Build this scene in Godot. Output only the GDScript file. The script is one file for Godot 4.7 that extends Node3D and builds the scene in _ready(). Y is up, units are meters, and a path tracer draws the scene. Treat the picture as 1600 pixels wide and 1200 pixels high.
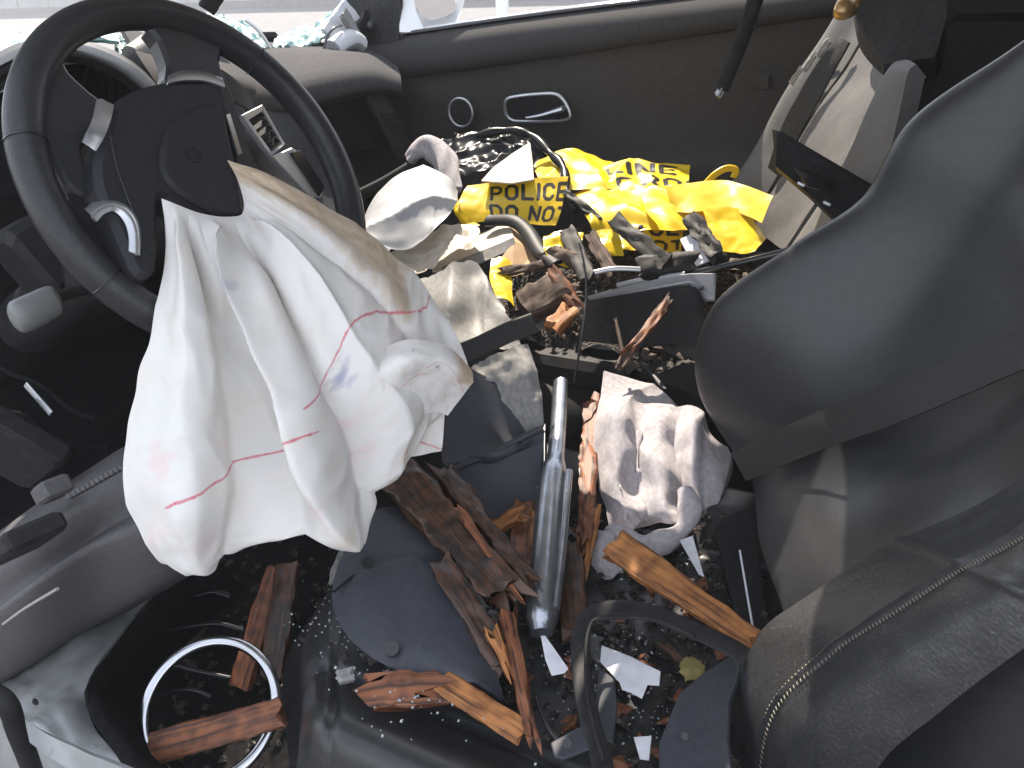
extends Node3D
# The front of a wrecked car's cabin seen from the driver's open doorway.
# x runs towards the rear of the car, y up, z towards the driver's side. Metres.

class M:
	var v := PackedVector3Array()
	var n := PackedVector3Array()
	var t := PackedVector2Array()
	var i := PackedInt32Array()

	func tri(a: Vector3, b: Vector3, c: Vector3, ua := Vector2.ZERO, ub := Vector2.ZERO, uc := Vector2.ZERO) -> void:
		var m := (c - a).cross(b - a)
		if m.length_squared() < 1e-16:
			return
		m = m.normalized()
		var k := v.size()
		v.append_array([a, b, c])
		n.append_array([m, m, m])
		t.append_array([ua, ub, uc])
		i.append_array([k, k + 1, k + 2])

	func quad(a: Vector3, b: Vector3, c: Vector3, d: Vector3, ua := Vector2.ZERO, ub := Vector2.RIGHT, uc := Vector2.ONE, ud := Vector2.DOWN) -> void:
		tri(a, b, c, ua, ub, uc)
		tri(a, c, d, ua, uc, ud)

	# a smooth grid of (nu+1) x (nv+1) points
	func grid(p: PackedVector3Array, uv: PackedVector2Array, nu: int, nv: int, flip := false) -> void:
		var k := v.size()
		var w := nu + 1
		for b in nv + 1:
			for a in w:
				var du := p[b * w + mini(a + 1, nu)] - p[b * w + maxi(a - 1, 0)]
				var dv := p[mini(b + 1, nv) * w + a] - p[maxi(b - 1, 0) * w + a]
				var m := dv.cross(du)
				if m.length_squared() < 1e-18:
					m = Vector3.UP
				m = m.normalized()
				n.append(-m if flip else m)
		v.append_array(p)
		t.append_array(uv)
		for b in nv:
			for a in nu:
				var q := k + b * w + a
				if flip:
					i.append_array([q, q + w + 1, q + 1, q, q + w, q + w + 1])
				else:
					i.append_array([q, q + 1, q + w + 1, q, q + w + 1, q + w])

	func surf(f: Callable, nu: int, nv: int, thick := 0.0) -> M:
		var p := PackedVector3Array()
		var uv := PackedVector2Array()
		for b in nv + 1:
			for a in nu + 1:
				var x := Vector2(float(a) / nu, float(b) / nv)
				p.append(f.call(x.x, x.y))
				uv.append(x)
		shell(p, uv, nu, nv, thick)
		return self

	func shell(p: PackedVector3Array, uv: PackedVector2Array, nu: int, nv: int, thick: float) -> void:
		var k := v.size()
		grid(p, uv, nu, nv)
		if thick <= 0.0:
			return
		var back := PackedVector3Array()
		for j in p.size():
			back.append(p[j] - n[k + j] * thick)
		grid(back, uv, nu, nv, true)
		var w := nu + 1
		for a in nu:
			quad(p[a], p[a + 1], back[a + 1], back[a])
			var o := nv * w
			quad(p[o + a + 1], p[o + a], back[o + a], back[o + a + 1])
		for b in nv:
			quad(p[(b + 1) * w], p[b * w], back[b * w], back[(b + 1) * w])
			quad(p[b * w + nu], p[(b + 1) * w + nu], back[(b + 1) * w + nu], back[b * w + nu])

static func cr(a: Vector3, b: Vector3, c: Vector3, d: Vector3, t: float) -> Vector3:
	return 0.5 * (2.0 * b + (c - a) * t + (2.0 * a - 5.0 * b + 4.0 * c - d) * t * t + (3.0 * b - a - 3.0 * c + d) * t * t * t)

static func along(p: Array, t: float, closed := false) -> Vector3:
	var k := p.size()
	if closed:
		var x := fposmod(t, 1.0) * k
		var j := int(x) % k
		return cr(p[(j + k - 1) % k], p[j], p[(j + 1) % k], p[(j + 2) % k], x - int(x))
	var y := clampf(t, 0.0, 1.0) * (k - 1)
	var q := mini(int(y), k - 2)
	var first: Vector3 = p[q - 1] if q > 0 else 2.0 * p[0] - p[1]
	var last: Vector3 = p[q + 2] if q + 2 < k else 2.0 * p[k - 1] - p[k - 2]
	return cr(first, p[q], p[q + 1], last, y - q)

static func on(rows: Array, u: float, w: float) -> Vector3:
	var c := []
	for r in rows:
		c.append(along(r, u))
	return along(c, w)

static func noise(freq: float, s: int, octaves := 3) -> FastNoiseLite:
	var f := FastNoiseLite.new()
	f.noise_type = FastNoiseLite.TYPE_SIMPLEX_SMOOTH
	f.seed = s
	f.frequency = freq
	f.fractal_octaves = octaves
	return f

# A sheet through rows of points. o: amp, freq, seed (crumple), f (folds: u, v -> metres along the normal), thick, ragged
static func patch(m: M, rows: Array, nu: int, nv: int, o := {}) -> M:
	var p := PackedVector3Array()
	var uv := PackedVector2Array()
	var rag: float = o.get("ragged", 0.0)
	var nz := noise(o.get("freq", 20.0), o.get("seed", 1))
	for b in nv + 1:
		for a in nu + 1:
			var u := float(a) / nu
			var w := float(b) / nv
			uv.append(Vector2(u, w))
			if rag > 0.0:
				u += rag * nz.get_noise_2d(w * 2.0, 7.0) * pow(absf(2.0 * u - 1.0), 6.0)
				w += rag * nz.get_noise_2d(9.0, u * 2.0) * pow(absf(2.0 * w - 1.0), 6.0)
				u = clampf(u, 0.0, 1.0)
				w = clampf(w, 0.0, 1.0)
			p.append(on(rows, u, w))
	var amp: float = o.get("amp", 0.0)
	if amp > 0.0 or o.has("f"):
		var g := M.new()
		g.grid(p, uv, nu, nv)
		var ridge: bool = o.get("ridge", false)
		for j in p.size():
			var h := 0.0
			if amp > 0.0:
				var q := p[j]
				var e := nz.get_noise_3dv(q)
				if ridge:
					e = 0.35 - 1.4 * absf(e)
				h += amp * e
			if o.has("f"):
				h += o.f.call(uv[j].x, uv[j].y)
			p[j] += g.n[j] * h
	m.shell(p, uv, nu, nv, o.get("thick", 0.0))
	return m

# A tube along points. o: closed, sx, sy, up (flattened tubes), taper(t), steps
static func tube(m: M, pts: Array, r: float, seg := 8, o := {}) -> M:
	var closed: bool = o.get("closed", false)
	var steps: int = o.get("steps", maxi(pts.size() * 6, 8))
	var up: Vector3 = o.get("up", Vector3.ZERO)
	var p := PackedVector3Array()
	var uv := PackedVector2Array()
	var side := Vector3.ZERO
	for s in steps + 1:
		var t := float(s) / steps
		var c := along(pts, t, closed)
		var d := along(pts, t + 0.5 / steps, closed) - along(pts, t - 0.5 / steps, closed)
		if d.length_squared() < 1e-14:
			d = Vector3.UP
		d = d.normalized()
		if up != Vector3.ZERO:
			side = d.cross(up).normalized()
		elif side == Vector3.ZERO:
			side = d.cross(Vector3(0.31, 0.9, 0.2)).normalized()
		else:
			side = (side - d * side.dot(d)).normalized()
		var top := side.cross(d)
		var k := r
		if o.has("taper"):
			k *= o.taper.call(t)
		for a in seg + 1:
			var g := TAU * a / seg
			var k2 := k
			if o.has("flute"):
				k2 *= 1.0 + o.flute * sin(g * 3.0 + t * 4.0) * (1.0 + 0.6 * sin(t * 17.0 + g))
			p.append(c + (side * cos(g) * o.get("sx", 1.0) + top * sin(g) * o.get("sy", 1.0)) * k2)
			uv.append(Vector2(t * o.get("ulen", 1.0), float(a) / seg))
	m.grid(p, uv, seg, steps)
	if not closed:
		var w := seg + 1
		var c0 := along(pts, 0.0)
		var c1 := along(pts, 1.0)
		for a in seg:
			m.tri(c0, p[a + 1], p[a])
			m.tri(c1, p[steps * w + a], p[steps * w + a + 1])
	return m

static func smooth(pts: Array, k := 4) -> Array:
	var o := []
	for s in pts.size() * k:
		o.append(along(pts, float(s) / (pts.size() * k), true))
	return o

# A flat piece: an outline, a thickness along n (the outline is the top face), bevelled edges
static func slab(m: M, pts: Array, n: Vector3, thick: float, bevel := 0.0) -> M:
	n = n.normalized()
	var ex := n.cross(Vector3(0.12, 0.3, 0.95)).normalized()
	var ey := n.cross(ex)
	var flat := PackedVector2Array()
	for q in pts:
		flat.append(Vector2(q.dot(ex), q.dot(ey)))
	if Geometry2D.is_polygon_clockwise(flat):
		pts = pts.duplicate()
		pts.reverse()
		flat.reverse()
	var k := pts.size()
	var inner := []
	for j in k:
		var a := (flat[j] - flat[(j + k - 1) % k]).normalized()
		var b := (flat[(j + 1) % k] - flat[j]).normalized()
		var q := (Vector2(-a.y, a.x) + Vector2(-b.y, b.x))
		q = q.normalized() * bevel * minf(1.0 / maxf(q.length() * 0.5, 0.5), 1.6)
		inner.append(pts[j] + ex * q.x + ey * q.y)
	var idx := Geometry2D.triangulate_polygon(flat)
	for j in range(0, idx.size(), 3):
		var a := idx[j]
		var b := idx[j + 1]
		var c := idx[j + 2]
		m.tri(inner[a], inner[b], inner[c], flat[a] * 4.0, flat[b] * 4.0, flat[c] * 4.0)
		m.tri(pts[a] - n * thick, pts[c] - n * thick, pts[b] - n * thick, flat[a] * 4.0, flat[c] * 4.0, flat[b] * 4.0)
	for j in k:
		var e := (j + 1) % k
		var l := float(j) / k
		m.quad(pts[j] - n * bevel, pts[e] - n * bevel, pts[e] - n * thick, pts[j] - n * thick, Vector2(l, 0), Vector2(l + 0.1, 0), Vector2(l + 0.1, 0.1), Vector2(l, 0.1))
		if bevel > 0.0:
			m.quad(inner[j], inner[e], pts[e] - n * bevel, pts[j] - n * bevel)
	return m

# A chamfered block with its own axes
static func block(m: M, c: Vector3, ax: Vector3, ay: Vector3, size: Vector3, ch := 0.003) -> M:
	ax = ax.normalized()
	var az := ax.cross(ay).normalized()
	ay = az.cross(ax)
	var h := size * 0.5
	ch = minf(ch, minf(h.x, minf(h.y, h.z)) * 0.9)
	var ring := []
	for q in [[1, 1], [-1, 1], [-1, -1], [1, -1]]:
		var s: float = q[0]
		var t: float = q[1]
		var pair := [Vector2(s * h.x, t * (h.y - ch)), Vector2(s * (h.x - ch), t * h.y)]
		if s * t < 0.0:
			pair.reverse()
		ring.append_array(pair)
	var loops := []
	for e in [[-h.z, ch], [-h.z + ch, 0.0], [h.z - ch, 0.0], [h.z, ch]]:
		var l := []
		for q in ring:
			var w := Vector2(signf(q.x) * (absf(q.x) - e[1]), signf(q.y) * (absf(q.y) - e[1]))
			l.append(c + ax * w.x + ay * w.y + az * e[0])
		loops.append(l)
	for j in 3:
		for a in 8:
			m.quad(loops[j][a], loops[j][(a + 1) % 8], loops[j + 1][(a + 1) % 8], loops[j + 1][a])
	for a in range(1, 7):
		m.tri(loops[0][0], loops[0][a + 1], loops[0][a])
		m.tri(loops[3][0], loops[3][a], loops[3][a + 1])
	return m

# A length of broken wood from a to b, its broad face turned to `face`
static func plank(m: M, a: Vector3, b: Vector3, face: Vector3, w: float, t: float, s: int, rough := 0.002, splinter := 0.02, taper := 1.0, bend := 0.0) -> M:
	var ax := (b - a).normalized()
	var side := ax.cross(face).normalized()
	var up := side.cross(ax)
	var nz := noise(60.0, s, 3)
	var long := (b - a).length()
	var steps := clampi(int(long / 0.008), 6, 40)
	var ring := [Vector2(1, 0.7), Vector2(0.86, 1), Vector2(0.3, 1), Vector2(-0.3, 1), Vector2(-0.86, 1), Vector2(-1, 0.7), Vector2(-1, -0.7), Vector2(-0.86, -1), Vector2(0.86, -1), Vector2(1, -0.7)]
	var k := ring.size()
	var loops := []
	for j in steps + 1:
		var f := float(j) / steps
		var l := []
		for q in k:
			var d: float = long * f
			var jag := nz.get_noise_2d(q * 0.31 + 4.0, 3.0)
			if j == 0:
				d += splinter * jag
			elif j == steps:
				d += splinter * nz.get_noise_2d(q * 0.37, 8.0)
			var g: float = lerpf(1.0, taper, f)
			var e := Vector2(ring[q].x * w * 0.5 * g, ring[q].y * t * 0.5 * lerpf(1.0, g, 0.5))
			var r := rough * (nz.get_noise_3d(d * 0.3, q * 0.6, 0.0) + 0.5 * nz.get_noise_3d(d * 0.8, q * 0.9, 5.0)) * 2.0
			e += e.normalized() * r
			l.append(a + ax * d + side * e.x + up * (e.y + bend * sin(PI * f)))
		loops.append(l)
	var p := PackedVector3Array()
	var uv := PackedVector2Array()
	for j in steps + 1:
		for q in k + 1:
			p.append(loops[j][q % k])
			uv.append(Vector2(long * j / steps * 3.0 + s * 0.37, q * 0.06 + s * 0.13))
	m.grid(p, uv, k, steps)
	for e in [0, steps]:
		var c := Vector3.ZERO
		for q in loops[e]:
			c += q / k
		for q in k:
			m.tri(c, loops[e][q], loops[e][(q + 1) % k], Vector2(0, 0), Vector2(0.02, 0), Vector2(0.02, 0.03))
	return m

# ---------------------------------------------------------------- naming
var taken := {}

func numbered(called: String, parent: Node) -> String:
	var key := str(parent.get_instance_id()) + called
	var k: int = taken.get(key, 0)
	taken[key] = k + 1
	return called if k == 0 else "%s_%03d" % [called, k]

func origin(o: Node) -> Vector3:
	var p := Vector3.ZERO
	while o != self and o != null:
		p += o.position
		o = o.get_parent()
	return p

func obj(called: String, m: M, mat: Material, parent: Node = self, label := "") -> MeshInstance3D:
	var o := MeshInstance3D.new()
	o.name = numbered(called, parent)
	var lo := m.v[0]
	var hi := m.v[0]
	for q in m.v:
		lo = lo.min(q)
		hi = hi.max(q)
	var base := Vector3((lo.x + hi.x) / 2.0, lo.y, (lo.z + hi.z) / 2.0)
	var pv := PackedVector3Array()
	for q in m.v:
		pv.append(q - base)
	var arr := []
	arr.resize(Mesh.ARRAY_MAX)
	arr[Mesh.ARRAY_VERTEX] = pv
	arr[Mesh.ARRAY_NORMAL] = m.n
	arr[Mesh.ARRAY_TEX_UV] = m.t
	arr[Mesh.ARRAY_INDEX] = m.i
	var mesh := ArrayMesh.new()
	mesh.add_surface_from_arrays(Mesh.PRIMITIVE_TRIANGLES, arr)
	o.mesh = mesh
	o.material_override = mat
	o.position = base - origin(parent)
	parent.add_child(o, true)
	if label:
		o.set_meta("label", label)
	return o

func tag(o: Node, label: String, category: String, group := "", kind := "") -> Node:
	o.set_meta("label", label)
	o.set_meta("category", category)
	if group:
		o.set_meta("group", group)
	if kind:
		o.set_meta("kind", kind)
	return o

func thing(called: String, label: String, category: String, base: Vector3, group := "") -> Node3D:
	var o := Node3D.new()
	o.name = numbered(called, self)
	o.position = base
	add_child(o, true)
	tag(o, label, category, group)
	return o

func structure(called: String, m: M, mat: Material) -> MeshInstance3D:
	var o := obj(called, m, mat)
	o.set_meta("kind", "structure")
	return o

# ---------------------------------------------------------------- materials
func lin(r: float, g: float, b: float) -> Color:
	return Color(r, g, b).linear_to_srgb()

func tex(w: int, h: int, f: Callable, mip := true) -> ImageTexture:
	var im := Image.create(w, h, false, Image.FORMAT_RGBA8)
	for y in h:
		for x in w:
			im.set_pixel(x, y, f.call(x, y))
	return ImageTexture.create_from_image(im)

var tex_grain: Texture2D      # normals of grained hide
var tex_weave: Texture2D      # normals of cloth
var tex_dust: Texture2D       # pale specks and blotches on dark plastic

func seamless_normal(freq: float, s: int, strength: float, cellular := false, size := 256) -> Texture2D:
	var f := FastNoiseLite.new()
	f.seed = s
	f.frequency = freq
	f.noise_type = FastNoiseLite.TYPE_CELLULAR if cellular else FastNoiseLite.TYPE_SIMPLEX_SMOOTH
	f.fractal_octaves = 3
	var im := f.get_seamless_image(size, size)
	im.convert(Image.FORMAT_RGBA8)
	im.bump_map_to_normal_map(strength)
	return ImageTexture.create_from_image(im)

# between two colours by patches of noise; specks of a third
func mottle(a: Color, b: Color, c: Color, freq: float, s: int, speck := 0.75, size := 256) -> Texture2D:
	var f := noise(freq, s, 4)
	var one := f.get_seamless_image(size, size)
	var g := noise(0.11, s + 9, 2)
	var two := g.get_seamless_image(size, size)
	return tex(size, size, func(x, y):
		var k := clampf(one.get_pixel(x, y).r * 1.8 - 0.4, 0.0, 1.0)
		var q := smoothstep(speck, speck + 0.12, two.get_pixel(x, y).r * 0.7 + one.get_pixel(x, y).r * 0.3)
		return a.lerp(b, k).lerp(c, q).linear_to_srgb())

func mat(c: Color, rough: float, o := {}) -> StandardMaterial3D:
	var m := StandardMaterial3D.new()
	m.albedo_color = c
	m.roughness = rough
	m.metallic = o.get("metal", 0.0)
	m.metallic_specular = o.get("spec", 0.5)
	if o.has("map"):
		m.albedo_texture = o.map
		m.albedo_color = Color.WHITE
	if o.has("bump"):
		m.normal_enabled = true
		m.normal_texture = o.bump
		m.normal_scale = o.get("bump_scale", 0.5)
	if o.has("rough_map"):
		m.roughness_texture = o.rough_map
	if o.has("scale"):
		m.uv1_triplanar = true
		m.uv1_world_triplanar = true
		m.uv1_scale = Vector3.ONE * o.scale
	if o.has("back"):
		m.backlight_enabled = true
		m.backlight = o.back
	m.cull_mode = BaseMaterial3D.CULL_DISABLED
	return m

var K := {}

func make_materials() -> void:
	tex_grain = seamless_normal(0.09, 3, 6.0, true)
	tex_weave = seamless_normal(0.2, 8, 5.0)
	var hide := mottle(Color(0.0175, 0.018, 0.020), Color(0.024, 0.0242, 0.026), Color(0.08, 0.08, 0.08), 0.012, 21, 0.88)
	var dusty := mottle(Color(0.016, 0.016, 0.0175), Color(0.027, 0.026, 0.026), Color(0.20, 0.19, 0.18), 0.016, 33, 0.78)
	var slate := mottle(Color(0.042, 0.041, 0.043), Color(0.058, 0.056, 0.058), Color(0.2, 0.19, 0.18), 0.015, 41, 0.86)
	K.leather = mat(Color.WHITE, 0.36, {"map": hide, "bump": tex_grain, "bump_scale": 0.12, "scale": 22.0, "spec": 0.5})
	K.bolster = mat(Color.WHITE, 0.38, {"map": mottle(Color(0.0175, 0.018, 0.020), Color(0.024, 0.0242, 0.026), Color(0.115, 0.108, 0.088), 0.05, 55, 0.70), "bump": tex_grain, "bump_scale": 0.25, "scale": 16.0, "spec": 0.55})
	K.knee = mat(Color.WHITE, 0.6, {"map": mottle(Color(0.085, 0.082, 0.085), Color(0.105, 0.101, 0.103), Color(0.15, 0.14, 0.13), 0.02, 47, 0.84), "bump": tex_grain, "bump_scale": 0.12, "scale": 18.0, "spec": 0.35})
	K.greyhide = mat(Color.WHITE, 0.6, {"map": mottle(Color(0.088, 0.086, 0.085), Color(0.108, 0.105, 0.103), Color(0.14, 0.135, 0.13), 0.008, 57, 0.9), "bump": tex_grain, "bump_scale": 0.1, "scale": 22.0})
	K.rim = mat(Color.WHITE, 0.38, {"map": mottle(Color(0.020, 0.0205, 0.023), Color(0.028, 0.028, 0.030), Color(0.085, 0.078, 0.065), 0.03, 25, 0.80), "bump": tex_grain, "bump_scale": 0.2, "scale": 16.0, "spec": 0.4})
	K.black = mat(Color.WHITE, 0.5, {"map": dusty, "bump": tex_weave, "bump_scale": 0.05, "scale": 15.0, "spec": 0.25})
	K.hub = mat(Color.WHITE, 0.55, {"map": mottle(Color(0.018, 0.018, 0.0215), Color(0.024, 0.024, 0.028), Color(0.06, 0.06, 0.06), 0.02, 61, 0.9), "bump": tex_grain, "bump_scale": 0.1, "scale": 24.0, "spec": 0.3})
	K.gloss = mat(lin(0.012, 0.012, 0.014), 0.16)
	K.dash = mat(Color.WHITE, 0.85, {"map": slate, "bump": tex_grain, "bump_scale": 0.12, "scale": 22.0, "spec": 0.2})
	K.door = mat(Color.WHITE, 0.65, {"map": mottle(Color(0.036, 0.0335, 0.0315), Color(0.044, 0.041, 0.0385), Color(0.05, 0.05, 0.05), 0.012, 71, 0.92), "bump": tex_grain, "bump_scale": 0.12, "scale": 22.0, "spec": 0.3})
	K.roll = mat(Color.WHITE, 0.85, {"map": mottle(Color(0.034, 0.033, 0.0345), Color(0.042, 0.041, 0.042), Color(0.1, 0.1, 0.1), 0.012, 73, 0.92), "bump": tex_grain, "bump_scale": 0.12, "scale": 22.0, "spec": 0.2})
	K.side = mat(Color.WHITE, 0.55, {"map": mottle(Color(0.024, 0.027, 0.036), Color(0.034, 0.037, 0.047), Color(0.12, 0.12, 0.12), 0.015, 75, 0.86), "bump": tex_grain, "bump_scale": 0.1, "scale": 24.0})
	K.carpet = mat(Color.WHITE, 0.95, {"map": mottle(Color(0.009, 0.009, 0.010), Color(0.016, 0.0155, 0.0155), Color(0.1, 0.09, 0.08), 0.03, 81, 0.8), "bump": tex_weave, "bump_scale": 0.5, "scale": 9.0, "spec": 0.05})
	K.silver = mat(lin(0.5, 0.51, 0.53), 0.34, {"metal": 0.85, "bump": tex_weave, "bump_scale": 0.06, "scale": 8.0})
	K.chrome = mat(lin(0.5, 0.51, 0.53), 0.2, {"metal": 1.0})
	K.steel = mat(Color.WHITE, 0.24, {"metal": 0.9, "map": mottle(Color(0.30, 0.32, 0.36), Color(0.42, 0.44, 0.47), Color(0.2, 0.19, 0.18), 0.02, 91, 0.8), "bump": tex_weave, "bump_scale": 0.08, "scale": 6.0})
	K.silverplastic = mat(lin(0.50, 0.51, 0.53), 0.4, {"metal": 0.3})
	K.paint = mat(Color.WHITE, 0.35, {"map": mottle(Color(0.20, 0.205, 0.205), Color(0.27, 0.275, 0.275), Color(0.16, 0.13, 0.1), 0.018, 95, 0.74), "scale": 4.0})
	K.white = mat(lin(0.72, 0.73, 0.74), 0.3)
	K.paper = mat(Color.WHITE, 0.8, {"map": mottle(Color(0.62, 0.62, 0.66), Color(0.74, 0.74, 0.77), Color(0.45, 0.42, 0.4), 0.02, 101, 0.82), "scale": 8.0, "back": lin(0.2, 0.2, 0.22)})
	K.card = mat(Color.WHITE, 0.85, {"map": mottle(Color(0.50, 0.44, 0.36), Color(0.60, 0.54, 0.45), Color(0.25, 0.2, 0.15), 0.02, 111, 0.82), "scale": 6.0})
	K.kraft = mat(Color.WHITE, 0.85, {"map": mottle(Color(0.34, 0.22, 0.12), Color(0.46, 0.31, 0.18), Color(0.15, 0.1, 0.06), 0.02, 113, 0.8), "scale": 6.0})
	K.greysheet = mat(Color.WHITE, 0.6, {"map": mottle(Color(0.17, 0.165, 0.158), Color(0.25, 0.243, 0.232), Color(0.33, 0.32, 0.3), 0.02, 117, 0.72), "bump": tex_weave, "bump_scale": 0.12, "scale": 18.0})
	K.towel = mat(Color.WHITE, 0.95, {"map": mottle(Color(0.36, 0.325, 0.335), Color(0.52, 0.49, 0.51), Color(0.17, 0.13, 0.11), 0.03, 121, 0.78), "bump": seamless_normal(0.42, 12, 9.0), "bump_scale": 1.0, "scale": 14.0})
	K.towel.rim_enabled = true
	K.towel.rim = 0.3
	K.plasticwhite = mat(Color.WHITE, 0.4, {"map": mottle(Color(0.40, 0.41, 0.43), Color(0.47, 0.48, 0.50), Color(0.34, 0.31, 0.28), 0.012, 131, 0.9), "scale": 5.0, "back": lin(0.2, 0.2, 0.2)})
	K.bag = mat(lin(0.009, 0.009, 0.010), 0.3, {"spec": 0.3})
	K.belt = mat(Color.WHITE, 0.7, {"map": mottle(Color(0.012, 0.0115, 0.011), Color(0.020, 0.0185, 0.017), Color(0.07, 0.065, 0.06), 0.03, 141, 0.8), "bump": tex_weave, "bump_scale": 0.6, "scale": 16.0})
	K.thread = mat(lin(0.17, 0.155, 0.11), 0.8)
	K.glass = mat(Color.WHITE, 0.3, {"map": mottle(Color(0.20, 0.36, 0.36), Color(0.36, 0.50, 0.49), Color(0.6, 0.66, 0.64), 0.03, 151, 0.72), "bump": seamless_normal(0.14, 19, 14.0, true), "bump_scale": 0.5, "scale": 6.0, "back": lin(0.2, 0.3, 0.3)})
	K.crumb = mat(lin(0.36, 0.40, 0.40), 0.2)
	K.dirt = mat(Color.WHITE, 0.9, {"map": mottle(Color(0.014, 0.012, 0.010), Color(0.05, 0.042, 0.034), Color(0.32, 0.3, 0.27), 0.05, 161, 0.66), "bump": seamless_normal(0.12, 14, 12.0), "bump_scale": 1.0, "scale": 5.0})
	K.mirror = mat(lin(0.8, 0.8, 0.8), 0.03, {"metal": 1.0})
	K.brass = mat(lin(0.42, 0.27, 0.12), 0.35, {"metal": 0.6})
	K.knob = mat(lin(0.135, 0.14, 0.135), 0.5)
	K.asphalt = mat(Color.WHITE, 0.9, {"map": mottle(Color(0.078, 0.078, 0.086), Color(0.108, 0.106, 0.112), Color(0.17, 0.165, 0.16), 0.03, 171, 0.7), "scale": 0.35})
	K.wall = mat(Color.WHITE, 0.7, {"map": mottle(Color(0.20, 0.215, 0.22), Color(0.26, 0.27, 0.275), Color(0.3, 0.3, 0.3), 0.01, 181, 0.9), "scale": 0.3})
	K.redpaint = mat(lin(0.35, 0.03, 0.025), 0.4)
	K.wet = wood_mat(Color(0.008, 0.005, 0.004), Color(0.090, 0.036, 0.014), 200, 0.45)
	K.red = wood_mat(Color(0.055, 0.017, 0.007), Color(0.25, 0.085, 0.030), 210, 0.6)
	K.orange = wood_mat(Color(0.15, 0.052, 0.013), Color(0.44, 0.18, 0.052), 220, 0.7)
	K.bark = wood_mat(Color(0.05, 0.032, 0.024), Color(0.14, 0.095, 0.072), 230, 0.85)
	K.char = wood_mat(Color(0.005, 0.0045, 0.0045), Color(0.020, 0.017, 0.0155), 240, 0.7)
	var stain := noise(0.012, 5, 4)
	var red_a := [Vector2(0.12, 0.70), Vector2(0.2, 0.66), Vector2(0.34, 0.60), Vector2(0.47, 0.575), Vector2(0.52, 0.57)]
	var red_b := [Vector2(0.5, 0.50), Vector2(0.58, 0.44), Vector2(0.68, 0.385), Vector2(0.8, 0.43), Vector2(0.93, 0.57), Vector2(1.0, 0.6)]
	red_a = range(11).map(func(k): return along2(red_a, k / 10.0))
	red_b = range(15).map(func(k): return along2(red_b, k / 14.0))
	K.airbag = mat(Color.WHITE, 0.75, {"map": tex(512, 512, func(x, y):
		var u: float = x / 511.0
		var w: float = y / 511.0
		var c := Color(0.73, 0.71, 0.685)
		var s := stain.get_noise_2d(x, y)
		var f := stain.get_noise_2d(x * 3.0 + 900.0, y * 3.0)
		c = c.lerp(Color(0.70, 0.66, 0.60), clampf(s * 1.2, 0.0, 0.6))
		# the scorched band at the top right
		var tan_ := smoothstep(0.78, 0.90, u + 0.05 * f) * (1.0 - smoothstep(0.42, 0.56, w + 0.12 * s))
		c = c.lerp(Color(0.40, 0.28, 0.17).lerp(Color(0.56, 0.45, 0.32), clampf(f + 0.5, 0.0, 1.0)), tan_ * 0.9)
		for spot in [[0.77, 0.8, 0.035, 0.5], [0.55, 0.86, 0.03, 0.4], [0.3, 0.97, 0.03, 0.4], [0.9, 0.9, 0.05, 0.4]]:
			var d: float = Vector2(u - spot[0], w - spot[1]).length() / (spot[2] * maxf(0.4, 1.0 + f))
			c = c.lerp(Color(0.62, 0.46, 0.26), clampf(1.0 - d, 0.0, 1.0) * spot[3])
		for spot in [[0.62, 0.47, 0.03, 0.8], [0.37, 0.2, 0.028, 0.7], [0.08, 0.09, 0.02, 0.5]]:
			var d: float = Vector2(u - spot[0], (w - spot[1]) * 0.8).length() / (spot[2] * maxf(0.4, 1.0 + 1.6 * f))
			c = c.lerp(Color(0.25, 0.27, 0.42), clampf(1.0 - d, 0.0, 1.0) * spot[3])
		for spot in [[0.1, 0.60, 0.05], [0.06, 0.78, 0.045], [0.22, 0.80, 0.05], [0.27, 0.56, 0.03], [0.62, 0.6, 0.04], [0.66, 0.72, 0.045], [0.8, 0.54, 0.05], [0.48, 0.76, 0.03]]:
			var d: float = Vector2(u - spot[0], w - spot[1]).length() / (spot[2] * maxf(0.4, 1.0 + 1.8 * f))
			c = c.lerp(Color(0.80, 0.42, 0.45), clampf(1.0 - d, 0.0, 1.0) * 0.26)
		for line in [red_a, red_b]:
			for k in line.size() - 1:
				var q := Geometry2D.get_closest_point_to_segment(Vector2(u, w), line[k], line[k + 1])
				var d := q.distance_to(Vector2(u, w) + Vector2(0.0, 0.006 * f))
				c = c.lerp(Color(0.60, 0.13, 0.17), (1.0 - smoothstep(0.0018, 0.004, d)) * 0.8)
		if Vector2(u - 0.42, w - 0.52).length() < 0.005:
			c = Color(0.12, 0.1, 0.09)
		return c.linear_to_srgb()), "bump": seamless_normal(0.07, 31, 4.0), "bump_scale": 0.10, "back": lin(0.34, 0.33, 0.31)})
	K.tape = mat(Color.WHITE, 0.32, {"map": tape_print(), "back": lin(0.22, 0.15, 0.0)})
	K.tapeplain = mat(lin(0.72, 0.50, 0.012), 0.32, {"back": lin(0.22, 0.15, 0.0)})

func along2(p: Array, t: float) -> Vector2:
	var q := []
	for a in p:
		q.append(Vector3(a.x, a.y, 0.0))
	var r := along(q, t)
	return Vector2(r.x, r.y)

func wood_mat(a: Color, b: Color, s: int, rough: float) -> StandardMaterial3D:
	var f := noise(0.05, s, 4)
	var g := noise(0.02, s + 1, 2)
	return mat(Color.WHITE, rough, {"map": tex(512, 128, func(x, y):
		x = 256 - absi(x - 256)
		y = 64 - absi(y - 64)
		var k := 0.5 + 0.75 * f.get_noise_2d(x * 0.16, y * 3.4) + 0.55 * g.get_noise_2d(x * 1.4, y * 2.0)
		var crack := smoothstep(0.20, 0.32, f.get_noise_2d(x * 0.06 + 70.0, y * 5.0))
		return a.lerp(b, clampf(k, 0.0, 1.0)).lerp(a * 0.35, crack * 0.8).linear_to_srgb())})

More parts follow.
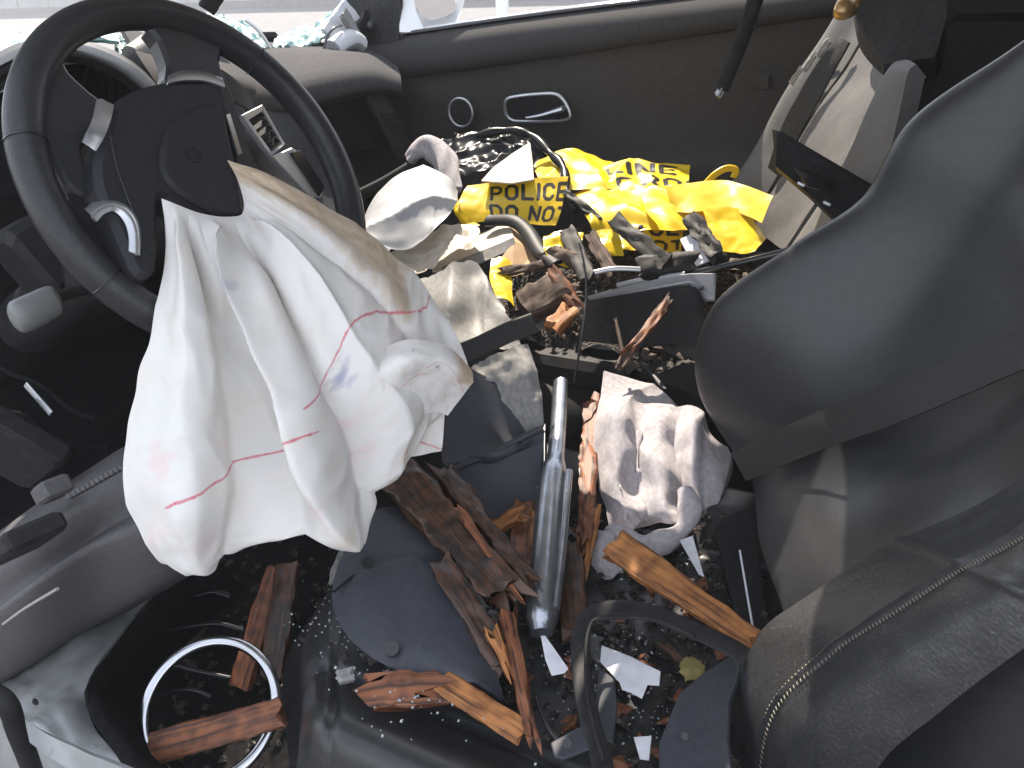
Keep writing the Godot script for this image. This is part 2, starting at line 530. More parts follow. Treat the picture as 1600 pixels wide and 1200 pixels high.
# black capitals on yellow film, in two rows
func tape_print() -> Texture2D:
	var glyph := {
		"P": [[0, 0, 0, 6], [0, 0, 2.6, 0], [2.6, 0, 3.6, 0.9], [3.6, 0.9, 3.6, 2.3], [3.6, 2.3, 2.6, 3.2], [2.6, 3.2, 0, 3.2]],
		"O": [[1.1, 0, 2.7, 0], [2.7, 0, 3.8, 1.2], [3.8, 1.2, 3.8, 4.8], [3.8, 4.8, 2.7, 6], [2.7, 6, 1.1, 6], [1.1, 6, 0, 4.8], [0, 4.8, 0, 1.2], [0, 1.2, 1.1, 0]],
		"L": [[0, 0, 0, 6], [0, 6, 3.2, 6]],
		"I": [[0, 0, 0, 6]],
		"C": [[3.6, 1.2, 2.6, 0], [2.6, 0, 1.1, 0], [1.1, 0, 0, 1.2], [0, 1.2, 0, 4.8], [0, 4.8, 1.1, 6], [1.1, 6, 2.6, 6], [2.6, 6, 3.6, 4.8]],
		"E": [[0, 0, 0, 6], [0, 0, 3.3, 0], [0, 3, 2.8, 3], [0, 6, 3.3, 6]],
		"N": [[0, 0, 0, 6], [0, 0, 3.5, 6], [3.5, 6, 3.5, 0]],
		"D": [[0, 0, 0, 6], [0, 0, 2.4, 0], [2.4, 0, 3.7, 1.5], [3.7, 1.5, 3.7, 4.5], [3.7, 4.5, 2.4, 6], [2.4, 6, 0, 6]],
		"T": [[0, 0, 3.8, 0], [1.9, 0, 1.9, 6]],
		"R": [[0, 0, 0, 6], [0, 0, 2.6, 0], [2.6, 0, 3.6, 0.9], [3.6, 0.9, 3.6, 2.2], [3.6, 2.2, 2.6, 3.1], [2.6, 3.1, 0, 3.1], [1.8, 3.1, 3.7, 6]],
		"S": [[3.5, 1.1, 2.6, 0], [2.6, 0, 1.0, 0], [1.0, 0, 0.1, 1.1], [0.1, 1.1, 0.4, 2.4], [0.4, 2.4, 3.3, 3.6], [3.3, 3.6, 3.6, 4.9], [3.6, 4.9, 2.6, 6], [2.6, 6, 1.0, 6], [1.0, 6, 0, 4.9]],
	}
	var w := 1280
	var h := 256
	var im := Image.create(w, h, false, Image.FORMAT_RGBA8)
	var yellow := Color(0.74, 0.51, 0.012).linear_to_srgb()
	im.fill(yellow)
	var ink := Color(0.02, 0.02, 0.018).linear_to_srgb()
	for row in [["POLICE LINE", 34.0, 12.6], ["DO NOT CROSS", 150.0, 12.6]]:
		var pen := 40.0
		for ch in row[0]:
			if ch == " ":
				pen += 46.0
				continue
			var segs: Array = glyph[ch]
			var wide := 0.0
			for s in segs:
				wide = maxf(wide, maxf(s[0], s[2]))
			for y in range(int(row[1]) - 10, int(row[1]) + 90):
				for x in range(int(pen) - 10, int(pen + wide * 14.0) + 12):
					if x < 0 or x >= w or y < 0 or y >= h:
						continue
					var q := Vector2(x - pen, y - row[1])
					var d := 99.0
					for s in segs:
						var a := Vector2(s[0] * 14.0, s[1] * row[2])
						var b := Vector2(s[2] * 14.0, s[3] * row[2])
						d = minf(d, q.distance_to(Geometry2D.get_closest_point_to_segment(q, a, b)))
					if d < 10.5:
						im.set_pixel(x, y, im.get_pixel(x, y).lerp(ink, clampf(9.5 - d, 0.0, 1.0)))
			pen += wide * 14.0 + 30.0
	return ImageTexture.create_from_image(im)

func _ready() -> void:
	# ---- camera, sky, sun, exposure
	var cam := Camera3D.new()
	cam.name = "camera"
	cam.transform = Transform3D(Basis(Vector3(0.8853, -0.0462, -0.4627), Vector3(-0.1815, 0.8817, -0.4354), Vector3(0.4281, 0.4695, 0.7722)), Vector3(0.6, 1.06, 0.95)).orthonormalized()
	cam.fov = 51.5
	cam.near = 0.02
	cam.far = 400.0
	add_child(cam)
	cam.current = true
	var env := Environment.new()
	env.background_mode = Environment.BG_SKY
	var sky_mat := ProceduralSkyMaterial.new()
	sky_mat.sky_top_color = Color(0.49, 0.51, 0.55)
	sky_mat.sky_horizon_color = Color(0.80, 0.82, 0.84)
	sky_mat.ground_horizon_color = Color(0.55, 0.55, 0.55)
	sky_mat.ground_bottom_color = Color(0.25, 0.25, 0.25)
	sky_mat.sky_energy_multiplier = 1.35
	var sky := Sky.new()
	sky.sky_material = sky_mat
	env.sky = sky
	env.tonemap_mode = Environment.TONE_MAPPER_LINEAR
	env.tonemap_exposure = 3.7
	env.fog_enabled = true
	env.fog_density = 0.010  # thin fog added to lift the blacks, standing in for lens veil
	env.fog_light_color = Color(0.92, 0.93, 0.95)
	env.sdfgi_enabled = true
	env.ssao_enabled = true
	env.ssil_enabled = true
	var world := WorldEnvironment.new()
	world.name = "world"
	world.environment = env
	add_child(world)
	var sun := DirectionalLight3D.new()
	sun.name = "sun"
	sun.light_color = Color(1.0, 0.95, 0.88)
	sun.light_energy = 1.2
	sun.light_angular_distance = 0.5
	sun.shadow_enabled = true
	sun.transform = Transform3D.IDENTITY.looking_at(Vector3(0.55, -1.0, 0.70), Vector3.UP)
	add_child(sun)
	make_materials()
	surroundings()
	car()
	loose_things()

func surroundings() -> void:
	var m := M.new()
	m.quad(Vector3(-260, 0, -260), Vector3(260, 0, -260), Vector3(260, 0, 260), Vector3(-260, 0, 260))
	structure("ground", m, K.asphalt)
	# a long pale shed along the far side of the lot
	var base := Vector3(-25, 0, -22)
	var b := thing("metal_shed", "long pale grey metal shed along the far edge of the lot", "building", base)
	m = M.new()
	block(m, base + Vector3(0, 2.0, -4.0), Vector3.RIGHT, Vector3.UP, Vector3(90, 3.6, 7.6), 0.02)
	obj("wall", m, K.wall, b)
	for k in 44:
		m = M.new()
		block(m, base + Vector3(-42.0 + k * 2.0, 2.0, -0.17), Vector3.RIGHT, Vector3.UP, Vector3(0.12, 3.4, 0.08), 0.01)
		obj("rib", m, K.paint, b)
	m = M.new()
	block(m, base + Vector3(0, 0.12, -0.15), Vector3.RIGHT, Vector3.UP, Vector3(90, 0.24, 0.16), 0.01)
	obj("plinth", m, K.asphalt, b)
	m = M.new()
	block(m, base + Vector3(0, 3.9, -4.0), Vector3.RIGHT, Vector3.UP, Vector3(91, 0.2, 8.4), 0.02)
	obj("roof", m, K.wall, b)
	m = M.new()
	tube(m, [Vector3(-5.2, 0, -9.8), Vector3(-5.2, 0.6, -9.8), Vector3(-5.2, 1.3, -9.8)], 0.09, 12)
	tag(obj("bollard", m, K.white), "white bollard standing in the lot beyond the passenger window", "bollard")
	# what the mirror shows: a red barn behind the car
	base = Vector3(24, 0, -9)
	b = thing("red_shed", "red boarded shed seen only in the wing mirror", "building", base)
	m = M.new()
	block(m, base + Vector3(2, 1.5, 0), Vector3.RIGHT, Vector3.UP, Vector3(4, 3, 10), 0.02)
	obj("wall", m, K.redpaint, b)
	for k in 5:
		m = M.new()
		block(m, base + Vector3(-0.03, 1.4, -4.0 + k * 2.0), Vector3.RIGHT, Vector3.UP, Vector3(0.1, 2.0, 0.5), 0.01)
		obj("window", m, K.white, b)

# a length of cushion: rows of points across the seat, lofted
func car() -> void:
	var c := thing("wrecked_car", "wrecked car with black leather cabin, blown airbag and rubbish on both seats", "car", Vector3(0, 0, 0))
	shell_of(c)
	steering(c)
	dashboard(c)
	passenger_door(c)
	passenger_seat(c)
	console(c)
	driver_seat(c)

func shell_of(c: Node3D) -> void:
	var m := M.new()
	block(m, Vector3(0.1, 0.17, 0.0), Vector3.RIGHT, Vector3.UP, Vector3(2.3, 0.06, 1.36), 0.01)
	obj("carpet", m, K.carpet, c)
	m = M.new()
	block(m, Vector3(-0.95, 0.55, 0.0), Vector3.RIGHT, Vector3.UP, Vector3(0.06, 0.76, 1.40), 0.01)
	obj("bulkhead", m, K.carpet, c)
	m = M.new()
	block(m, Vector3(1.22, 0.74, 0.0), Vector3.RIGHT, Vector3.UP, Vector3(0.06, 1.1, 1.36), 0.01)
	obj("rear_bulkhead", m, K.carpet, c)
	m = M.new()
	patch(m, [[Vector3(0.78, 0.2, -0.65), Vector3(0.78, 0.2, 0.62)], [Vector3(0.84, 0.7, -0.65), Vector3(0.84, 0.7, 0.62)], [Vector3(1.0, 1.25, -0.62), Vector3(1.0, 1.25, 0.58)]], 4, 12, {"thick": 0.03})
	obj("bulkhead_trim", m, K.carpet, c)
	m = M.new()
	block(m, Vector3(0.90, 1.10, -0.672), Vector3.RIGHT, Vector3.UP, Vector3(0.72, 0.34, 0.05), 0.02)
	block(m, Vector3(0.84, 0.56, -0.685), Vector3.RIGHT, Vector3.UP, Vector3(0.84, 0.80, 0.05), 0.02)
	obj("quarter_panel", m, K.door, c)
	m = M.new()
	block(m, Vector3(-0.76, 0.68, -0.01), Vector3.RIGHT, Vector3.UP, Vector3(0.34, 0.32, 1.26), 0.02)
	obj("dash_body", m, K.carpet, c)
	# unseen roof above the frame; gap added to let sun onto the backrest
	m = M.new()
	block(m, Vector3(0.72, 1.28, -0.02), Vector3.RIGHT, Vector3.UP, Vector3(1.0, 0.05, 1.12), 0.01)
	block(m, Vector3(0.11, 1.277, -0.40), Vector3.RIGHT, Vector3.UP, Vector3(0.218, 0.044, 0.36), 0.01)
	block(m, Vector3(0.11, 1.277, 0.32), Vector3.RIGHT, Vector3.UP, Vector3(0.218, 0.044, 0.44), 0.01)
	block(m, Vector3(0.06, 1.274, -0.06), Vector3.RIGHT, Vector3.UP, Vector3(0.12, 0.038, 0.30), 0.01)
	obj("roof", m, K.white, c)
	# unseen panel added ahead of the roof to shade the driver's half
	m = M.new()
	patch(m, [[Vector3(0.0, 1.255, 0.54), Vector3(0.0, 1.25, 0.15), Vector3(0.0, 1.255, -0.27)], [Vector3(-0.2, 1.22, 0.54), Vector3(-0.2, 1.2, 0.15), Vector3(-0.18, 1.22, -0.25)], [Vector3(-0.54, 1.12, 0.54), Vector3(-0.54, 1.11, 0.15), Vector3(-0.46, 1.13, -0.2)]], 30, 30, {"thick": 0.02, "amp": 0.02, "freq": 6.0, "seed": 14})
	obj("added_shade_panel", m, K.white, c)
	# the near sill and foot of the pillar
	m = M.new()
	patch(m, [[Vector3(-0.6256, 0.1598, 0.56), Vector3(-0.4375, 0.2677, 0.52), Vector3(-0.3649, 0.2941, 0.46), Vector3(-0.2441, 0.3359, 0.42)], [Vector3(-0.5019, 0.1953, 0.62), Vector3(-0.3354, 0.29, 0.6), Vector3(-0.2306, 0.3579, 0.57), Vector3(-0.1937, 0.3554, 0.53)], [Vector3(-0.352, 0.2723, 0.68), Vector3(-0.2019, 0.365, 0.67), Vector3(-0.1517, 0.3889, 0.65), Vector3(-0.1195, 0.3968, 0.63)], [Vector3(-0.3233, 0.2641, 0.7), Vector3(-0.1406, 0.394, 0.7), Vector3(-0.0774, 0.4255, 0.69), Vector3(-0.066, 0.4114, 0.67)], [Vector3(-0.2812, 0.2774, 0.72), Vector3(-0.088, 0.4166, 0.72), Vector3(-0.0317, 0.4225, 0.71), Vector3(-0.0103, 0.4156, 0.69)], [Vector3(-0.2952, 0.2013, 0.74), Vector3(-0.1004, 0.3373, 0.74), Vector3(0.0068, 0.3877, 0.73), Vector3(0.0802, 0.4172, 0.71)]], 24, 24, {"thick": 0.004, "amp": 0.006, "freq": 14.0, "seed": 4})
	var sill := obj("door_sill", m, K.paint, c, "silver painted door sill and pillar foot, scuffed")
	m = M.new()
	patch(m, [[Vector3(0.0217, 0.5354, 0.752), Vector3(0.0495, 0.5306, 0.752), Vector3(0.1036, 0.5385, 0.752), Vector3(0.1763, 0.5524, 0.752)], [Vector3(0.0389, 0.5272, 0.762), Vector3(0.0664, 0.5216, 0.762), Vector3(0.1042, 0.5235, 0.762), Vector3(0.1594, 0.5302, 0.762)]], 20, 6, {"thick": 0.004, "amp": 0.002, "freq": 20.0})
	obj("weather_strip", m, K.paint, sill)
	m = M.new()
	tube(m, [Vector3(-0.0247, 0.5483, 0.755), Vector3(0.001, 0.555, 0.755), Vector3(0.0123, 0.5466, 0.755), Vector3(0.0058, 0.5164, 0.755), Vector3(-0.0005, 0.4725, 0.755), Vector3(-0.0139, 0.4121, 0.755)], 0.008, 10, {"steps": 30})
	obj("rubber_seal", m, K.black, sill)
	m = M.new()
	block(m, Vector3(-0.0949, 0.437, 0.698), Vector3(1, 0.2, 0), Vector3(0, 0, 1), Vector3(0.007, 0.004, 0.007), 0.002)
	obj("bolt", m, K.black, sill)
	m = M.new()
	patch(m, [[Vector3(-0.19, 0.3589, 0.4), Vector3(-0.1837, 0.3678, 0.49), Vector3(-0.1839, 0.3563, 0.55), Vector3(-0.1142, 0.3985, 0.635), Vector3(-0.0534, 0.4289, 0.675), Vector3(-0.0098, 0.4232, 0.69), Vector3(0.0738, 0.4176, 0.71)], [Vector3(-0.1835, 0.3341, 0.39), Vector3(-0.1905, 0.3293, 0.47), Vector3(-0.1944, 0.3145, 0.53), Vector3(-0.1361, 0.3544, 0.61), Vector3(-0.0507, 0.4113, 0.66), Vector3(-0.0034, 0.4113, 0.675), Vector3(0.0868, 0.4173, 0.7)], [Vector3(-0.1963, 0.2632, 0.36), Vector3(-0.2366, 0.2243, 0.42), Vector3(-0.2367, 0.2118, 0.48), Vector3(-0.1936, 0.2486, 0.55), Vector3(-0.1907, 0.225, 0.56), Vector3(-0.1146, 0.2406, 0.59), Vector3(-0.0162, 0.2441, 0.62)]], 12, 30, {"thick": 0.004, "amp": 0.003, "freq": 12.0, "seed": 9})
	obj("carpet_edge", m, K.carpet, c)
	# the lower panel of the dash, hanging loose on the driver's side
	m = M.new()
	var n := Vector3(0.25, 0.35, 0.9)
	patch(m, [[Vector3(-0.505, 0.3587, 0.575), Vector3(-0.3295, 0.4834, 0.535), Vector3(-0.2603, 0.5335, 0.47), Vector3(-0.2327, 0.5499, 0.43), Vector3(-0.1717, 0.5701, 0.355)], [Vector3(-0.3272, 0.4456, 0.645), Vector3(-0.1916, 0.5452, 0.605), Vector3(-0.1516, 0.5724, 0.54), Vector3(-0.1353, 0.5813, 0.5), Vector3(-0.0952, 0.5815, 0.425)], [Vector3(-0.3471, 0.375, 0.66), Vector3(-0.1968, 0.4933, 0.62), Vector3(-0.1523, 0.526, 0.555), Vector3(-0.1082, 0.5513, 0.515), Vector3(-0.0789, 0.5505, 0.44)], [Vector3(-0.3402, 0.3723, 0.665), Vector3(-0.1908, 0.4907, 0.625), Vector3(-0.1474, 0.5224, 0.56), Vector3(-0.098, 0.5492, 0.52), Vector3(-0.0758, 0.5438, 0.445)], [Vector3(-0.2832, 0.4068, 0.685), Vector3(-0.1507, 0.5095, 0.645), Vector3(-0.1179, 0.5299, 0.58), Vector3(-0.0562, 0.5593, 0.54), Vector3(-0.0488, 0.5486, 0.465)], [Vector3(-0.4055, 0.2451, 0.675), Vector3(-0.2455, 0.3601, 0.635), Vector3(-0.1901, 0.3957, 0.57), Vector3(-0.0921, 0.4638, 0.53), Vector3(-0.081, 0.4573, 0.455)], [Vector3(-0.5417, 0.1155, 0.645), Vector3(-0.3401, 0.2671, 0.605), Vector3(-0.2645, 0.3159, 0.54), Vector3(-0.135, 0.4085, 0.5), Vector3(-0.1292, 0.3974, 0.425)]], 30, 36, {"thick": 0.006, "amp": 0.0006, "freq": 14.0, "seed": 12})
	var knee := obj("knee_panel", m, K.knee, c, "dusty grey lower dash panel torn loose")
	m = M.new()
	block(m, Vector3(-0.1668, 0.5909, 0.575), Vector3(-0.0379, 0.675, 0.625) - Vector3(-0.093, 0.6379, 0.625), n, Vector3(0.035, 0.03, 0.02), 0.003)
	obj("lug", m, K.knee, knee)
	m = M.new()
	block(m, Vector3(-0.1108, 0.5936, 0.645), Vector3(0.0194, 0.6825, 0.675) - Vector3(-0.0929, 0.6035, 0.675), n, Vector3(0.085, 0.055, 0.02), 0.004)
	obj("connector", m, K.black, knee)
	m = M.new()
	tube(m, [Vector3(-0.1071, 0.5286, 0.69), Vector3(-0.0501, 0.5718, 0.69), Vector3(0.0181, 0.6204, 0.69)], 0.0015, 6)
	obj("trim_wire", m, K.silver, knee)
	for k in 14:
		m = M.new()
		var q: Vector3 = Vector3(-0.1178, 0.6038, 0.585)
		var e: Vector3 = Vector3(-0.0807, 0.6241, 0.535)
		block(m, q.lerp(e, k / 13.0), e - q, n, Vector3(0.005, 0.012, 0.006), 0.001)
		obj("rib", m, K.knee, knee)
	# dark clutter under the dash: pedal bracket, wiring, column
	m = M.new()
	tube(m, [Vector3(-0.1158, 0.8539, 0.3521), Vector3(-0.1158, 0.8539, 0.3521) - Vector3(0.8765, 0.4813, 0.0118) * 0.20, Vector3(-0.1158, 0.8539, 0.3521) - Vector3(0.8765, 0.4813, 0.0118) * 0.45], 0.045, 16, {"sx": 1.2})
	obj("steering_column", m, K.black, c)
	var wires := [[Vector3(-0.3971, 0.6576, 0.4783), Vector3(-0.3657, 0.6387, 0.4723), Vector3(-0.3356, 0.6269, 0.4629), Vector3(-0.295, 0.5973, 0.4584), Vector3(-0.265, 0.5854, 0.449)], [Vector3(-0.4058, 0.5926, 0.4967), Vector3(-0.3616, 0.5833, 0.4779), Vector3(-0.3202, 0.5531, 0.4733), Vector3(-0.2618, 0.5431, 0.4471)]]
	for w in wires:
		m = M.new()
		tube(m, w, 0.003, 7, {"steps": 30})
		obj("wiring", m, K.carpet, c)
	m = M.new()
	block(m, Vector3(-0.3741, 0.7628, 0.3886), Vector3(1, 0.3, 0.2), Vector3(0, 1, 0.3), Vector3(0.10, 0.09, 0.06), 0.01)
	obj("fuse_box", m, K.black, c)
	m = M.new()
	block(m, Vector3(-0.4139, 0.7953, 0.3133), Vector3(1, 0.1, 0.4), Vector3(0, 1, 0), Vector3(0.22, 0.12, 0.05), 0.01)
	obj("lower_dash", m, K.black, c)
	m = M.new()
	block(m, Vector3(-0.3008, 0.5844, 0.5341), Vector3(1, 0.7, -0.2), Vector3(0, 1, 0.3), Vector3(0.09, 0.10, 0.03), 0.006)
	obj("bracket", m, K.black, c)
	for k in 1:
		m = M.new()
		plank(m, Vector3(-0.272, 0.6629, 0.5094) + Vector3(0, -0.02 * k, 0.01 * k), Vector3(-0.2437, 0.633, 0.5118) + Vector3(0.005, -0.025 * k, 0.01 * k), Vector3(0, 0.4, 1), 0.008, 0.002, 5 + k, 0.0002, 0.0)
		obj("metal_clip", m, K.steel, c)
	# turn stalk
	m = M.new()
	tube(m, [Vector3(-0.1483, 0.782, 0.4719), Vector3(-0.1519, 0.7854, 0.4977), Vector3(-0.1438, 0.7894, 0.5232)], 0.006, 10)
	var st := obj("stalk", m, K.black, c)
	m = M.new()
	tube(m, [Vector3(-0.1329, 0.7911, 0.52), Vector3(-0.1358, 0.7907, 0.5271), Vector3(-0.1359, 0.7894, 0.5408), Vector3(-0.1361, 0.7879, 0.5587), Vector3(-0.1385, 0.7873, 0.5694)], 0.017, 18, {"taper": func(t): return sqrt(clampf(1.0 - pow(absf(t * 2.0 - 1.0), 5.0), 0.02, 1.0)) * (0.86 + 0.14 * t), "steps": 30})
	obj("knob", m, K.knob, st)

func steering(c: Node3D) -> void:
	var m := M.new()
	var ex := (Vector3(-0.0436, 0.8293, 0.2309) - Vector3(-0.0703, 0.8747, 0.3581)).normalized()
	var ey := Vector3(0.8765, 0.4813, 0.0118).cross(ex).normalized()
	var ring := []
	for k in 32:
		var a := TAU * k / 32.0
		ring.append(Vector3(-0.0703, 0.8747, 0.3581) + (ex * cos(a) + ey * sin(a)) * 0.1785)
	tube(m, ring, 0.0165, 18, {"closed": true, "up": Vector3(0.8765, 0.4813, 0.0118), "steps": 120, "sx": 1.0, "sy": 1.08})
	var wheel := obj("steering_wheel", m, K.rim, c, "black leather steering wheel turned half round")
	# seams wrapped round the rim
	for px in [Vector3(-0.1084, 0.9401, 0.5198), Vector3(-0.042, 0.8188, 0.5407), Vector3(-0.1231, 0.9745, 0.2133)]:
		m = M.new()
		var d: Vector3 = (px - Vector3(-0.0703, 0.8747, 0.3581)).normalized()
		var p: Vector3 = Vector3(-0.0703, 0.8747, 0.3581) + d * 0.1785
		var loop := []
		for k in 12:
			var a := TAU * k / 12.0
			loop.append(p + (d * cos(a) + Vector3(0.8765, 0.4813, 0.0118) * sin(a) * 1.08) * 0.0166)
		tube(m, loop, 0.0009, 6, {"closed": true})
		obj("seam", m, K.gloss, wheel)
	# spokes
	m = M.new()
	slab(m, smooth([Vector3(-0.1446, 1.019, 0.3298), Vector3(-0.1442, 1.02, 0.2755), Vector3(-0.1336, 1.001, 0.2449), Vector3(-0.1209, 0.9774, 0.2691), Vector3(-0.11, 0.9573, 0.2809), Vector3(-0.1153, 0.9661, 0.3185), Vector3(-0.1166, 0.9676, 0.3491), Vector3(-0.1244, 0.9821, 0.3377), Vector3(-0.1367, 1.005, 0.3314)], 3), Vector3(0.8765, 0.4813, 0.0118), 0.02, 0.004)
	obj("spoke", m, K.rim, wheel)
	m = M.new()
	slab(m, smooth([Vector3(-0.1084, 0.949, 0.5034), Vector3(-0.1264, 0.9823, 0.4769), Vector3(-0.1351, 0.999, 0.4457), Vector3(-0.129, 0.9879, 0.4447), Vector3(-0.1198, 0.9713, 0.4369), Vector3(-0.1131, 0.9593, 0.4321), Vector3(-0.1029, 0.9402, 0.4534), Vector3(-0.0958, 0.9266, 0.4768), Vector3(-0.0852, 0.9071, 0.4847), Vector3(-0.0741, 0.8867, 0.4933), Vector3(-0.0807, 0.8984, 0.5093), Vector3(-0.0909, 0.9169, 0.5095)], 3), Vector3(0.8765, 0.4813, 0.0118), 0.02, 0.004)
	obj("spoke", m, K.rim, wheel)
	m = M.new()
	slab(m, smooth([Vector3(-0.0869, 0.8972, 0.5065), Vector3(-0.0853, 0.8948, 0.4821), Vector3(-0.0766, 0.8795, 0.4661), Vector3(-0.0628, 0.8545, 0.46), Vector3(-0.0492, 0.8294, 0.4758), Vector3(-0.037, 0.8066, 0.4971), Vector3(-0.0349, 0.8021, 0.5181), Vector3(-0.0475, 0.8248, 0.5345), Vector3(-0.0651, 0.8569, 0.5299)], 3), Vector3(0.8765, 0.4813, 0.0118), 0.02, 0.004)
	obj("spoke", m, K.black, wheel)
	m = M.new()
	slab(m, smooth([Vector3(-0.1218, 0.9622, 0.2792), Vector3(-0.1214, 0.9618, 0.2664), Vector3(-0.1032, 0.9285, 0.2749), Vector3(-0.079, 0.884, 0.2897), Vector3(-0.0577, 0.8449, 0.2979), Vector3(-0.0511, 0.8321, 0.3285), Vector3(-0.0624, 0.8527, 0.3303), Vector3(-0.0887, 0.9011, 0.3089)], 3), Vector3(0.8765, 0.4813, 0.0118), 0.016, 0.003)
	obj("spoke", m, K.rim, wheel)
	m = M.new()
	slab(m, smooth([Vector3(-0.0737, 0.9407, 0.4648), Vector3(-0.0836, 0.9592, 0.4441), Vector3(-0.0881, 0.968, 0.4171), Vector3(-0.0894, 0.9715, 0.3749), Vector3(-0.0861, 0.9666, 0.3283), Vector3(-0.0813, 0.9583, 0.3125), Vector3(-0.073, 0.943, 0.3197), Vector3(-0.0559, 0.9114, 0.3368), Vector3(-0.0357, 0.8742, 0.3552), Vector3(-0.0192, 0.8437, 0.3726), Vector3(-0.019, 0.8428, 0.3952), Vector3(-0.0253, 0.8537, 0.4155), Vector3(-0.0334, 0.8679, 0.4358), Vector3(-0.0399, 0.8794, 0.4493), Vector3(-0.0346, 0.8696, 0.4607), Vector3(-0.0124, 0.8283, 0.4965), Vector3(-0.0132, 0.8291, 0.5167), Vector3(-0.0278, 0.8558, 0.5131), Vector3(-0.042, 0.8818, 0.5079), Vector3(-0.0531, 0.9023, 0.5029), Vector3(-0.0645, 0.9234, 0.4883)], 3), Vector3(0.8765, 0.4813, 0.0118), 0.035, 0.006)
	var hub := obj("hub_cover", m, K.hub, wheel, "split black hub cover with round pad")
	m = M.new()
	slab(m, smooth([Vector3(-0.0521, 0.9147, 0.4298), Vector3(-0.0622, 0.9336, 0.4075), Vector3(-0.068, 0.9448, 0.3768), Vector3(-0.0691, 0.9476, 0.3484), Vector3(-0.0654, 0.9413, 0.3313), Vector3(-0.0501, 0.9131, 0.344), Vector3(-0.0331, 0.8819, 0.3592), Vector3(-0.0175, 0.8529, 0.3745), Vector3(-0.0137, 0.8458, 0.3857), Vector3(-0.018, 0.8531, 0.4061), Vector3(-0.0261, 0.8676, 0.4228), Vector3(-0.0356, 0.8844, 0.4364), Vector3(-0.0438, 0.8994, 0.4389)], 3), Vector3(0.8765, 0.4813, 0.0118), 0.010, 0.004)
	obj("round_pad", m, K.hub, wheel)
	m = M.new()
	var badge := []
	for k in 14:
		var a := TAU * k / 14.0
		badge.append(Vector3(-0.0468, 0.9069, 0.3965) + (ex * cos(a) + ey * sin(a)) * 0.0075)
	tube(m, badge, 0.0007, 6, {"closed": true})
	obj("moulded_ring", m, K.hub, hub)
	m = M.new()
	tube(m, [Vector3(-0.071, 0.9367, 0.4642), Vector3(-0.0579, 0.9126, 0.4757), Vector3(-0.0466, 0.8919, 0.482), Vector3(-0.0324, 0.8659, 0.4896), Vector3(-0.0189, 0.841, 0.5005)], 0.0009, 6)
	obj("parting_line", m, K.gloss, hub)
	# bright trims at the roots of the spokes
	m = M.new()
	patch(m, [[Vector3(-0.1042, 0.9738, 0.358), Vector3(-0.1051, 0.9761, 0.3376), Vector3(-0.1023, 0.9717, 0.3114), Vector3(-0.0974, 0.9631, 0.2935)], [Vector3(-0.0897, 0.9722, 0.3712), Vector3(-0.0907, 0.9744, 0.3512), Vector3(-0.0882, 0.9705, 0.3252), Vector3(-0.0829, 0.9612, 0.3065)], [Vector3(-0.0859, 0.9693, 0.3755), Vector3(-0.0859, 0.9697, 0.3569), Vector3(-0.0834, 0.9658, 0.3311), Vector3(-0.0782, 0.9568, 0.3106)]], 12, 6, {"thick": 0.003})
	obj("spoke_trim", m, K.silver, wheel)
	m = M.new()
	patch(m, [[Vector3(-0.0893, 0.9652, 0.4553), Vector3(-0.0897, 0.966, 0.4494), Vector3(-0.0874, 0.9619, 0.4443), Vector3(-0.0858, 0.9592, 0.4409)], [Vector3(-0.0736, 0.957, 0.4727), Vector3(-0.0736, 0.957, 0.4662), Vector3(-0.0719, 0.9541, 0.4618), Vector3(-0.0704, 0.9514, 0.4585)], [Vector3(-0.0662, 0.9452, 0.4875), Vector3(-0.0653, 0.9437, 0.4822), Vector3(-0.0637, 0.9408, 0.4779), Vector3(-0.0628, 0.9392, 0.4752)], [Vector3(-0.0718, 0.9366, 0.4926), Vector3(-0.0697, 0.9327, 0.4891), Vector3(-0.0676, 0.929, 0.4867), Vector3(-0.0668, 0.9276, 0.4852)]], 8, 12, {"thick": 0.003})
	obj("spoke_trim", m, K.silver, wheel)
	m = M.new()
	patch(m, [[Vector3(-0.0617, 0.8843, 0.5154), Vector3(-0.0637, 0.8884, 0.5007), Vector3(-0.0634, 0.8882, 0.4863), Vector3(-0.0598, 0.8819, 0.4746), Vector3(-0.0525, 0.8687, 0.4721), Vector3(-0.0446, 0.854, 0.4777), Vector3(-0.0354, 0.8371, 0.4908)], [Vector3(-0.0374, 0.8855, 0.5281), Vector3(-0.039, 0.8887, 0.5157), Vector3(-0.0386, 0.8882, 0.5031), Vector3(-0.0348, 0.8816, 0.4942), Vector3(-0.029, 0.8711, 0.4921), Vector3(-0.0228, 0.8596, 0.4968), Vector3(-0.0147, 0.8446, 0.5084)], [Vector3(-0.0355, 0.8779, 0.5245), Vector3(-0.0373, 0.8815, 0.5155), Vector3(-0.0373, 0.8818, 0.5062), Vector3(-0.0343, 0.8764, 0.5024), Vector3(-0.0299, 0.8682, 0.5026), Vector3(-0.0248, 0.8589, 0.507), Vector3(-0.02, 0.8499, 0.5139)]], 24, 8, {"thick": 0.003})
	obj("spoke_trim", m, K.silver, wheel)
	m = M.new()
	slab(m, [Vector3(-0.0779, 0.9311, 0.3183), Vector3(-0.0778, 0.9312, 0.311), Vector3(-0.0568, 0.8926, 0.3247), Vector3(-0.0564, 0.8916, 0.3329)], Vector3(0.8765, 0.4813, 0.0118), 0.006, 0.001)
	obj("shift_paddle", m, K.chrome, wheel)

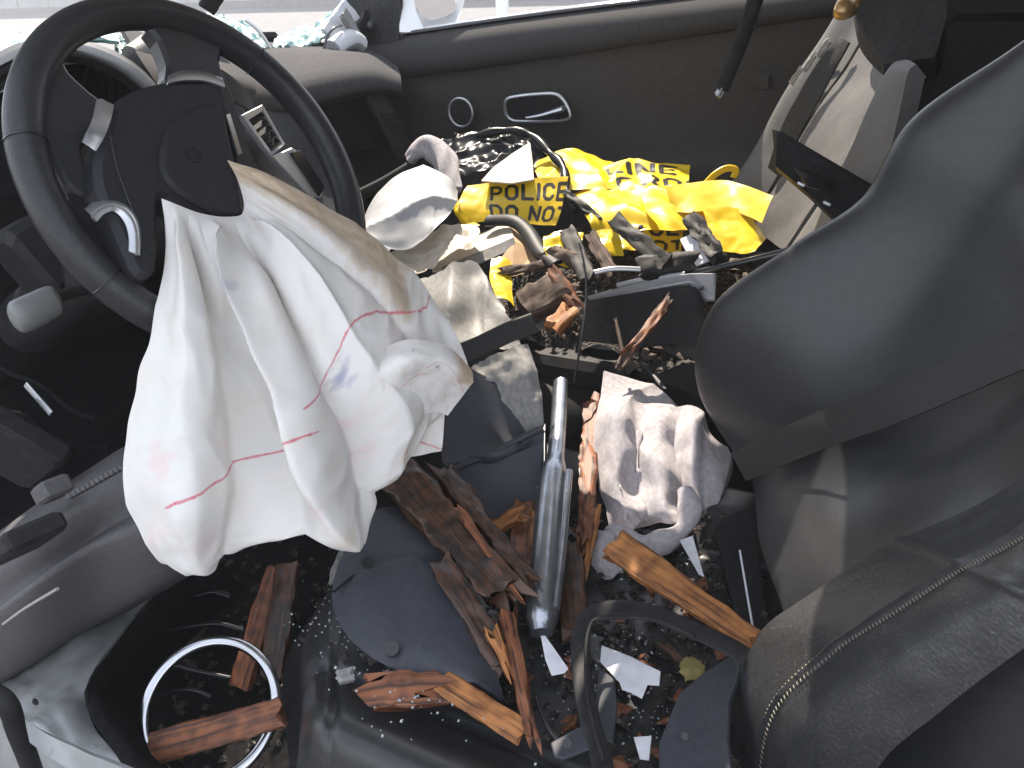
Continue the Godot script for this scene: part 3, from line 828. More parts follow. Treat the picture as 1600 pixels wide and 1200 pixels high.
func dashboard(c: Node3D) -> void:
	# top pad: rows run front to rear, columns from the middle to the passenger's side
	var m := M.new()
	patch(m, [[Vector3(-0.74, 0.9474, -0.3019), Vector3(-0.74, 0.9255, -0.481), Vector3(-0.74, 0.9113, -0.6286), Vector3(-0.74, 0.8975, -0.7723), Vector3(-0.74, 0.8699, -0.9937)], [Vector3(-0.62, 0.9365, -0.1836), Vector3(-0.62, 0.9214, -0.3485), Vector3(-0.62, 0.9123, -0.4842), Vector3(-0.62, 0.8963, -0.6146), Vector3(-0.62, 0.8654, -0.7738)], [Vector3(-0.55, 0.9231, -0.1347), Vector3(-0.55, 0.9075, -0.2682), Vector3(-0.55, 0.9068, -0.3984), Vector3(-0.55, 0.8946, -0.5336), Vector3(-0.55, 0.8559, -0.6631)], [Vector3(-0.47, 0.9033, -0.0578), Vector3(-0.47, 0.8833, -0.1741), Vector3(-0.47, 0.8846, -0.2966), Vector3(-0.47, 0.8778, -0.4455), Vector3(-0.47, 0.8488, -0.5563)], [Vector3(-0.45, 0.8775, -0.0334), Vector3(-0.45, 0.8519, -0.1437), Vector3(-0.45, 0.8531, -0.2647), Vector3(-0.45, 0.8492, -0.4232), Vector3(-0.45, 0.8295, -0.5284)], [Vector3(-0.47, 0.8537, -0.052), Vector3(-0.47, 0.8332, -0.1606), Vector3(-0.47, 0.832, -0.2931), Vector3(-0.47, 0.83, -0.4505), Vector3(-0.47, 0.8097, -0.5536)], [Vector3(-0.55, 0.8277, -0.1238), Vector3(-0.55, 0.8072, -0.2412), Vector3(-0.55, 0.8077, -0.3843), Vector3(-0.55, 0.8066, -0.5611), Vector3(-0.55, 0.7819, -0.6695)]], 40, 40, {"thick": 0.012})
	var dash := obj("dashboard", m, K.dash, c, "dusty grey dashboard")
	# front face under the pad, with the open airbag hatch
	m = M.new()
	patch(m, [[Vector3(-0.53, 0.8584, -0.0741), Vector3(-0.53, 0.8277, -0.2076), Vector3(-0.53, 0.8174, -0.3134), Vector3(-0.53, 0.817, -0.3928), Vector3(-0.53, 0.8178, -0.5245), Vector3(-0.53, 0.7934, -0.6531)], [Vector3(-0.55, 0.7823, -0.0707), Vector3(-0.55, 0.7535, -0.209), Vector3(-0.55, 0.7374, -0.3167), Vector3(-0.55, 0.7364, -0.4199), Vector3(-0.55, 0.7335, -0.5824), Vector3(-0.55, 0.703, -0.7091)], [Vector3(-0.52, 0.6641, -0.0069), Vector3(-0.52, 0.6361, -0.1448), Vector3(-0.52, 0.6261, -0.2732), Vector3(-0.52, 0.6279, -0.4233), Vector3(-0.52, 0.6358, -0.5712), Vector3(-0.52, 0.6342, -0.6794)]], 24, 12, {"thick": 0.01})
	obj("fascia", m, K.black, dash)
	m = M.new()
	slab(m, [Vector3(-0.505, 0.8211, -0.2665), Vector3(-0.505, 0.8235, -0.4045), Vector3(-0.505, 0.8294, -0.4842), Vector3(-0.505, 0.721, -0.5466), Vector3(-0.505, 0.6996, -0.5624), Vector3(-0.505, 0.7167, -0.4235), Vector3(-0.505, 0.7015, -0.3342), Vector3(-0.505, 0.7588, -0.3039)], Vector3(1, 0.1, 0), 0.012, 0.003)
	obj("glove_box", m, K.gloss, dash)
	m = M.new()
	patch(m, [[Vector3(-0.49, 0.8375, -0.4482), Vector3(-0.49, 0.8375, -0.4838), Vector3(-0.49, 0.8357, -0.5155)], [Vector3(-0.475, 0.7848, -0.4611), Vector3(-0.475, 0.7839, -0.4979), Vector3(-0.475, 0.7793, -0.5255)], [Vector3(-0.48, 0.7115, -0.5093), Vector3(-0.48, 0.7102, -0.5436), Vector3(-0.48, 0.7089, -0.579)], [Vector3(-0.49, 0.6736, -0.5408), Vector3(-0.49, 0.6724, -0.5869), Vector3(-0.49, 0.6744, -0.6192)]], 10, 14, {"thick": 0.008})
	obj("end_cap", m, K.door, dash)
	for k in 4:
		m = M.new()
		block(m, Vector3(-0.468, 0.7824, -0.4925).lerp(Vector3(-0.468, 0.752, -0.5295), k / 3.0), Vector3(-0.468, 0.7717, -0.5732) - Vector3(-0.468, 0.7801, -0.4596), Vector3(1, 0.4, 0), Vector3(0.05, 0.004, 0.005), 0.001)
		obj("vent_slat", m, K.black, dash)
	# driver's side: the dark hood over the instruments
	m = M.new()
	patch(m, [[Vector3(-0.56, 0.9583, 0.3017), Vector3(-0.56, 0.9891, 0.2197), Vector3(-0.56, 0.9892, 0.1515), Vector3(-0.56, 0.9737, 0.0817), Vector3(-0.56, 0.9306, 0.0123), Vector3(-0.56, 0.857, -0.0445)], [Vector3(-0.4, 0.9528, 0.3984), Vector3(-0.4, 0.9853, 0.3253), Vector3(-0.4, 0.9919, 0.2641), Vector3(-0.4, 0.9766, 0.2045), Vector3(-0.4, 0.9411, 0.1494), Vector3(-0.4, 0.874, 0.1081)], [Vector3(-0.36, 0.9476, 0.424), Vector3(-0.36, 0.9791, 0.3536), Vector3(-0.36, 0.9864, 0.2944), Vector3(-0.36, 0.9732, 0.2412), Vector3(-0.36, 0.9395, 0.1938), Vector3(-0.36, 0.8796, 0.1559)], [Vector3(-0.37, 0.9368, 0.4221), Vector3(-0.37, 0.9676, 0.3512), Vector3(-0.37, 0.9759, 0.291), Vector3(-0.37, 0.9626, 0.2418), Vector3(-0.37, 0.9304, 0.1987), Vector3(-0.37, 0.8721, 0.1641)]], 30, 16, {"thick": 0.012})
	var hood := obj("instrument_hood", m, K.black, dash)
	m = M.new()
	patch(m, [[Vector3(-0.46, 0.9254, 0.3731), Vector3(-0.46, 0.9532, 0.2804), Vector3(-0.46, 0.9644, 0.2121), Vector3(-0.46, 0.9492, 0.1672), Vector3(-0.46, 0.91, 0.1205), Vector3(-0.46, 0.8491, 0.0868)], [Vector3(-0.45, 0.8206, 0.418), Vector3(-0.45, 0.823, 0.3335), Vector3(-0.45, 0.8241, 0.2677), Vector3(-0.45, 0.8213, 0.2178), Vector3(-0.45, 0.8084, 0.1616), Vector3(-0.45, 0.797, 0.1118)]], 16, 8, {"thick": 0.01})
	obj("instrument_panel", m, K.gloss, dash)
	for q in [Vector3(-0.445, 0.9422, 0.2133), Vector3(-0.445, 0.9181, 0.1726)]:
		m = M.new()
		var ring := []
		for k in 16:
			var a := TAU * k / 16.0
			ring.append(q + Vector3(-0.15 * sin(a), sin(a), cos(a)) * 0.042)
		tube(m, ring, 0.003, 6, {"closed": true})
		obj("gauge_ring", m, K.black, hood)
	# pad between the hood and the middle
	m = M.new()
	patch(m, [[Vector3(-0.66, 0.9934, -0.0397), Vector3(-0.66, 0.9657, -0.1251), Vector3(-0.66, 0.9519, -0.2265), Vector3(-0.66, 0.942, -0.307)], [Vector3(-0.52, 0.9584, 0.0551), Vector3(-0.52, 0.942, -0.0078), Vector3(-0.52, 0.9291, -0.0855), Vector3(-0.52, 0.9087, -0.1699)], [Vector3(-0.46, 0.9129, 0.0788), Vector3(-0.46, 0.9152, 0.0288), Vector3(-0.46, 0.916, -0.0377), Vector3(-0.46, 0.8852, -0.1163)], [Vector3(-0.46, 0.865, 0.0694), Vector3(-0.46, 0.8658, 0.0178), Vector3(-0.46, 0.8644, -0.0509), Vector3(-0.46, 0.8431, -0.1046)]], 16, 16, {"thick": 0.01})
	obj("centre_pad", m, K.dash, dash)
	# centre stack with its bright vent
	m = M.new()
	patch(m, [[Vector3(-0.46, 0.8954, 0.022), Vector3(-0.46, 0.8933, -0.0592), Vector3(-0.46, 0.8606, -0.1409), Vector3(-0.46, 0.8236, -0.2329)], [Vector3(-0.42, 0.8322, 0.0392), Vector3(-0.42, 0.8265, -0.0431), Vector3(-0.42, 0.7891, -0.1264), Vector3(-0.42, 0.7504, -0.2033)], [Vector3(-0.36, 0.7312, 0.0599), Vector3(-0.36, 0.7227, -0.0105), Vector3(-0.36, 0.7134, -0.0879), Vector3(-0.36, 0.6921, -0.1705)], [Vector3(-0.25, 0.6294, 0.0922), Vector3(-0.25, 0.6291, 0.0314), Vector3(-0.25, 0.6391, -0.0367), Vector3(-0.25, 0.6228, -0.1229)]], 20, 20, {"thick": 0.012})
	obj("centre_stack", m, K.black, dash)
	m = M.new()
	patch(m, [[Vector3(-0.405, 0.937, 0.0122), Vector3(-0.405, 0.9286, -0.0038), Vector3(-0.405, 0.9108, -0.0258), Vector3(-0.405, 0.8865, -0.0472)], [Vector3(-0.39, 0.8969, 0.0202), Vector3(-0.39, 0.887, 0.0043), Vector3(-0.39, 0.8737, -0.0195), Vector3(-0.39, 0.8531, -0.0367)]], 8, 6, {"thick": 0.006})
	obj("stack_trim", m, K.dash, dash)
	var frame := [[Vector3(-0.372, 0.8681, 0.013), Vector3(-0.372, 0.8765, -0.0356), Vector3(-0.372, 0.8079, -0.0711), Vector3(-0.372, 0.7958, -0.0342)], [Vector3(-0.372, 0.859, -0.001), Vector3(-0.372, 0.867, -0.0344), Vector3(-0.372, 0.8114, -0.0643), Vector3(-0.372, 0.8023, -0.0375)]]
	for k in 4:
		var e := (k + 1) % 4
		m = M.new()
		slab(m, [frame[0][k], frame[0][e], frame[1][e], frame[1][k]], Vector3(0.9, 0.35, 0.2), 0.012, 0.0015)
		obj("vent_frame", m, K.silverplastic, dash)
	m = M.new()
	slab(m, [Vector3(-0.392, 0.8546, -0.0276), Vector3(-0.392, 0.8594, -0.0582), Vector3(-0.392, 0.8075, -0.0839), Vector3(-0.392, 0.7995, -0.0509)], Vector3(0.9, 0.35, 0.2), 0.006, 0.0)
	obj("vent_well", m, K.gloss, dash)
	for k in 5:
		var f := (k + 0.5) / 5.0
		m = M.new()
		var a: Vector3 = frame[1][0].lerp(frame[1][3], f)
		var b: Vector3 = frame[1][1].lerp(frame[1][2], f)
		block(m, (a + b) / 2.0 - Vector3(0.006, 0, 0), b - a, Vector3(0.5, 0.8, 0.1), Vector3((b - a).length(), 0.003, 0.01), 0.001)
		obj("vent_slat", m, K.black, dash)
	m = M.new()
	slab(m, [Vector3(-0.36, 0.7991, -0.0221), Vector3(-0.36, 0.8032, -0.072), Vector3(-0.36, 0.7889, -0.0906), Vector3(-0.36, 0.7138, -0.1307), Vector3(-0.36, 0.6932, -0.1135), Vector3(-0.36, 0.7218, -0.09)], Vector3(0.9, 0.35, 0.2), 0.012, 0.002)
	obj("switch_panel", m, K.silverplastic, dash)
	m = M.new()
	slab(m, [Vector3(-0.352, 0.7978, -0.06), Vector3(-0.352, 0.7971, -0.0835), Vector3(-0.352, 0.724, -0.1287), Vector3(-0.352, 0.7124, -0.112)], Vector3(0.9, 0.35, 0.2), 0.006, 0.001)
	obj("screen", m, K.gloss, dash)

func passenger_door(c: Node3D) -> void:
	var m := M.new()
	# upper roll of the door trim
	patch(m, [[Vector3(-0.7525, 0.9094, -0.74), Vector3(-0.5888, 0.9226, -0.74), Vector3(-0.2888, 0.9512, -0.74), Vector3(0.0559, 0.9831, -0.74), Vector3(0.3633, 1.011, -0.74), Vector3(0.5639, 1.029, -0.74)], [Vector3(-0.73, 0.9035, -0.71), Vector3(-0.5692, 0.9141, -0.71), Vector3(-0.2735, 0.9444, -0.71), Vector3(0.0659, 0.9755, -0.71), Vector3(0.3686, 1.004, -0.71), Vector3(0.566, 1.022, -0.71)], [Vector3(-0.7066, 0.8814, -0.675), Vector3(-0.5478, 0.8929, -0.675), Vector3(-0.2562, 0.9259, -0.675), Vector3(0.0781, 0.9573, -0.675), Vector3(0.3759, 0.9868, -0.675), Vector3(0.5699, 1.006, -0.675)], [Vector3(-0.7012, 0.8462, -0.66), Vector3(-0.5421, 0.8591, -0.66), Vector3(-0.2501, 0.8923, -0.66), Vector3(0.0841, 0.9315, -0.66), Vector3(0.3809, 0.9655, -0.66), Vector3(0.5741, 0.986, -0.66)], [Vector3(-0.7135, 0.8131, -0.668), Vector3(-0.551, 0.8345, -0.668), Vector3(-0.2555, 0.8686, -0.668), Vector3(0.0824, 0.9127, -0.668), Vector3(0.3816, 0.9518, -0.668), Vector3(0.5758, 0.9762, -0.668)], [Vector3(-0.7289, 0.8015, -0.685), Vector3(-0.564, 0.825, -0.685), Vector3(-0.2648, 0.8614, -0.685), Vector3(0.0772, 0.9065, -0.685), Vector3(0.3798, 0.9465, -0.685), Vector3(0.5763, 0.9715, -0.685)]], 40, 24, {"thick": 0.01})
	var door := obj("passenger_door", m, K.roll, c, "grey passenger door, closed, its window gone")
	m = M.new()
	patch(m, [[Vector3(-0.7324, 0.8037, -0.69), Vector3(-0.5672, 0.8271, -0.69), Vector3(-0.2673, 0.8634, -0.69), Vector3(0.0755, 0.9084, -0.69), Vector3(0.3789, 0.9482, -0.69), Vector3(0.5759, 0.9731, -0.69)], [Vector3(-0.7028, 0.7386, -0.688), Vector3(-0.5464, 0.7661, -0.688), Vector3(-0.2693, 0.8056, -0.688), Vector3(0.0788, 0.8498, -0.688), Vector3(0.3872, 0.8884, -0.688), Vector3(0.5884, 0.9088, -0.688)], [Vector3(-0.6935, 0.6846, -0.69), Vector3(-0.5359, 0.7146, -0.69), Vector3(-0.2737, 0.7397, -0.69), Vector3(0.0814, 0.7787, -0.69), Vector3(0.3973, 0.8115, -0.69), Vector3(0.6041, 0.8272, -0.69)], [Vector3(-0.6917, 0.5489, -0.685), Vector3(-0.5304, 0.5775, -0.685), Vector3(-0.2771, 0.6261, -0.685), Vector3(0.0871, 0.6904, -0.685), Vector3(0.4103, 0.7206, -0.685), Vector3(0.6227, 0.7319, -0.685)], [Vector3(-0.6673, 0.4568, -0.66), Vector3(-0.5053, 0.4896, -0.66), Vector3(-0.2683, 0.5434, -0.66), Vector3(0.0979, 0.6307, -0.66), Vector3(0.4211, 0.667, -0.66), Vector3(0.6329, 0.6821, -0.66)], [Vector3(-0.62, 0.42, -0.66), Vector3(-0.45, 0.42, -0.66), Vector3(-0.2, 0.42, -0.66), Vector3(0.1, 0.42, -0.66), Vector3(0.4, 0.42, -0.66), Vector3(0.7, 0.42, -0.66)], [Vector3(-0.95, 0.19, -0.67), Vector3(-0.6, 0.19, -0.67), Vector3(-0.2, 0.19, -0.67), Vector3(0.1, 0.19, -0.67), Vector3(0.4, 0.19, -0.67), Vector3(1.2, 0.19, -0.67)]], 40, 30, {"thick": 0.02})
	obj("door_card", m, K.door, door)
	m = M.new()
	patch(m, [[Vector3(-0.7146, 1.075, -0.73), Vector3(-0.6778, 1.073, -0.73), Vector3(-0.6325, 1.071, -0.73), Vector3(-0.5847, 1.07, -0.73), Vector3(-0.5585, 1.069, -0.73)], [Vector3(-0.7228, 0.9955, -0.71), Vector3(-0.6667, 0.9942, -0.71), Vector3(-0.621, 0.9932, -0.71), Vector3(-0.5816, 0.9923, -0.71), Vector3(-0.5604, 0.9918, -0.71)], [Vector3(-0.7593, 0.9131, -0.7), Vector3(-0.6794, 0.9295, -0.7), Vector3(-0.622, 0.94, -0.7), Vector3(-0.5821, 0.9396, -0.7), Vector3(-0.5632, 0.9205, -0.7)], [Vector3(-0.7577, 0.8796, -0.69), Vector3(-0.6793, 0.8856, -0.69), Vector3(-0.6222, 0.8913, -0.69), Vector3(-0.5823, 0.8886, -0.69), Vector3(-0.5617, 0.8804, -0.69)]], 12, 16, {"thick": 0.012, "amp": 0.003, "seed": 6})
	obj("window_pillar", m, K.black, door)
	var q: Vector3 = Vector3(-0.3907, 0.7593, -0.664)
	m = M.new()
	var ring := []
	var disc := []
	for k in 24:
		var a := TAU * k / 24.0
		ring.append(q + Vector3(cos(a), sin(a), 0) * 0.031)
		disc.append(q + Vector3(cos(a), sin(a), 0) * 0.029 + Vector3(0, 0, 0.002))
	tube(m, ring, 0.0035, 8, {"closed": true, "steps": 48})
	var sp := obj("tweeter", m, K.black, door)
	sp.material_override = K.silver
	m = M.new()
	slab(m, disc, Vector3(0, 0, 1), 0.008, 0.002)
	obj("tweeter_grille", m, K.black, door)
	m = M.new()
	var bez := [Vector3(-0.2702, 0.7904, -0.664), Vector3(-0.2382, 0.7992, -0.664), Vector3(-0.1918, 0.8043, -0.664), Vector3(-0.1525, 0.8052, -0.664), Vector3(-0.1319, 0.7916, -0.664), Vector3(-0.119, 0.766, -0.664), Vector3(-0.1266, 0.7539, -0.664), Vector3(-0.166, 0.7484, -0.664), Vector3(-0.2281, 0.746, -0.664), Vector3(-0.2598, 0.7475, -0.664), Vector3(-0.2749, 0.7633, -0.664)]
	tube(m, bez, 0.0042, 8, {"closed": true, "steps": 66})
	obj("handle_bezel", m, K.silver, door)
	m = M.new()
	slab(m, smooth(bez, 3), Vector3(0, 0, 1), 0.004, 0.0)
	obj("handle_cup", m, K.gloss, door)
	m = M.new()
	tube(m, [Vector3(-0.2205, 0.7558, -0.656), Vector3(-0.1847, 0.7624, -0.656), Vector3(-0.1526, 0.7714, -0.656), Vector3(-0.1315, 0.7773, -0.656)], 0.006, 10, {"sy": 0.7, "taper": func(t): return 0.5 + t})
	obj("door_handle", m, K.silver, door)
	m = M.new()
	block(m, Vector3(0.2721, 0.8367, -0.668), Vector3(1, 0.06, 0), Vector3.UP, Vector3(0.028, 0.028, 0.006), 0.002)
	obj("trim_plug", m, K.door, door)
	m = M.new()
	tube(m, [Vector3(-0.5643, 0.9208, -0.712), Vector3(-0.2742, 0.9505, -0.712), Vector3(0.065, 0.981, -0.712), Vector3(0.3677, 1.008, -0.712)], 0.005, 6)
	obj("window_seal", m, K.gloss, door)
	# outer skin, white
	m = M.new()
	patch(m, [[Vector3(-0.7289, 0.9074, -0.76), Vector3(-0.2992, 0.9525, -0.76), Vector3(0.0493, 0.9845, -0.76), Vector3(0.5634, 1.028, -0.76)], [Vector3(-0.7703, 0.8435, -0.8), Vector3(-0.3235, 0.8886, -0.8), Vector3(0.0391, 0.9252, -0.8), Vector3(0.5735, 0.9714, -0.8)], [Vector3(-0.8272, 0.5094, -0.8), Vector3(-0.3413, 0.5476, -0.8), Vector3(0.0549, 0.5788, -0.8), Vector3(0.6405, 0.6249, -0.8)]], 12, 12, {"thick": 0.004})
	obj("outer_skin", m, K.white, door)
	# wing mirror
	m = M.new()
	patch(m, [[Vector3(-0.6104, 1.082, -0.8), Vector3(-0.5633, 1.087, -0.8), Vector3(-0.4939, 1.084, -0.8), Vector3(-0.4366, 1.062, -0.8)], [Vector3(-0.6607, 1.042, -0.87), Vector3(-0.6031, 1.067, -0.87), Vector3(-0.5226, 1.057, -0.87), Vector3(-0.4763, 1.022, -0.87)], [Vector3(-0.6784, 0.9842, -0.89), Vector3(-0.6265, 0.9831, -0.89), Vector3(-0.5424, 0.9812, -0.89), Vector3(-0.499, 0.9774, -0.89)], [Vector3(-0.6653, 0.9209, -0.87), Vector3(-0.6109, 0.9233, -0.87), Vector3(-0.5448, 0.9255, -0.87), Vector3(-0.5042, 0.9478, -0.87)], [Vector3(-0.6148, 0.9119, -0.8), Vector3(-0.5624, 0.9144, -0.8), Vector3(-0.507, 0.9224, -0.8), Vector3(-0.4702, 0.9359, -0.8)]], 20, 20, {"thick": 0.004})
	var mir := obj("wing_mirror", m, K.white, door, "white wing mirror outside the passenger window")
	m = M.new()
	slab(m, smooth([Vector3(-0.5601, 1.028, -0.7737), Vector3(-0.5502, 1.04, -0.7986), Vector3(-0.5237, 1.032, -0.8676), Vector3(-0.5122, 1.008, -0.8985), Vector3(-0.5129, 0.98, -0.8984), Vector3(-0.5189, 0.9584, -0.884), Vector3(-0.5351, 0.9446, -0.8428), Vector3(-0.5503, 0.9449, -0.8037), Vector3(-0.5598, 0.9662, -0.7779), Vector3(-0.5625, 0.9885, -0.7698)], 3), Vector3(0.93, -0.02, 0.36), 0.003, 0.0)
	obj("mirror_glass", m, K.mirror, door)
	m = M.new()
	patch(m, [[Vector3(-0.5781, 1.017, -0.7405), Vector3(-0.5651, 1.016, -0.7474), Vector3(-0.5494, 1.009, -0.7516)], [Vector3(-0.5674, 0.9651, -0.7149), Vector3(-0.5518, 0.9643, -0.7231), Vector3(-0.5341, 0.966, -0.7339)], [Vector3(-0.5594, 0.9262, -0.6957), Vector3(-0.5386, 0.9251, -0.7066), Vector3(-0.5115, 0.9314, -0.7254)]], 8, 8, {"thick": 0.02})
	obj("mirror_foot", m, K.white, door)
	# what is left of the screen pillar: bent metal and trim on the scuttle
	m = M.new()
	patch(m, [[Vector3(-0.66, 0.9117, -0.6226), Vector3(-0.66, 0.9126, -0.6707), Vector3(-0.66, 0.9094, -0.7353)], [Vector3(-0.66, 0.9509, -0.6696), Vector3(-0.66, 0.9437, -0.7273), Vector3(-0.66, 0.9342, -0.7771)], [Vector3(-0.67, 0.9973, -0.7524), Vector3(-0.67, 0.989, -0.8024), Vector3(-0.67, 0.981, -0.8438)], [Vector3(-0.68, 1.057, -0.8305), Vector3(-0.68, 1.05, -0.883), Vector3(-0.68, 1.041, -0.909)]], 10, 20, {"thick": 0.014, "amp": 0.006, "freq": 18.0})
	var pil := obj("windscreen_pillar", m, K.black, c, "bent stump of the far windscreen pillar")
	m = M.new()
	plank(m, Vector3(-0.64, 0.927, -0.5444), Vector3(-0.66, 0.9786, -0.6568), Vector3(1, 0.4, 0.3), 0.05, 0.012, 71, 0.002, 0.004)
	obj("pillar_trim", m, K.plasticwhite, pil)
	m = M.new()
	plank(m, Vector3(-0.63, 0.9747, -0.5899), Vector3(-0.62, 0.9286, -0.6124), Vector3(1, 0.3, 0.3), 0.024, 0.012, 73, 0.002, 0.01)
	obj("pillar_bracket", m, K.knob, pil)
	m = M.new()
	tube(m, [Vector3(-0.62, 0.911, -0.4966), Vector3(-0.62, 0.9347, -0.5151), Vector3(-0.62, 0.9477, -0.5399), Vector3(-0.62, 0.9506, -0.5671)], 0.003, 6)
	obj("pillar_wire", m, K.gloss, pil)
	m = M.new()
	plank(m, Vector3(-0.63, 0.9395, -0.6736), Vector3(-0.65, 0.9884, -0.8061), Vector3(1, 0.3, 0.3), 0.012, 0.008, 75, 0.002, 0.006)
	obj("pillar_strip", m, K.steel, pil)
	m = M.new()
	tube(m, [Vector3(-0.62, 0.9055, -0.5255), Vector3(-0.62, 0.9175, -0.5616), Vector3(-0.62, 0.9195, -0.5963), Vector3(-0.62, 0.9064, -0.6216)], 0.022, 10)
	obj("pillar_foam", m, K.plasticwhite, pil)

func passenger_seat(c: Node3D) -> void:
	var m := M.new()
	m.surf(func(u, w):
		var x := lerpf(-0.02, 0.50, u)
		var z := lerpf(-0.60, -0.11, w)
		var e := absf(2.0 * w - 1.0)
		var y := 0.50 + 0.05 * smoothstep(0.55, 0.85, e) - 0.10 * pow(maxf(0.0, (e - 0.86) / 0.14), 2.0) - 0.16 * pow(maxf(0.0, 1.0 - u / 0.14), 2.0)
		return Vector3(x, y, z), 30, 30, 0.03)
	var seat := obj("passenger_seat", m, K.leather, c, "black leather passenger seat buried in debris")
	m = M.new()
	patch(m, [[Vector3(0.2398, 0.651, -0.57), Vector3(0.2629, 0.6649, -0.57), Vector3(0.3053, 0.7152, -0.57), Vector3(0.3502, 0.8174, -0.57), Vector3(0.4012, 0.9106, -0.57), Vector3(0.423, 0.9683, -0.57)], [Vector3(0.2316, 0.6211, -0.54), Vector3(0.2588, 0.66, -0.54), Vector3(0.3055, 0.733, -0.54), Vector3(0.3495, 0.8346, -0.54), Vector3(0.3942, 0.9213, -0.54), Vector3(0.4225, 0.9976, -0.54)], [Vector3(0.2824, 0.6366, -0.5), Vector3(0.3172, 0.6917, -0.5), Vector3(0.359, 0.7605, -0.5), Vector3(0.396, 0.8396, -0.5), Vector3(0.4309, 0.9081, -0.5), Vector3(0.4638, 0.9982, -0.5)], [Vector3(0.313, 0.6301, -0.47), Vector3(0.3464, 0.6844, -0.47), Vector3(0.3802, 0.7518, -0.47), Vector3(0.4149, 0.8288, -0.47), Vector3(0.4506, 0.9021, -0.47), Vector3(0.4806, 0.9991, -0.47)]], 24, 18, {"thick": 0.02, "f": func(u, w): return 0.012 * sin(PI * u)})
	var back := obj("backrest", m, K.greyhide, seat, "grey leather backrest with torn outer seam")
	m = M.new()
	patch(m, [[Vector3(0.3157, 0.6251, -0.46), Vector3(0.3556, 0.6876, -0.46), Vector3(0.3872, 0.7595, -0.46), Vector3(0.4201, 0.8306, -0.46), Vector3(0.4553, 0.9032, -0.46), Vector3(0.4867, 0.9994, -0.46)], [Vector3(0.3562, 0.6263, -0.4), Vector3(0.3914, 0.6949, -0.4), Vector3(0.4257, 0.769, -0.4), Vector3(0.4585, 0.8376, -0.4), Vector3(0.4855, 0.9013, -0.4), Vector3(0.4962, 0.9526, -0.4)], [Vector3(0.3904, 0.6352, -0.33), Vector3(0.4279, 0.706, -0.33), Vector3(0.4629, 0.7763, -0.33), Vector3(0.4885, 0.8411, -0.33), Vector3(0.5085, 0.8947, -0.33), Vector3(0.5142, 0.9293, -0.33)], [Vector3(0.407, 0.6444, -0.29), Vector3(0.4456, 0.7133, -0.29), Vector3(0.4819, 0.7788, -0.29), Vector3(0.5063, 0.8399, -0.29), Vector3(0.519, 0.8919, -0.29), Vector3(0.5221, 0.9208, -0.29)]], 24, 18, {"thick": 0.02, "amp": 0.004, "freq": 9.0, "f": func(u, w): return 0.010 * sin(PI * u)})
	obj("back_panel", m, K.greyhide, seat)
	m = M.new()
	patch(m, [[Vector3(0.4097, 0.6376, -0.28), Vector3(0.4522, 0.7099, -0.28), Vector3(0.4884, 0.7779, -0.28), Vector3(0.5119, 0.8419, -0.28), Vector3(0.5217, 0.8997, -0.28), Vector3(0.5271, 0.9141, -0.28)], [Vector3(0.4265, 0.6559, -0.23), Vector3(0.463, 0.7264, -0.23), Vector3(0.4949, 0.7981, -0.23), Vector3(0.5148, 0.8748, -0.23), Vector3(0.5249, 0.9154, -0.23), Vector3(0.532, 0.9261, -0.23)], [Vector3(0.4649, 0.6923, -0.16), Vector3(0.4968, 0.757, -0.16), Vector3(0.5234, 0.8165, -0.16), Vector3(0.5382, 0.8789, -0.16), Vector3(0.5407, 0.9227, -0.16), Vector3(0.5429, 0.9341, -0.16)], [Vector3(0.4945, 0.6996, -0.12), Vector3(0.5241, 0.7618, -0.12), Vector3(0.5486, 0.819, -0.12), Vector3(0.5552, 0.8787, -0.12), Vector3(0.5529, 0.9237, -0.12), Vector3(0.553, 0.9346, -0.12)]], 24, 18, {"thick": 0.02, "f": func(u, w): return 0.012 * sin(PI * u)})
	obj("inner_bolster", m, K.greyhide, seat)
	m = M.new()
	patch(m, [[Vector3(0.4392, 1.003, -0.4), Vector3(0.4968, 1.01, -0.4), Vector3(0.5516, 1.016, -0.4)], [Vector3(0.4604, 0.9659, -0.34), Vector3(0.5078, 0.9732, -0.34), Vector3(0.5684, 0.9798, -0.34)], [Vector3(0.4963, 0.9313, -0.28), Vector3(0.5184, 0.9391, -0.28), Vector3(0.5695, 0.9466, -0.28)], [Vector3(0.5082, 0.9179, -0.26), Vector3(0.5305, 0.9211, -0.26), Vector3(0.5669, 0.926, -0.26)]], 16, 16, {"thick": 0.05})
	obj("headrest", m, K.dash, seat)
	m = M.new()
	patch(m, [[Vector3(0.3367, 0.7256, -0.47), Vector3(0.3493, 0.7869, -0.47), Vector3(0.3715, 0.8435, -0.47), Vector3(0.3996, 0.9018, -0.47), Vector3(0.4238, 0.9333, -0.47)], [Vector3(0.3524, 0.718, -0.46), Vector3(0.3641, 0.7822, -0.46), Vector3(0.3879, 0.8375, -0.46), Vector3(0.4151, 0.8974, -0.46), Vector3(0.4311, 0.9305, -0.46)], [Vector3(0.3699, 0.7108, -0.45), Vector3(0.3801, 0.7746, -0.45), Vector3(0.4023, 0.8297, -0.45), Vector3(0.4268, 0.8912, -0.45), Vector3(0.4404, 0.926, -0.45)]], 14, 8, {"thick": 0.004, "amp": 0.002, "freq": 20.0})
	obj("shadow_stripe", m, K.belt, seat)  # dark strip laid on the backrest in place of a shadow stripe
	for k in 3:
		m = M.new()
		plank(m, Vector3(0.3524, 0.8573, -0.51).lerp(Vector3(0.4086, 0.9203, -0.51), k / 3.0), Vector3(0.3676, 0.8827, -0.5).lerp(Vector3(0.4237, 0.9454, -0.5), k / 3.0), Vector3(-0.3, 0.4, 0.8), 0.010, 0.003, 300 + k, 0.002, 0.006)
		obj("foam_scrap", m, K.greysheet, seat)
	m = M.new()
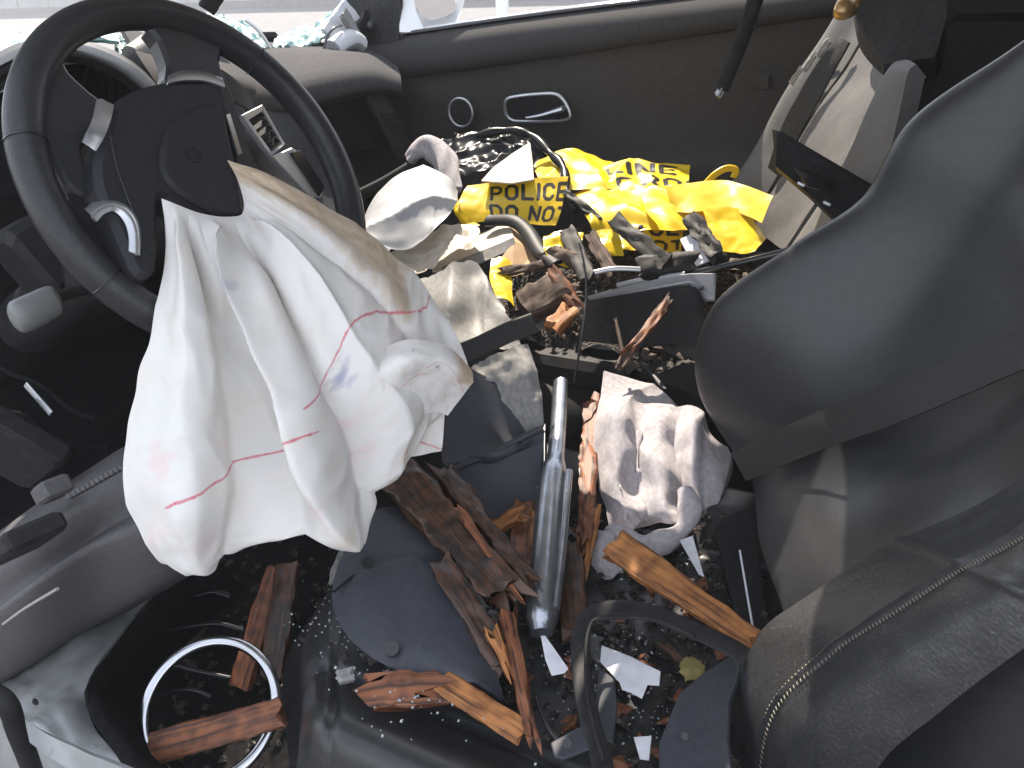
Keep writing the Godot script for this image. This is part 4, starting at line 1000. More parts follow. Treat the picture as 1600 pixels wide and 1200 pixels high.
	tube(m, [Vector3(0.4344, 0.9834, -0.3), Vector3(0.4452, 0.9816, -0.3), Vector3(0.4573, 0.9839, -0.31), Vector3(0.4664, 1.006, -0.32)], 0.011, 12, {"taper": func(t): return 0.8 + 0.5 * sin(t * 5.0)})
	obj("belt_guide", m, K.brass, seat)
	# buckle arm between the seats
	m = M.new()
	slab(m, [Vector3(0.405, 0.8615, -0.1), Vector3(0.4176, 0.8589, -0.1), Vector3(0.5367, 0.7983, -0.1), Vector3(0.544, 0.788, -0.1), Vector3(0.5279, 0.7515, -0.1), Vector3(0.4978, 0.7527, -0.1), Vector3(0.4568, 0.7858, -0.1), Vector3(0.4144, 0.8165, -0.1)], Vector3(0.1, 0.45, 0.9), 0.03, 0.006)
	var arm := obj("armrest", m, K.black, c, "black plastic arm angled up between the seats")
	m = M.new()
	slab(m, [Vector3(0.4398, 0.8199, -0.078), Vector3(0.4787, 0.807, -0.078), Vector3(0.4878, 0.7937, -0.078), Vector3(0.4591, 0.7978, -0.078)], Vector3(0.1, 0.45, 0.9), 0.004, 0.001)
	obj("recess", m, K.gloss, arm)
	for q in [Vector3(0.4516, 0.8011, -0.075), Vector3(0.4842, 0.78, -0.075)]:
		m = M.new()
		block(m, q, Vector3(1, -0.4, 0), Vector3(0, 0.45, 0.9), Vector3(0.01, 0.003, 0.004), 0.001)
		obj("clip", m, K.silver, arm)
	# strap hanging in the window opening
	m = M.new()
	tube(m, [Vector3(0.3365, 1.042, -0.3), Vector3(0.3272, 0.9951, -0.3), Vector3(0.3139, 0.9457, -0.3), Vector3(0.2991, 0.9026, -0.3), Vector3(0.2899, 0.8757, -0.3)], 0.011, 10, {"up": Vector3(0.3, 0, 1), "sy": 0.5, "ulen": 4.0})
	var strap := obj("hanging_strap", m, K.black, c, "black strap hanging across the far door")
	m = M.new()
	tube(m, [Vector3(0.2897, 0.8793, -0.3), Vector3(0.2874, 0.8711, -0.3), Vector3(0.2839, 0.8674, -0.3)], 0.006, 8)
	obj("strap_tip", m, K.steel, strap)

func console(c: Node3D) -> void:
	var m := M.new()
	# tunnel cover with its raised edges
	patch(m, [[Vector3(0.098, 0.3, 0.148), Vector3(0.1524, 0.3, 0.1069), Vector3(0.195, 0.3, 0.0361), Vector3(0.2738, 0.3, -0.0352), Vector3(0.3913, 0.3, -0.0517)], [Vector3(0.0315, 0.44, 0.1449), Vector3(0.0833, 0.44, 0.0441), Vector3(0.1294, 0.44, -0.0178), Vector3(0.2205, 0.44, -0.0564), Vector3(0.3457, 0.44, -0.1096)], [Vector3(0.0336, 0.475, 0.0888), Vector3(0.0246, 0.475, -0.0927), Vector3(0.0414, 0.475, -0.181), Vector3(0.1835, 0.475, -0.2105), Vector3(0.3397, 0.475, -0.1966)], [Vector3(-0.0398, 0.48, -0.0555), Vector3(-0.0179, 0.48, -0.1745), Vector3(0.0104, 0.48, -0.2461), Vector3(0.1793, 0.48, -0.2532), Vector3(0.3074, 0.48, -0.2763)], [Vector3(-0.1619, 0.45, -0.1879), Vector3(-0.119, 0.45, -0.3374), Vector3(-0.0619, 0.45, -0.3954), Vector3(0.1279, 0.45, -0.4334), Vector3(0.2421, 0.45, -0.4777)], [Vector3(-0.3782, 0.36, -0.4679), Vector3(-0.2966, 0.36, -0.6286), Vector3(-0.2326, 0.36, -0.7466), Vector3(0.0047, 0.36, -0.8351), Vector3(0.1465, 0.36, -0.8416)]], 24, 30, {"thick": 0.01})
	var con := obj("centre_console", m, K.black, c, "black centre console")
	m = M.new()
	block(m, Vector3(0.1303, 0.478, -0.1293), Vector3(1, 0.05, 0.05), Vector3(0, 1, 0), Vector3(0.22, 0.05, 0.13), 0.012)
	obj("console_lid", m, K.black, con)
	m = M.new()
	tube(m, [Vector3(0.1942, 0.508, -0.204), Vector3(0.236, 0.5, -0.1245), Vector3(0.2997, 0.49, -0.0574)], 0.004, 6)
	obj("lid_edge", m, K.side, con)
	m = M.new()
	patch(m, [[Vector3(0.1125, 0.6017, 0.178), Vector3(0.1619, 0.5791, 0.1773), Vector3(0.2192, 0.532, 0.1872)], [Vector3(0.1066, 0.5659, 0.2289), Vector3(0.1737, 0.5398, 0.2206), Vector3(0.2365, 0.5072, 0.225)], [Vector3(0.1247, 0.5316, 0.2786), Vector3(0.1868, 0.5349, 0.2616), Vector3(0.2281, 0.5534, 0.2081)], [Vector3(0.1414, 0.5146, 0.2862), Vector3(0.1911, 0.5338, 0.2534), Vector3(0.2339, 0.5436, 0.2172)], [Vector3(0.1749, 0.4786, 0.3024), Vector3(0.2095, 0.4902, 0.2762), Vector3(0.2407, 0.5019, 0.2518)], [Vector3(0.1942, 0.4474, 0.3172), Vector3(0.2198, 0.4528, 0.2997), Vector3(0.2455, 0.4581, 0.2822)]], 20, 30, {"thick": 0.006})
	var panel := obj("side_panel", m, K.side, con, "slate blue plastic side panel with a raised rib")
	m = M.new()
	tube(m, [Vector3(0.1391, 0.5178, 0.2893), Vector3(0.1843, 0.5393, 0.2564), Vector3(0.2306, 0.5603, 0.2128)], 0.004, 8)
	obj("rib", m, K.side, panel)
	# bright trim along the passenger's side
	m = M.new()
	slab(m, [Vector3(0.1417, 0.5897, -0.13), Vector3(0.2302, 0.6251, -0.13), Vector3(0.2883, 0.6448, -0.13), Vector3(0.309, 0.6494, -0.13), Vector3(0.3422, 0.6537, -0.13), Vector3(0.3432, 0.6147, -0.13), Vector3(0.3115, 0.608, -0.13), Vector3(0.3061, 0.6353, -0.13), Vector3(0.2406, 0.6142, -0.13), Vector3(0.1525, 0.5827, -0.13)], Vector3(-0.1, 0.8, 0.6), 0.008, 0.002)
	var trim := obj("console_trim", m, K.silverplastic, con, "bright metal trim strip with square end")
	m = M.new()
	tube(m, [Vector3(0.192, 0.6112, -0.137), Vector3(0.2377, 0.6277, -0.137), Vector3(0.2959, 0.6433, -0.137)], 0.004, 8)
	obj("trim_edge", m, K.silverplastic, trim)
	m = M.new()
	block(m, Vector3(0.3246, 0.6294, -0.126), Vector3(1, 0, 0), Vector3(-0.1, 0.8, 0.6), Vector3(0.006, 0.003, 0.006), 0.001)
	obj("screw", m, K.gloss, trim)
	m = M.new()
	patch(m, [[Vector3(0.1459, 0.5855, -0.12), Vector3(0.2341, 0.6129, -0.12), Vector3(0.3091, 0.6333, -0.12), Vector3(0.3311, 0.6127, -0.12)], [Vector3(0.1489, 0.5615, -0.1), Vector3(0.2423, 0.5764, -0.1), Vector3(0.3096, 0.5973, -0.1), Vector3(0.3381, 0.5918, -0.1)], [Vector3(0.1466, 0.5368, -0.08), Vector3(0.2504, 0.5443, -0.08), Vector3(0.318, 0.5564, -0.08), Vector3(0.3563, 0.5429, -0.08)]], 12, 10, {"thick": 0.008})
	obj("console_flank", m, K.black, con)
	m = M.new()
	tube(m, [Vector3(0.2235, 0.6118, -0.15), Vector3(0.4084, 0.6798, -0.15), Vector3(0.48, 0.715, -0.15), Vector3(0.5444, 0.7555, -0.15)], 0.005, 8)
	obj("brake_cable", m, K.gloss, con)
	# dark strip in place of a strap's shadow between seat and console
	m = M.new()
	tube(m, [Vector3(0.0949, 0.6226, 0.2009), Vector3(0.1212, 0.6317, 0.1808), Vector3(0.1405, 0.6405, 0.1648), Vector3(0.1598, 0.6494, 0.1487), Vector3(0.1828, 0.6573, 0.1311)], 0.013, 10, {"up": Vector3(0.45, 0.5, 0.8), "sy": 0.2})
	obj("strap_shadow", m, K.belt, con)

func driver_seat(c: Node3D) -> void:
	var m := M.new()
	m.surf(func(u, w):
		var z := lerpf(0.115, 0.665, w)
		var front := 0.025 + 0.05 * pow(maxf(0.0, 1.0 - w / 0.25), 2.0) + 0.15 * pow(smoothstep(0.55, 1.0, w), 1.5)
		var x := lerpf(front, 0.56, u)
		var inner := smoothstep(0.0, 0.05, w) * (1.0 - smoothstep(0.12, 0.24, w))
		var outer := smoothstep(0.80, 0.92, w)
		var y := 0.462 + 0.03 * inner + 0.034 * outer
		y -= 0.13 * pow(maxf(0.0, 1.0 - u / 0.16), 2.2)
		y -= 0.14 * pow(maxf(0.0, (w - 0.93) / 0.07), 2.2) + 0.14 * pow(maxf(0.0, (0.06 - w) / 0.06), 2.2)
		# piped seams
		y -= 0.006 * exp(-pow((w - 0.80) / 0.008, 2.0)) + 0.006 * exp(-pow((w - 0.235) / 0.008, 2.0))
		y -= 0.006 * exp(-pow((u - 0.17) / 0.008, 2.0))
		y += 0.004 * sin(x * 60.0 + z * 20.0) * (1.0 - outer) * 0.3
		return Vector3(x, y, z), 90, 90, 0.04)
	var seat := obj("driver_seat", m, K.leather, c, "black leather driver's seat strewn with debris")
	m = M.new()
	m.surf(func(u, w):
		var a := lerpf(0.13, 0.65, w)
		var front := 0.045 + 0.15 * pow(smoothstep(0.55, 1.0, w), 1.5)
		return Vector3(front + 0.04 * u, lerpf(0.24, 0.37, 1.0 - u), a), 4, 20, 0.03)
	obj("seat_base", m, K.black, seat)
	# backrest: rows from the base upwards, each from the inner side round to the outer
	var rows := [
		[Vector3(0.68, 0.40, 0.10), Vector3(0.56, 0.43, 0.10), Vector3(0.458, 0.5132, 0.13), Vector3(0.4765, 0.5166, 0.17), Vector3(0.5053, 0.5178, 0.27), Vector3(0.5385, 0.5185, 0.37), Vector3(0.5292, 0.4752, 0.455), Vector3(0.5623, 0.4746, 0.53), Vector3(0.74, 0.44, 0.57)],
		[Vector3(0.72, 0.56, 0.09), Vector3(0.52, 0.60, 0.10), Vector3(0.3935, 0.6125, 0.13), Vector3(0.4887, 0.5917, 0.19), Vector3(0.5488, 0.586, 0.29), Vector3(0.5801, 0.5985, 0.38), Vector3(0.5468, 0.5908, 0.455), Vector3(0.6109, 0.6197, 0.53), Vector3(0.80, 0.58, 0.57)],
		[Vector3(0.76, 0.68, 0.09), Vector3(0.53, 0.70, 0.095), Vector3(0.403, 0.7109, 0.13), Vector3(0.5259, 0.6744, 0.2), Vector3(0.6011, 0.6444, 0.29), Vector3(0.6209, 0.6533, 0.39), Vector3(0.5984, 0.6451, 0.46), Vector3(0.6533, 0.6955, 0.53), Vector3(0.86, 0.72, 0.57)],
		[Vector3(0.82, 0.80, 0.09), Vector3(0.62, 0.79, 0.095), Vector3(0.4783, 0.7893, 0.13), Vector3(0.5896, 0.7474, 0.2), Vector3(0.6492, 0.7206, 0.29), Vector3(0.6689, 0.7152, 0.39), Vector3(0.6447, 0.7077, 0.46), Vector3(0.6833, 0.7511, 0.53), Vector3(0.92, 0.84, 0.57)],
		[Vector3(0.86, 0.88, 0.09), Vector3(0.68, 0.88, 0.095), Vector3(0.5371, 0.8435, 0.13), Vector3(0.6278, 0.8194, 0.2), Vector3(0.6819, 0.7946, 0.29), Vector3(0.6986, 0.7848, 0.39), Vector3(0.6807, 0.7736, 0.46), Vector3(0.7069, 0.8057, 0.53), Vector3(0.97, 0.92, 0.56)],
		[Vector3(0.92, 1.0, 0.10), Vector3(0.76, 0.98, 0.095), Vector3(0.5688, 0.9184, 0.13), Vector3(0.6513, 0.8865, 0.2), Vector3(0.7005, 0.8666, 0.29), Vector3(0.7218, 0.8521, 0.39), Vector3(0.7161, 0.8419, 0.46), Vector3(0.7298, 0.8662, 0.53), Vector3(1.02, 1.02, 0.54)],
		[Vector3(0.96, 1.1, 0.13), Vector3(0.86, 1.07, 0.12), Vector3(0.6363, 0.9813, 0.15), Vector3(0.6871, 0.9509, 0.2), Vector3(0.7322, 0.9341, 0.29), Vector3(0.7535, 0.9222, 0.38), Vector3(0.7475, 0.9115, 0.44), Vector3(0.7421, 0.9185, 0.5), Vector3(1.02, 1.1, 0.50)],
	]
	var crown := []
	for k in 9:
		crown.append(rows[6][k] * 2.0 - rows[5][k])
	rows.append(crown)
	for r in rows:
		r[5] += Vector3(0.012, 0, 0)
		r[6] += Vector3(0.05, 0, -0.03)
		r[7] += Vector3(0.06, 0, -0.04)
	m = M.new()
	patch(m, rows, 90, 90, {"thick": 0.0})
	var back := obj("backrest", m, K.leather, seat, "black leather backrest with thick side bolsters")
	m = M.new()
	tube(m, [Vector3(0.5334, 0.822, 0.135), Vector3(0.5374, 0.7931, 0.152), Vector3(0.5441, 0.7659, 0.165), Vector3(0.5577, 0.7439, 0.18)], 0.002, 8)
	obj("seam", m, K.gloss, seat)
	m = M.new()
	patch(m, [[Vector3(0.5475, 0.3573, 0.47), Vector3(0.5529, 0.3996, 0.485), Vector3(0.5576, 0.4546, 0.505), Vector3(0.5895, 0.4829, 0.54), Vector3(0.6323, 0.5114, 0.56)], [Vector3(0.5217, 0.4699, 0.45), Vector3(0.5369, 0.5108, 0.478), Vector3(0.561, 0.5529, 0.505), Vector3(0.5896, 0.5819, 0.54), Vector3(0.6335, 0.599, 0.56)], [Vector3(0.5364, 0.5562, 0.435), Vector3(0.5604, 0.5949, 0.47), Vector3(0.5919, 0.6292, 0.505), Vector3(0.6223, 0.6578, 0.54), Vector3(0.6576, 0.6643, 0.56)], [Vector3(0.5768, 0.6128, 0.42), Vector3(0.597, 0.6493, 0.46), Vector3(0.6224, 0.6788, 0.505), Vector3(0.6465, 0.7018, 0.54), Vector3(0.6772, 0.7098, 0.56)], [Vector3(0.6188, 0.6626, 0.41), Vector3(0.6315, 0.6939, 0.455), Vector3(0.6484, 0.7205, 0.505), Vector3(0.6682, 0.7389, 0.54), Vector3(0.6953, 0.7457, 0.56)], [Vector3(0.6576, 0.7031, 0.41), Vector3(0.6628, 0.7283, 0.455), Vector3(0.6715, 0.7514, 0.505), Vector3(0.6882, 0.7689, 0.54), Vector3(0.7125, 0.7741, 0.56)], [Vector3(0.6861, 0.741, 0.41), Vector3(0.6883, 0.7632, 0.455), Vector3(0.6923, 0.782, 0.505), Vector3(0.7056, 0.7964, 0.54), Vector3(0.7266, 0.803, 0.56)]], 40, 60, {"f": func(u, w): return 0.004 * sin(PI * clampf(u * 2.0, 0.0, 1.0)) - 0.004 * exp(-pow((u - 0.5) / 0.012, 2.0)) - 0.003 * exp(-pow((w - 0.68 - 0.05 * u) / 0.012, 2.0)), "amp": 0.0015, "freq": 25.0, "seed": 5})
	var bol := obj("side_bolster", m, K.bolster, seat, "scuffed outer bolster with pale stitched seam")
	m = M.new()
	var seam := [Vector3(0.5576, 0.4546, 0.505), Vector3(0.561, 0.5529, 0.505), Vector3(0.5919, 0.6292, 0.505), Vector3(0.6224, 0.6788, 0.505), Vector3(0.6484, 0.7205, 0.505), Vector3(0.6715, 0.7514, 0.505), Vector3(0.6923, 0.782, 0.505)]
	var off := (Vector3(0.597, 0.6493, 0.46) - Vector3(0.6224, 0.6788, 0.505)).normalized()
	var out := (Vector3(0.6, 1.06, 0.95) - Vector3(0.6224, 0.6788, 0.505)).normalized()
	for k in 110:
		var q := along(seam, k / 110.0)
		var d := (along(seam, (k + 0.5) / 110.0) - q).normalized()
		for side in [-1.0, 1.0]:
			var a: Vector3 = q + off * side * 0.0052 + out * (0.0022 - 0.001 * side + 0.0004 * sin(k * 7.3))
			tube(m, [a - off * 0.0022 - d * 0.0008, a + out * 0.0012, a + off * 0.0022 + d * 0.0008], 0.00045, 5, {"steps": 4})
	obj("stitching", m, K.thread, seat).set_meta("kind", "stuff")
	# the belt lying across the backrest
	m = M.new()
	patch(m, [[Vector3(0.453, 0.5737, 0.2), Vector3(0.523, 0.6549, 0.24), Vector3(0.5902, 0.7265, 0.285), Vector3(0.6394, 0.7726, 0.3), Vector3(0.6876, 0.8191, 0.31)], [Vector3(0.4744, 0.552, 0.215), Vector3(0.541, 0.6324, 0.26), Vector3(0.6053, 0.7051, 0.305), Vector3(0.6485, 0.7505, 0.32), Vector3(0.6956, 0.7966, 0.33)]], 30, 4, {"thick": 0.002, "amp": 0.002, "freq": 12.0})
	obj("seat_belt", m, K.belt, seat, "dusty black seat belt across the backrest")

func one(called: String, m: M, mt: Material, label: String, category: String, group := "") -> MeshInstance3D:
	var o := obj(called, m, mt)
	tag(o, label, category, group)
	return o

func lay(m: M, u0: float, u1: float, v0 := 0.0, v1 := 1.0) -> M:
	for k in m.t.size():
		m.t[k] = Vector2(lerpf(u0, u1, m.t[k].x), lerpf(v0, v1, m.t[k].y))
	return m

func wood(a: Vector3, b: Vector3, w: float, t: float, s: int, mt: Material, label: String, called := "plank", category := "plank", face := Vector3(0.1, 1, 0.3), rough := 0.002, splinter := 0.02, taper := 1.0, bend := 0.0) -> MeshInstance3D:
	var m := M.new()
	plank(m, a, b, face, w, t, s, rough, splinter, taper, bend)
	return one(called, m, mt, label, category)

# many small broken bits as one mass
func litter(called: String, label: String, count: int, s: int, mt: Material, size: float, where: Callable, flat := 0.5) -> void:
	var m := M.new()
	var r := RandomNumberGenerator.new()
	r.seed = s
	for k in count:
		var p: Vector3 = where.call(r)
		var d := size * lerpf(0.45, 1.3, r.randf() * r.randf())
		var ax := Vector3(r.randfn(), r.randfn() * 0.4, r.randfn()).normalized()
		var ay := Vector3(r.randfn() * 0.4, 1.0, r.randfn() * 0.4)
		var az := ax.cross(ay).normalized()
		ay = az.cross(ax)
		var q := []
		for j in 6:
			var dir: Vector3 = [ax, -ax, ay * flat, -ay * flat, az * 0.7, -az * 0.7][j]
			q.append(p + (dir + Vector3(r.randfn(), r.randfn(), r.randfn()) * 0.16) * d)
		for f in [[0, 2, 4], [4, 2, 1], [1, 2, 5], [5, 2, 0], [0, 4, 3], [4, 1, 3], [1, 5, 3], [5, 0, 3]]:
			m.tri(q[f[0]], q[f[1]], q[f[2]], Vector2(r.randf(), r.randf()), Vector2(r.randf(), r.randf()), Vector2(r.randf(), r.randf()))
	var o := obj(called, m, mt)
	tag(o, label, called.replace("_", " "), "", "stuff")

# height of the driver's cushion
func seat_y(x: float, z: float) -> float:
	var w := clampf((z - 0.115) / 0.55, 0.0, 1.0)
	return 0.462 + 0.03 * smoothstep(0.0, 0.05, w) * (1.0 - smoothstep(0.12, 0.24, w)) + 0.034 * smoothstep(0.72, 0.86, w)

func loose_things() -> void:
	airbag()
	on_driver_seat()
	on_console()
	heap()
	footwell()
	screen_glass()

func airbag() -> void:
	var m := M.new()
	var crease := noise(0.05, 88, 2)
	var rows := [
		[Vector3(-0.0298, 0.8817, 0.4596), Vector3(-0.0188, 0.8744, 0.4508), Vector3(-0.0098, 0.8625, 0.4332), Vector3(-0.0023, 0.8495, 0.3997), Vector3(-0.0039, 0.8571, 0.3855), Vector3(-0.0132, 0.8782, 0.3788), Vector3(-0.0286, 0.8982, 0.374)],
		[Vector3(-0.017, 0.8338, 0.4777), Vector3(0.0207, 0.8288, 0.4858), Vector3(0.039, 0.8217, 0.4671), Vector3(0.072, 0.8294, 0.4505), Vector3(0.0752, 0.8376, 0.4179), Vector3(0.0625, 0.8555, 0.3881), Vector3(0.0231, 0.8761, 0.3586)],
		[Vector3(-0.002, 0.7828, 0.5199), Vector3(0.0545, 0.783, 0.5273), Vector3(0.0741, 0.7731, 0.4965), Vector3(0.1168, 0.7851, 0.4785), Vector3(0.1252, 0.7994, 0.4328), Vector3(0.121, 0.8213, 0.3894), Vector3(0.0826, 0.8366, 0.3367)],
		[Vector3(-0.0037, 0.7399, 0.5534), Vector3(0.0714, 0.7436, 0.5548), Vector3(0.091, 0.7274, 0.5149), Vector3(0.145, 0.7444, 0.5006), Vector3(0.161, 0.7588, 0.4506), Vector3(0.162, 0.7834, 0.3897), Vector3(0.1306, 0.8032, 0.3304)],
		[Vector3(-0.003, 0.6922, 0.582), Vector3(0.0812, 0.7054, 0.5791), Vector3(0.1018, 0.687, 0.5335), Vector3(0.1612, 0.7076, 0.5204), Vector3(0.1821, 0.7176, 0.4639), Vector3(0.1897, 0.7441, 0.3983), Vector3(0.1615, 0.7736, 0.3313)],
		[Vector3(0.0064, 0.641, 0.6015), Vector3(0.0844, 0.6571, 0.6002), Vector3(0.1072, 0.6413, 0.5518), Vector3(0.1715, 0.6632, 0.5353), Vector3(0.1952, 0.674, 0.4767), Vector3(0.2096, 0.7063, 0.4103), Vector3(0.1992, 0.7395, 0.344)],
		[Vector3(0.0303, 0.5935, 0.6041), Vector3(0.0786, 0.6114, 0.6053), Vector3(0.104, 0.6048, 0.5628), Vector3(0.1744, 0.6193, 0.5409), Vector3(0.195, 0.63, 0.4906), Vector3(0.2019, 0.6565, 0.4383), Vector3(0.2283, 0.704, 0.3624)],
		[Vector3(0.0322, 0.5738, 0.5956), Vector3(0.0718, 0.5891, 0.5967), Vector3(0.0899, 0.5888, 0.561), Vector3(0.1722, 0.601, 0.5338), Vector3(0.1917, 0.6146, 0.4824), Vector3(0.1901, 0.6435, 0.4398), Vector3(0.2288, 0.6961, 0.3605)],
	]
	patch(m, rows, 150, 130, {"amp": 0.004, "freq": 8.0, "seed": 77, "f": func(u, w):
		var h := 0.0
		# creases and ridges that run from the hub to the hem: u, w at both ends, height, half width
		for c in [[0.24, 0.05, 0.41, 0.78, -0.036, 0.06], [0.36, 0.03, 0.55, 0.95, 0.028, 0.045], [0.47, 0.02, 0.66, 0.8, -0.030, 0.045], [0.60, 0.03, 0.74, 0.7, 0.016, 0.035], [0.73, 0.05, 0.86, 0.6, -0.009, 0.03], [0.13, 0.02, 0.20, 1.0, 0.010, 0.07], [0.30, 0.5, 0.27, 1.0, -0.006, 0.03]]:
			var f: float = clampf((w - c[1]) / (c[3] - c[1]), 0.0, 1.25)
			var at: float = lerpf(c[0], c[2], f) + 0.008 * sin(w * 13.0 + c[0] * 40.0)
			var e: float = absf(u - at) / (c[5] * (0.55 + 0.6 * f))
			h += c[4] * exp(-pow(e, 1.15)) * smoothstep(0.0, 0.12, w) * (1.0 - 0.55 * smoothstep(0.9, 1.25, f))
		h += 0.0030 * (1.0 - 2.0 * absf(crease.get_noise_2d(u * 90.0, w * 70.0))) * smoothstep(0.05, 0.3, w)
		h += 0.0028 * sin(u * 52.0 + 2.0 * sin(w * 5.0)) * pow(1.0 - w, 2.0) * smoothstep(0.0, 0.1, w)
		return h + 0.0022 * sin(w * 26.0 + u * 9.0) * w * sin(u * 5.0)})
	var bag := one("deflated_airbag", m, K.airbag, "white deflated airbag hanging from the steering wheel hub, scorched tan band", "airbag")
	# the corner folded back on itself, lower right
	m = M.new()
	patch(m, [[Vector3(0.1696, 0.7493, 0.4257), Vector3(0.1971, 0.7568, 0.4123), Vector3(0.2183, 0.7497, 0.392), Vector3(0.2305, 0.7291, 0.3783)], [Vector3(0.1889, 0.7422, 0.4517), Vector3(0.2138, 0.7532, 0.4376), Vector3(0.2312, 0.7453, 0.4134), Vector3(0.2461, 0.7138, 0.3855)], [Vector3(0.1937, 0.722, 0.4548), Vector3(0.2097, 0.7238, 0.4319), Vector3(0.2253, 0.7156, 0.4088), Vector3(0.2349, 0.6936, 0.391)], [Vector3(0.1913, 0.6992, 0.4441), Vector3(0.207, 0.688, 0.4293), Vector3(0.2173, 0.6848, 0.4125), Vector3(0.2237, 0.6766, 0.4011)]], 40, 40, {"amp": 0.004, "freq": 18.0, "seed": 79})
	obj("folded_corner", m, K.airbag, bag)
	lay(m, 0.84, 1.0, 0.66, 0.96)
	m = M.new()
	patch(m, [[Vector3(0.1845, 0.6788, 0.4085), Vector3(0.2011, 0.6779, 0.3998), Vector3(0.2154, 0.6745, 0.394)], [Vector3(0.1831, 0.6489, 0.421), Vector3(0.2027, 0.6588, 0.417), Vector3(0.2189, 0.6498, 0.4071)], [Vector3(0.1801, 0.632, 0.4265), Vector3(0.2009, 0.6388, 0.4237), Vector3(0.2171, 0.6384, 0.4085)]], 16, 16, {"amp": 0.003, "freq": 20.0, "seed": 80})
	lay(m, 0.7, 0.8, 0.3, 0.45)
	obj("hem", m, K.airbag, bag)

func on_driver_seat() -> void:
	var m := M.new()
	# torn flap of trim lying on the cushion
	patch(m, [[Vector3(0.1116, 0.53, 0.432), Vector3(0.1201, 0.53, 0.416), Vector3(0.1348, 0.53, 0.3982), Vector3(0.1543, 0.53, 0.3858)], [Vector3(0.1237, 0.525, 0.4727), Vector3(0.1407, 0.525, 0.4448), Vector3(0.175, 0.525, 0.4236), Vector3(0.21, 0.525, 0.4134)], [Vector3(0.1445, 0.515, 0.5174), Vector3(0.1683, 0.515, 0.4843), Vector3(0.2044, 0.515, 0.4574), Vector3(0.2589, 0.515, 0.4478)], [Vector3(0.1902, 0.505, 0.5481), Vector3(0.2172, 0.505, 0.5222), Vector3(0.2516, 0.505, 0.4971), Vector3(0.3049, 0.505, 0.4946)], [Vector3(0.2478, 0.5, 0.5564), Vector3(0.2709, 0.5, 0.539), Vector3(0.2953, 0.5, 0.5234), Vector3(0.3289, 0.5, 0.5182)], [Vector3(0.2984, 0.495, 0.5513), Vector3(0.3127, 0.495, 0.5422), Vector3(0.3291, 0.495, 0.5368), Vector3(0.3468, 0.495, 0.5375)]], 30, 30, {"thick": 0.004, "amp": 0.004, "freq": 10.0, "seed": 3, "f": func(u, w): return 0.012 * sin(PI * u) - 0.004 * exp(-pow((w - 0.38 + 0.1 * u) / 0.03, 2.0))})
	var flap := one("trim_flap", m, K.side, "dark blue-grey torn trim flap with screw boss on driver's seat", "trim panel")
	m = M.new()
	tube(m, [Vector3(0.2356, 0.51, 0.5451), Vector3(0.2371, 0.514, 0.5469)], 0.007, 14)
	obj("screw_boss", m, K.gloss, flap)
	m = M.new()
	tube(m, [Vector3(0.1458, 0.52, 0.5158), Vector3(0.1548, 0.52, 0.4759), Vector3(0.1913, 0.52, 0.4485), Vector3(0.2325, 0.52, 0.4404)], 0.0016, 6)
	obj("crease", m, K.gloss, flap)
	m = M.new()
	tube(m, [Vector3(0.1619, 0.532, 0.4772), Vector3(0.1639, 0.5355, 0.4797)], 0.006, 12)
	obj("screw_boss", m, K.gloss, flap)
	# wet, split boards
	wood(Vector3(0.1164, 0.56, 0.3623), Vector3(0.313, 0.525, 0.4543), 0.046, 0.022, 11, K.wet, "thick wet dark board beside the airbag, split at its lower end", "plank", "plank", Vector3(0.1, 1, 0.4), 0.004, 0.07, 0.75)
	wood(Vector3(0.1663, 0.56, 0.3404), Vector3(0.316, 0.53, 0.4299), 0.024, 0.018, 12, K.wet, "dark split board lying against the thick wet board", "plank", "plank", Vector3(0.4, 1, 0.2), 0.003, 0.06, 0.6)
	wood(Vector3(0.2319, 0.535, 0.4491), Vector3(0.3357, 0.5, 0.5126), 0.022, 0.013, 13, K.wet, "narrow dark board lying along the trim flap's edge", "plank", "plank", Vector3(0.1, 1, 0.3), 0.003, 0.02)
	wood(Vector3(0.3135, 0.522, 0.4959), Vector3(0.3425, 0.508, 0.5198), 0.014, 0.007, 14, K.orange, "orange sliver broken off at the narrow dark board's tip", "wood_splinter", "wood", Vector3(0.1, 1, 0.3), 0.002, 0.03, 0.5)
	wood(Vector3(0.2915, 0.5, 0.5501), Vector3(0.3788, 0.495, 0.5625), 0.022, 0.009, 15, K.orange, "bright orange board end sticking out under the trim flap", "plank", "plank", Vector3(0.1, 1, 0.3), 0.0012, 0.008)
	wood(Vector3(0.2423, 0.5, 0.5856), Vector3(0.284, 0.5, 0.5614), 0.030, 0.009, 16, K.red, "short reddish wood block under the trim flap's near edge", "wood_block", "wood", Vector3(0, 0.9, 0.5), 0.003, 0.05)
	wood(Vector3(0.3094, 0.51, 0.4621), Vector3(0.3885, 0.5, 0.565), 0.017, 0.014, 17, K.red, "thin dark red stick beside the narrow dark board", "stick", "wood", Vector3(0.1, 1, 0.3), 0.002, 0.03, 0.5)
	wood(Vector3(0.3733, 0.53, 0.3461), Vector3(0.5274, 0.515, 0.4014), 0.036, 0.010, 18, K.orange, "orange-brown flat board running from towel to seat back", "plank", "plank", Vector3(0.15, 1, 0.35), 0.0014, 0.03, 0.6)
	wood(Vector3(0.2338, 0.52, 0.0657), Vector3(0.3335, 0.5, 0.3241), 0.024, 0.016, 19, K.red, "upright red-brown board between metal tube and towel", "plank", "plank", Vector3(0.1, 1, 0.6), 0.003, 0.07, 0.7)
	wood(Vector3(0.3171, 0.49, 0.33), Vector3(0.3679, 0.48, 0.4293), 0.028, 0.02, 20, K.wet, "dark stub of board lying below the metal tube's right side", "plank", "plank")
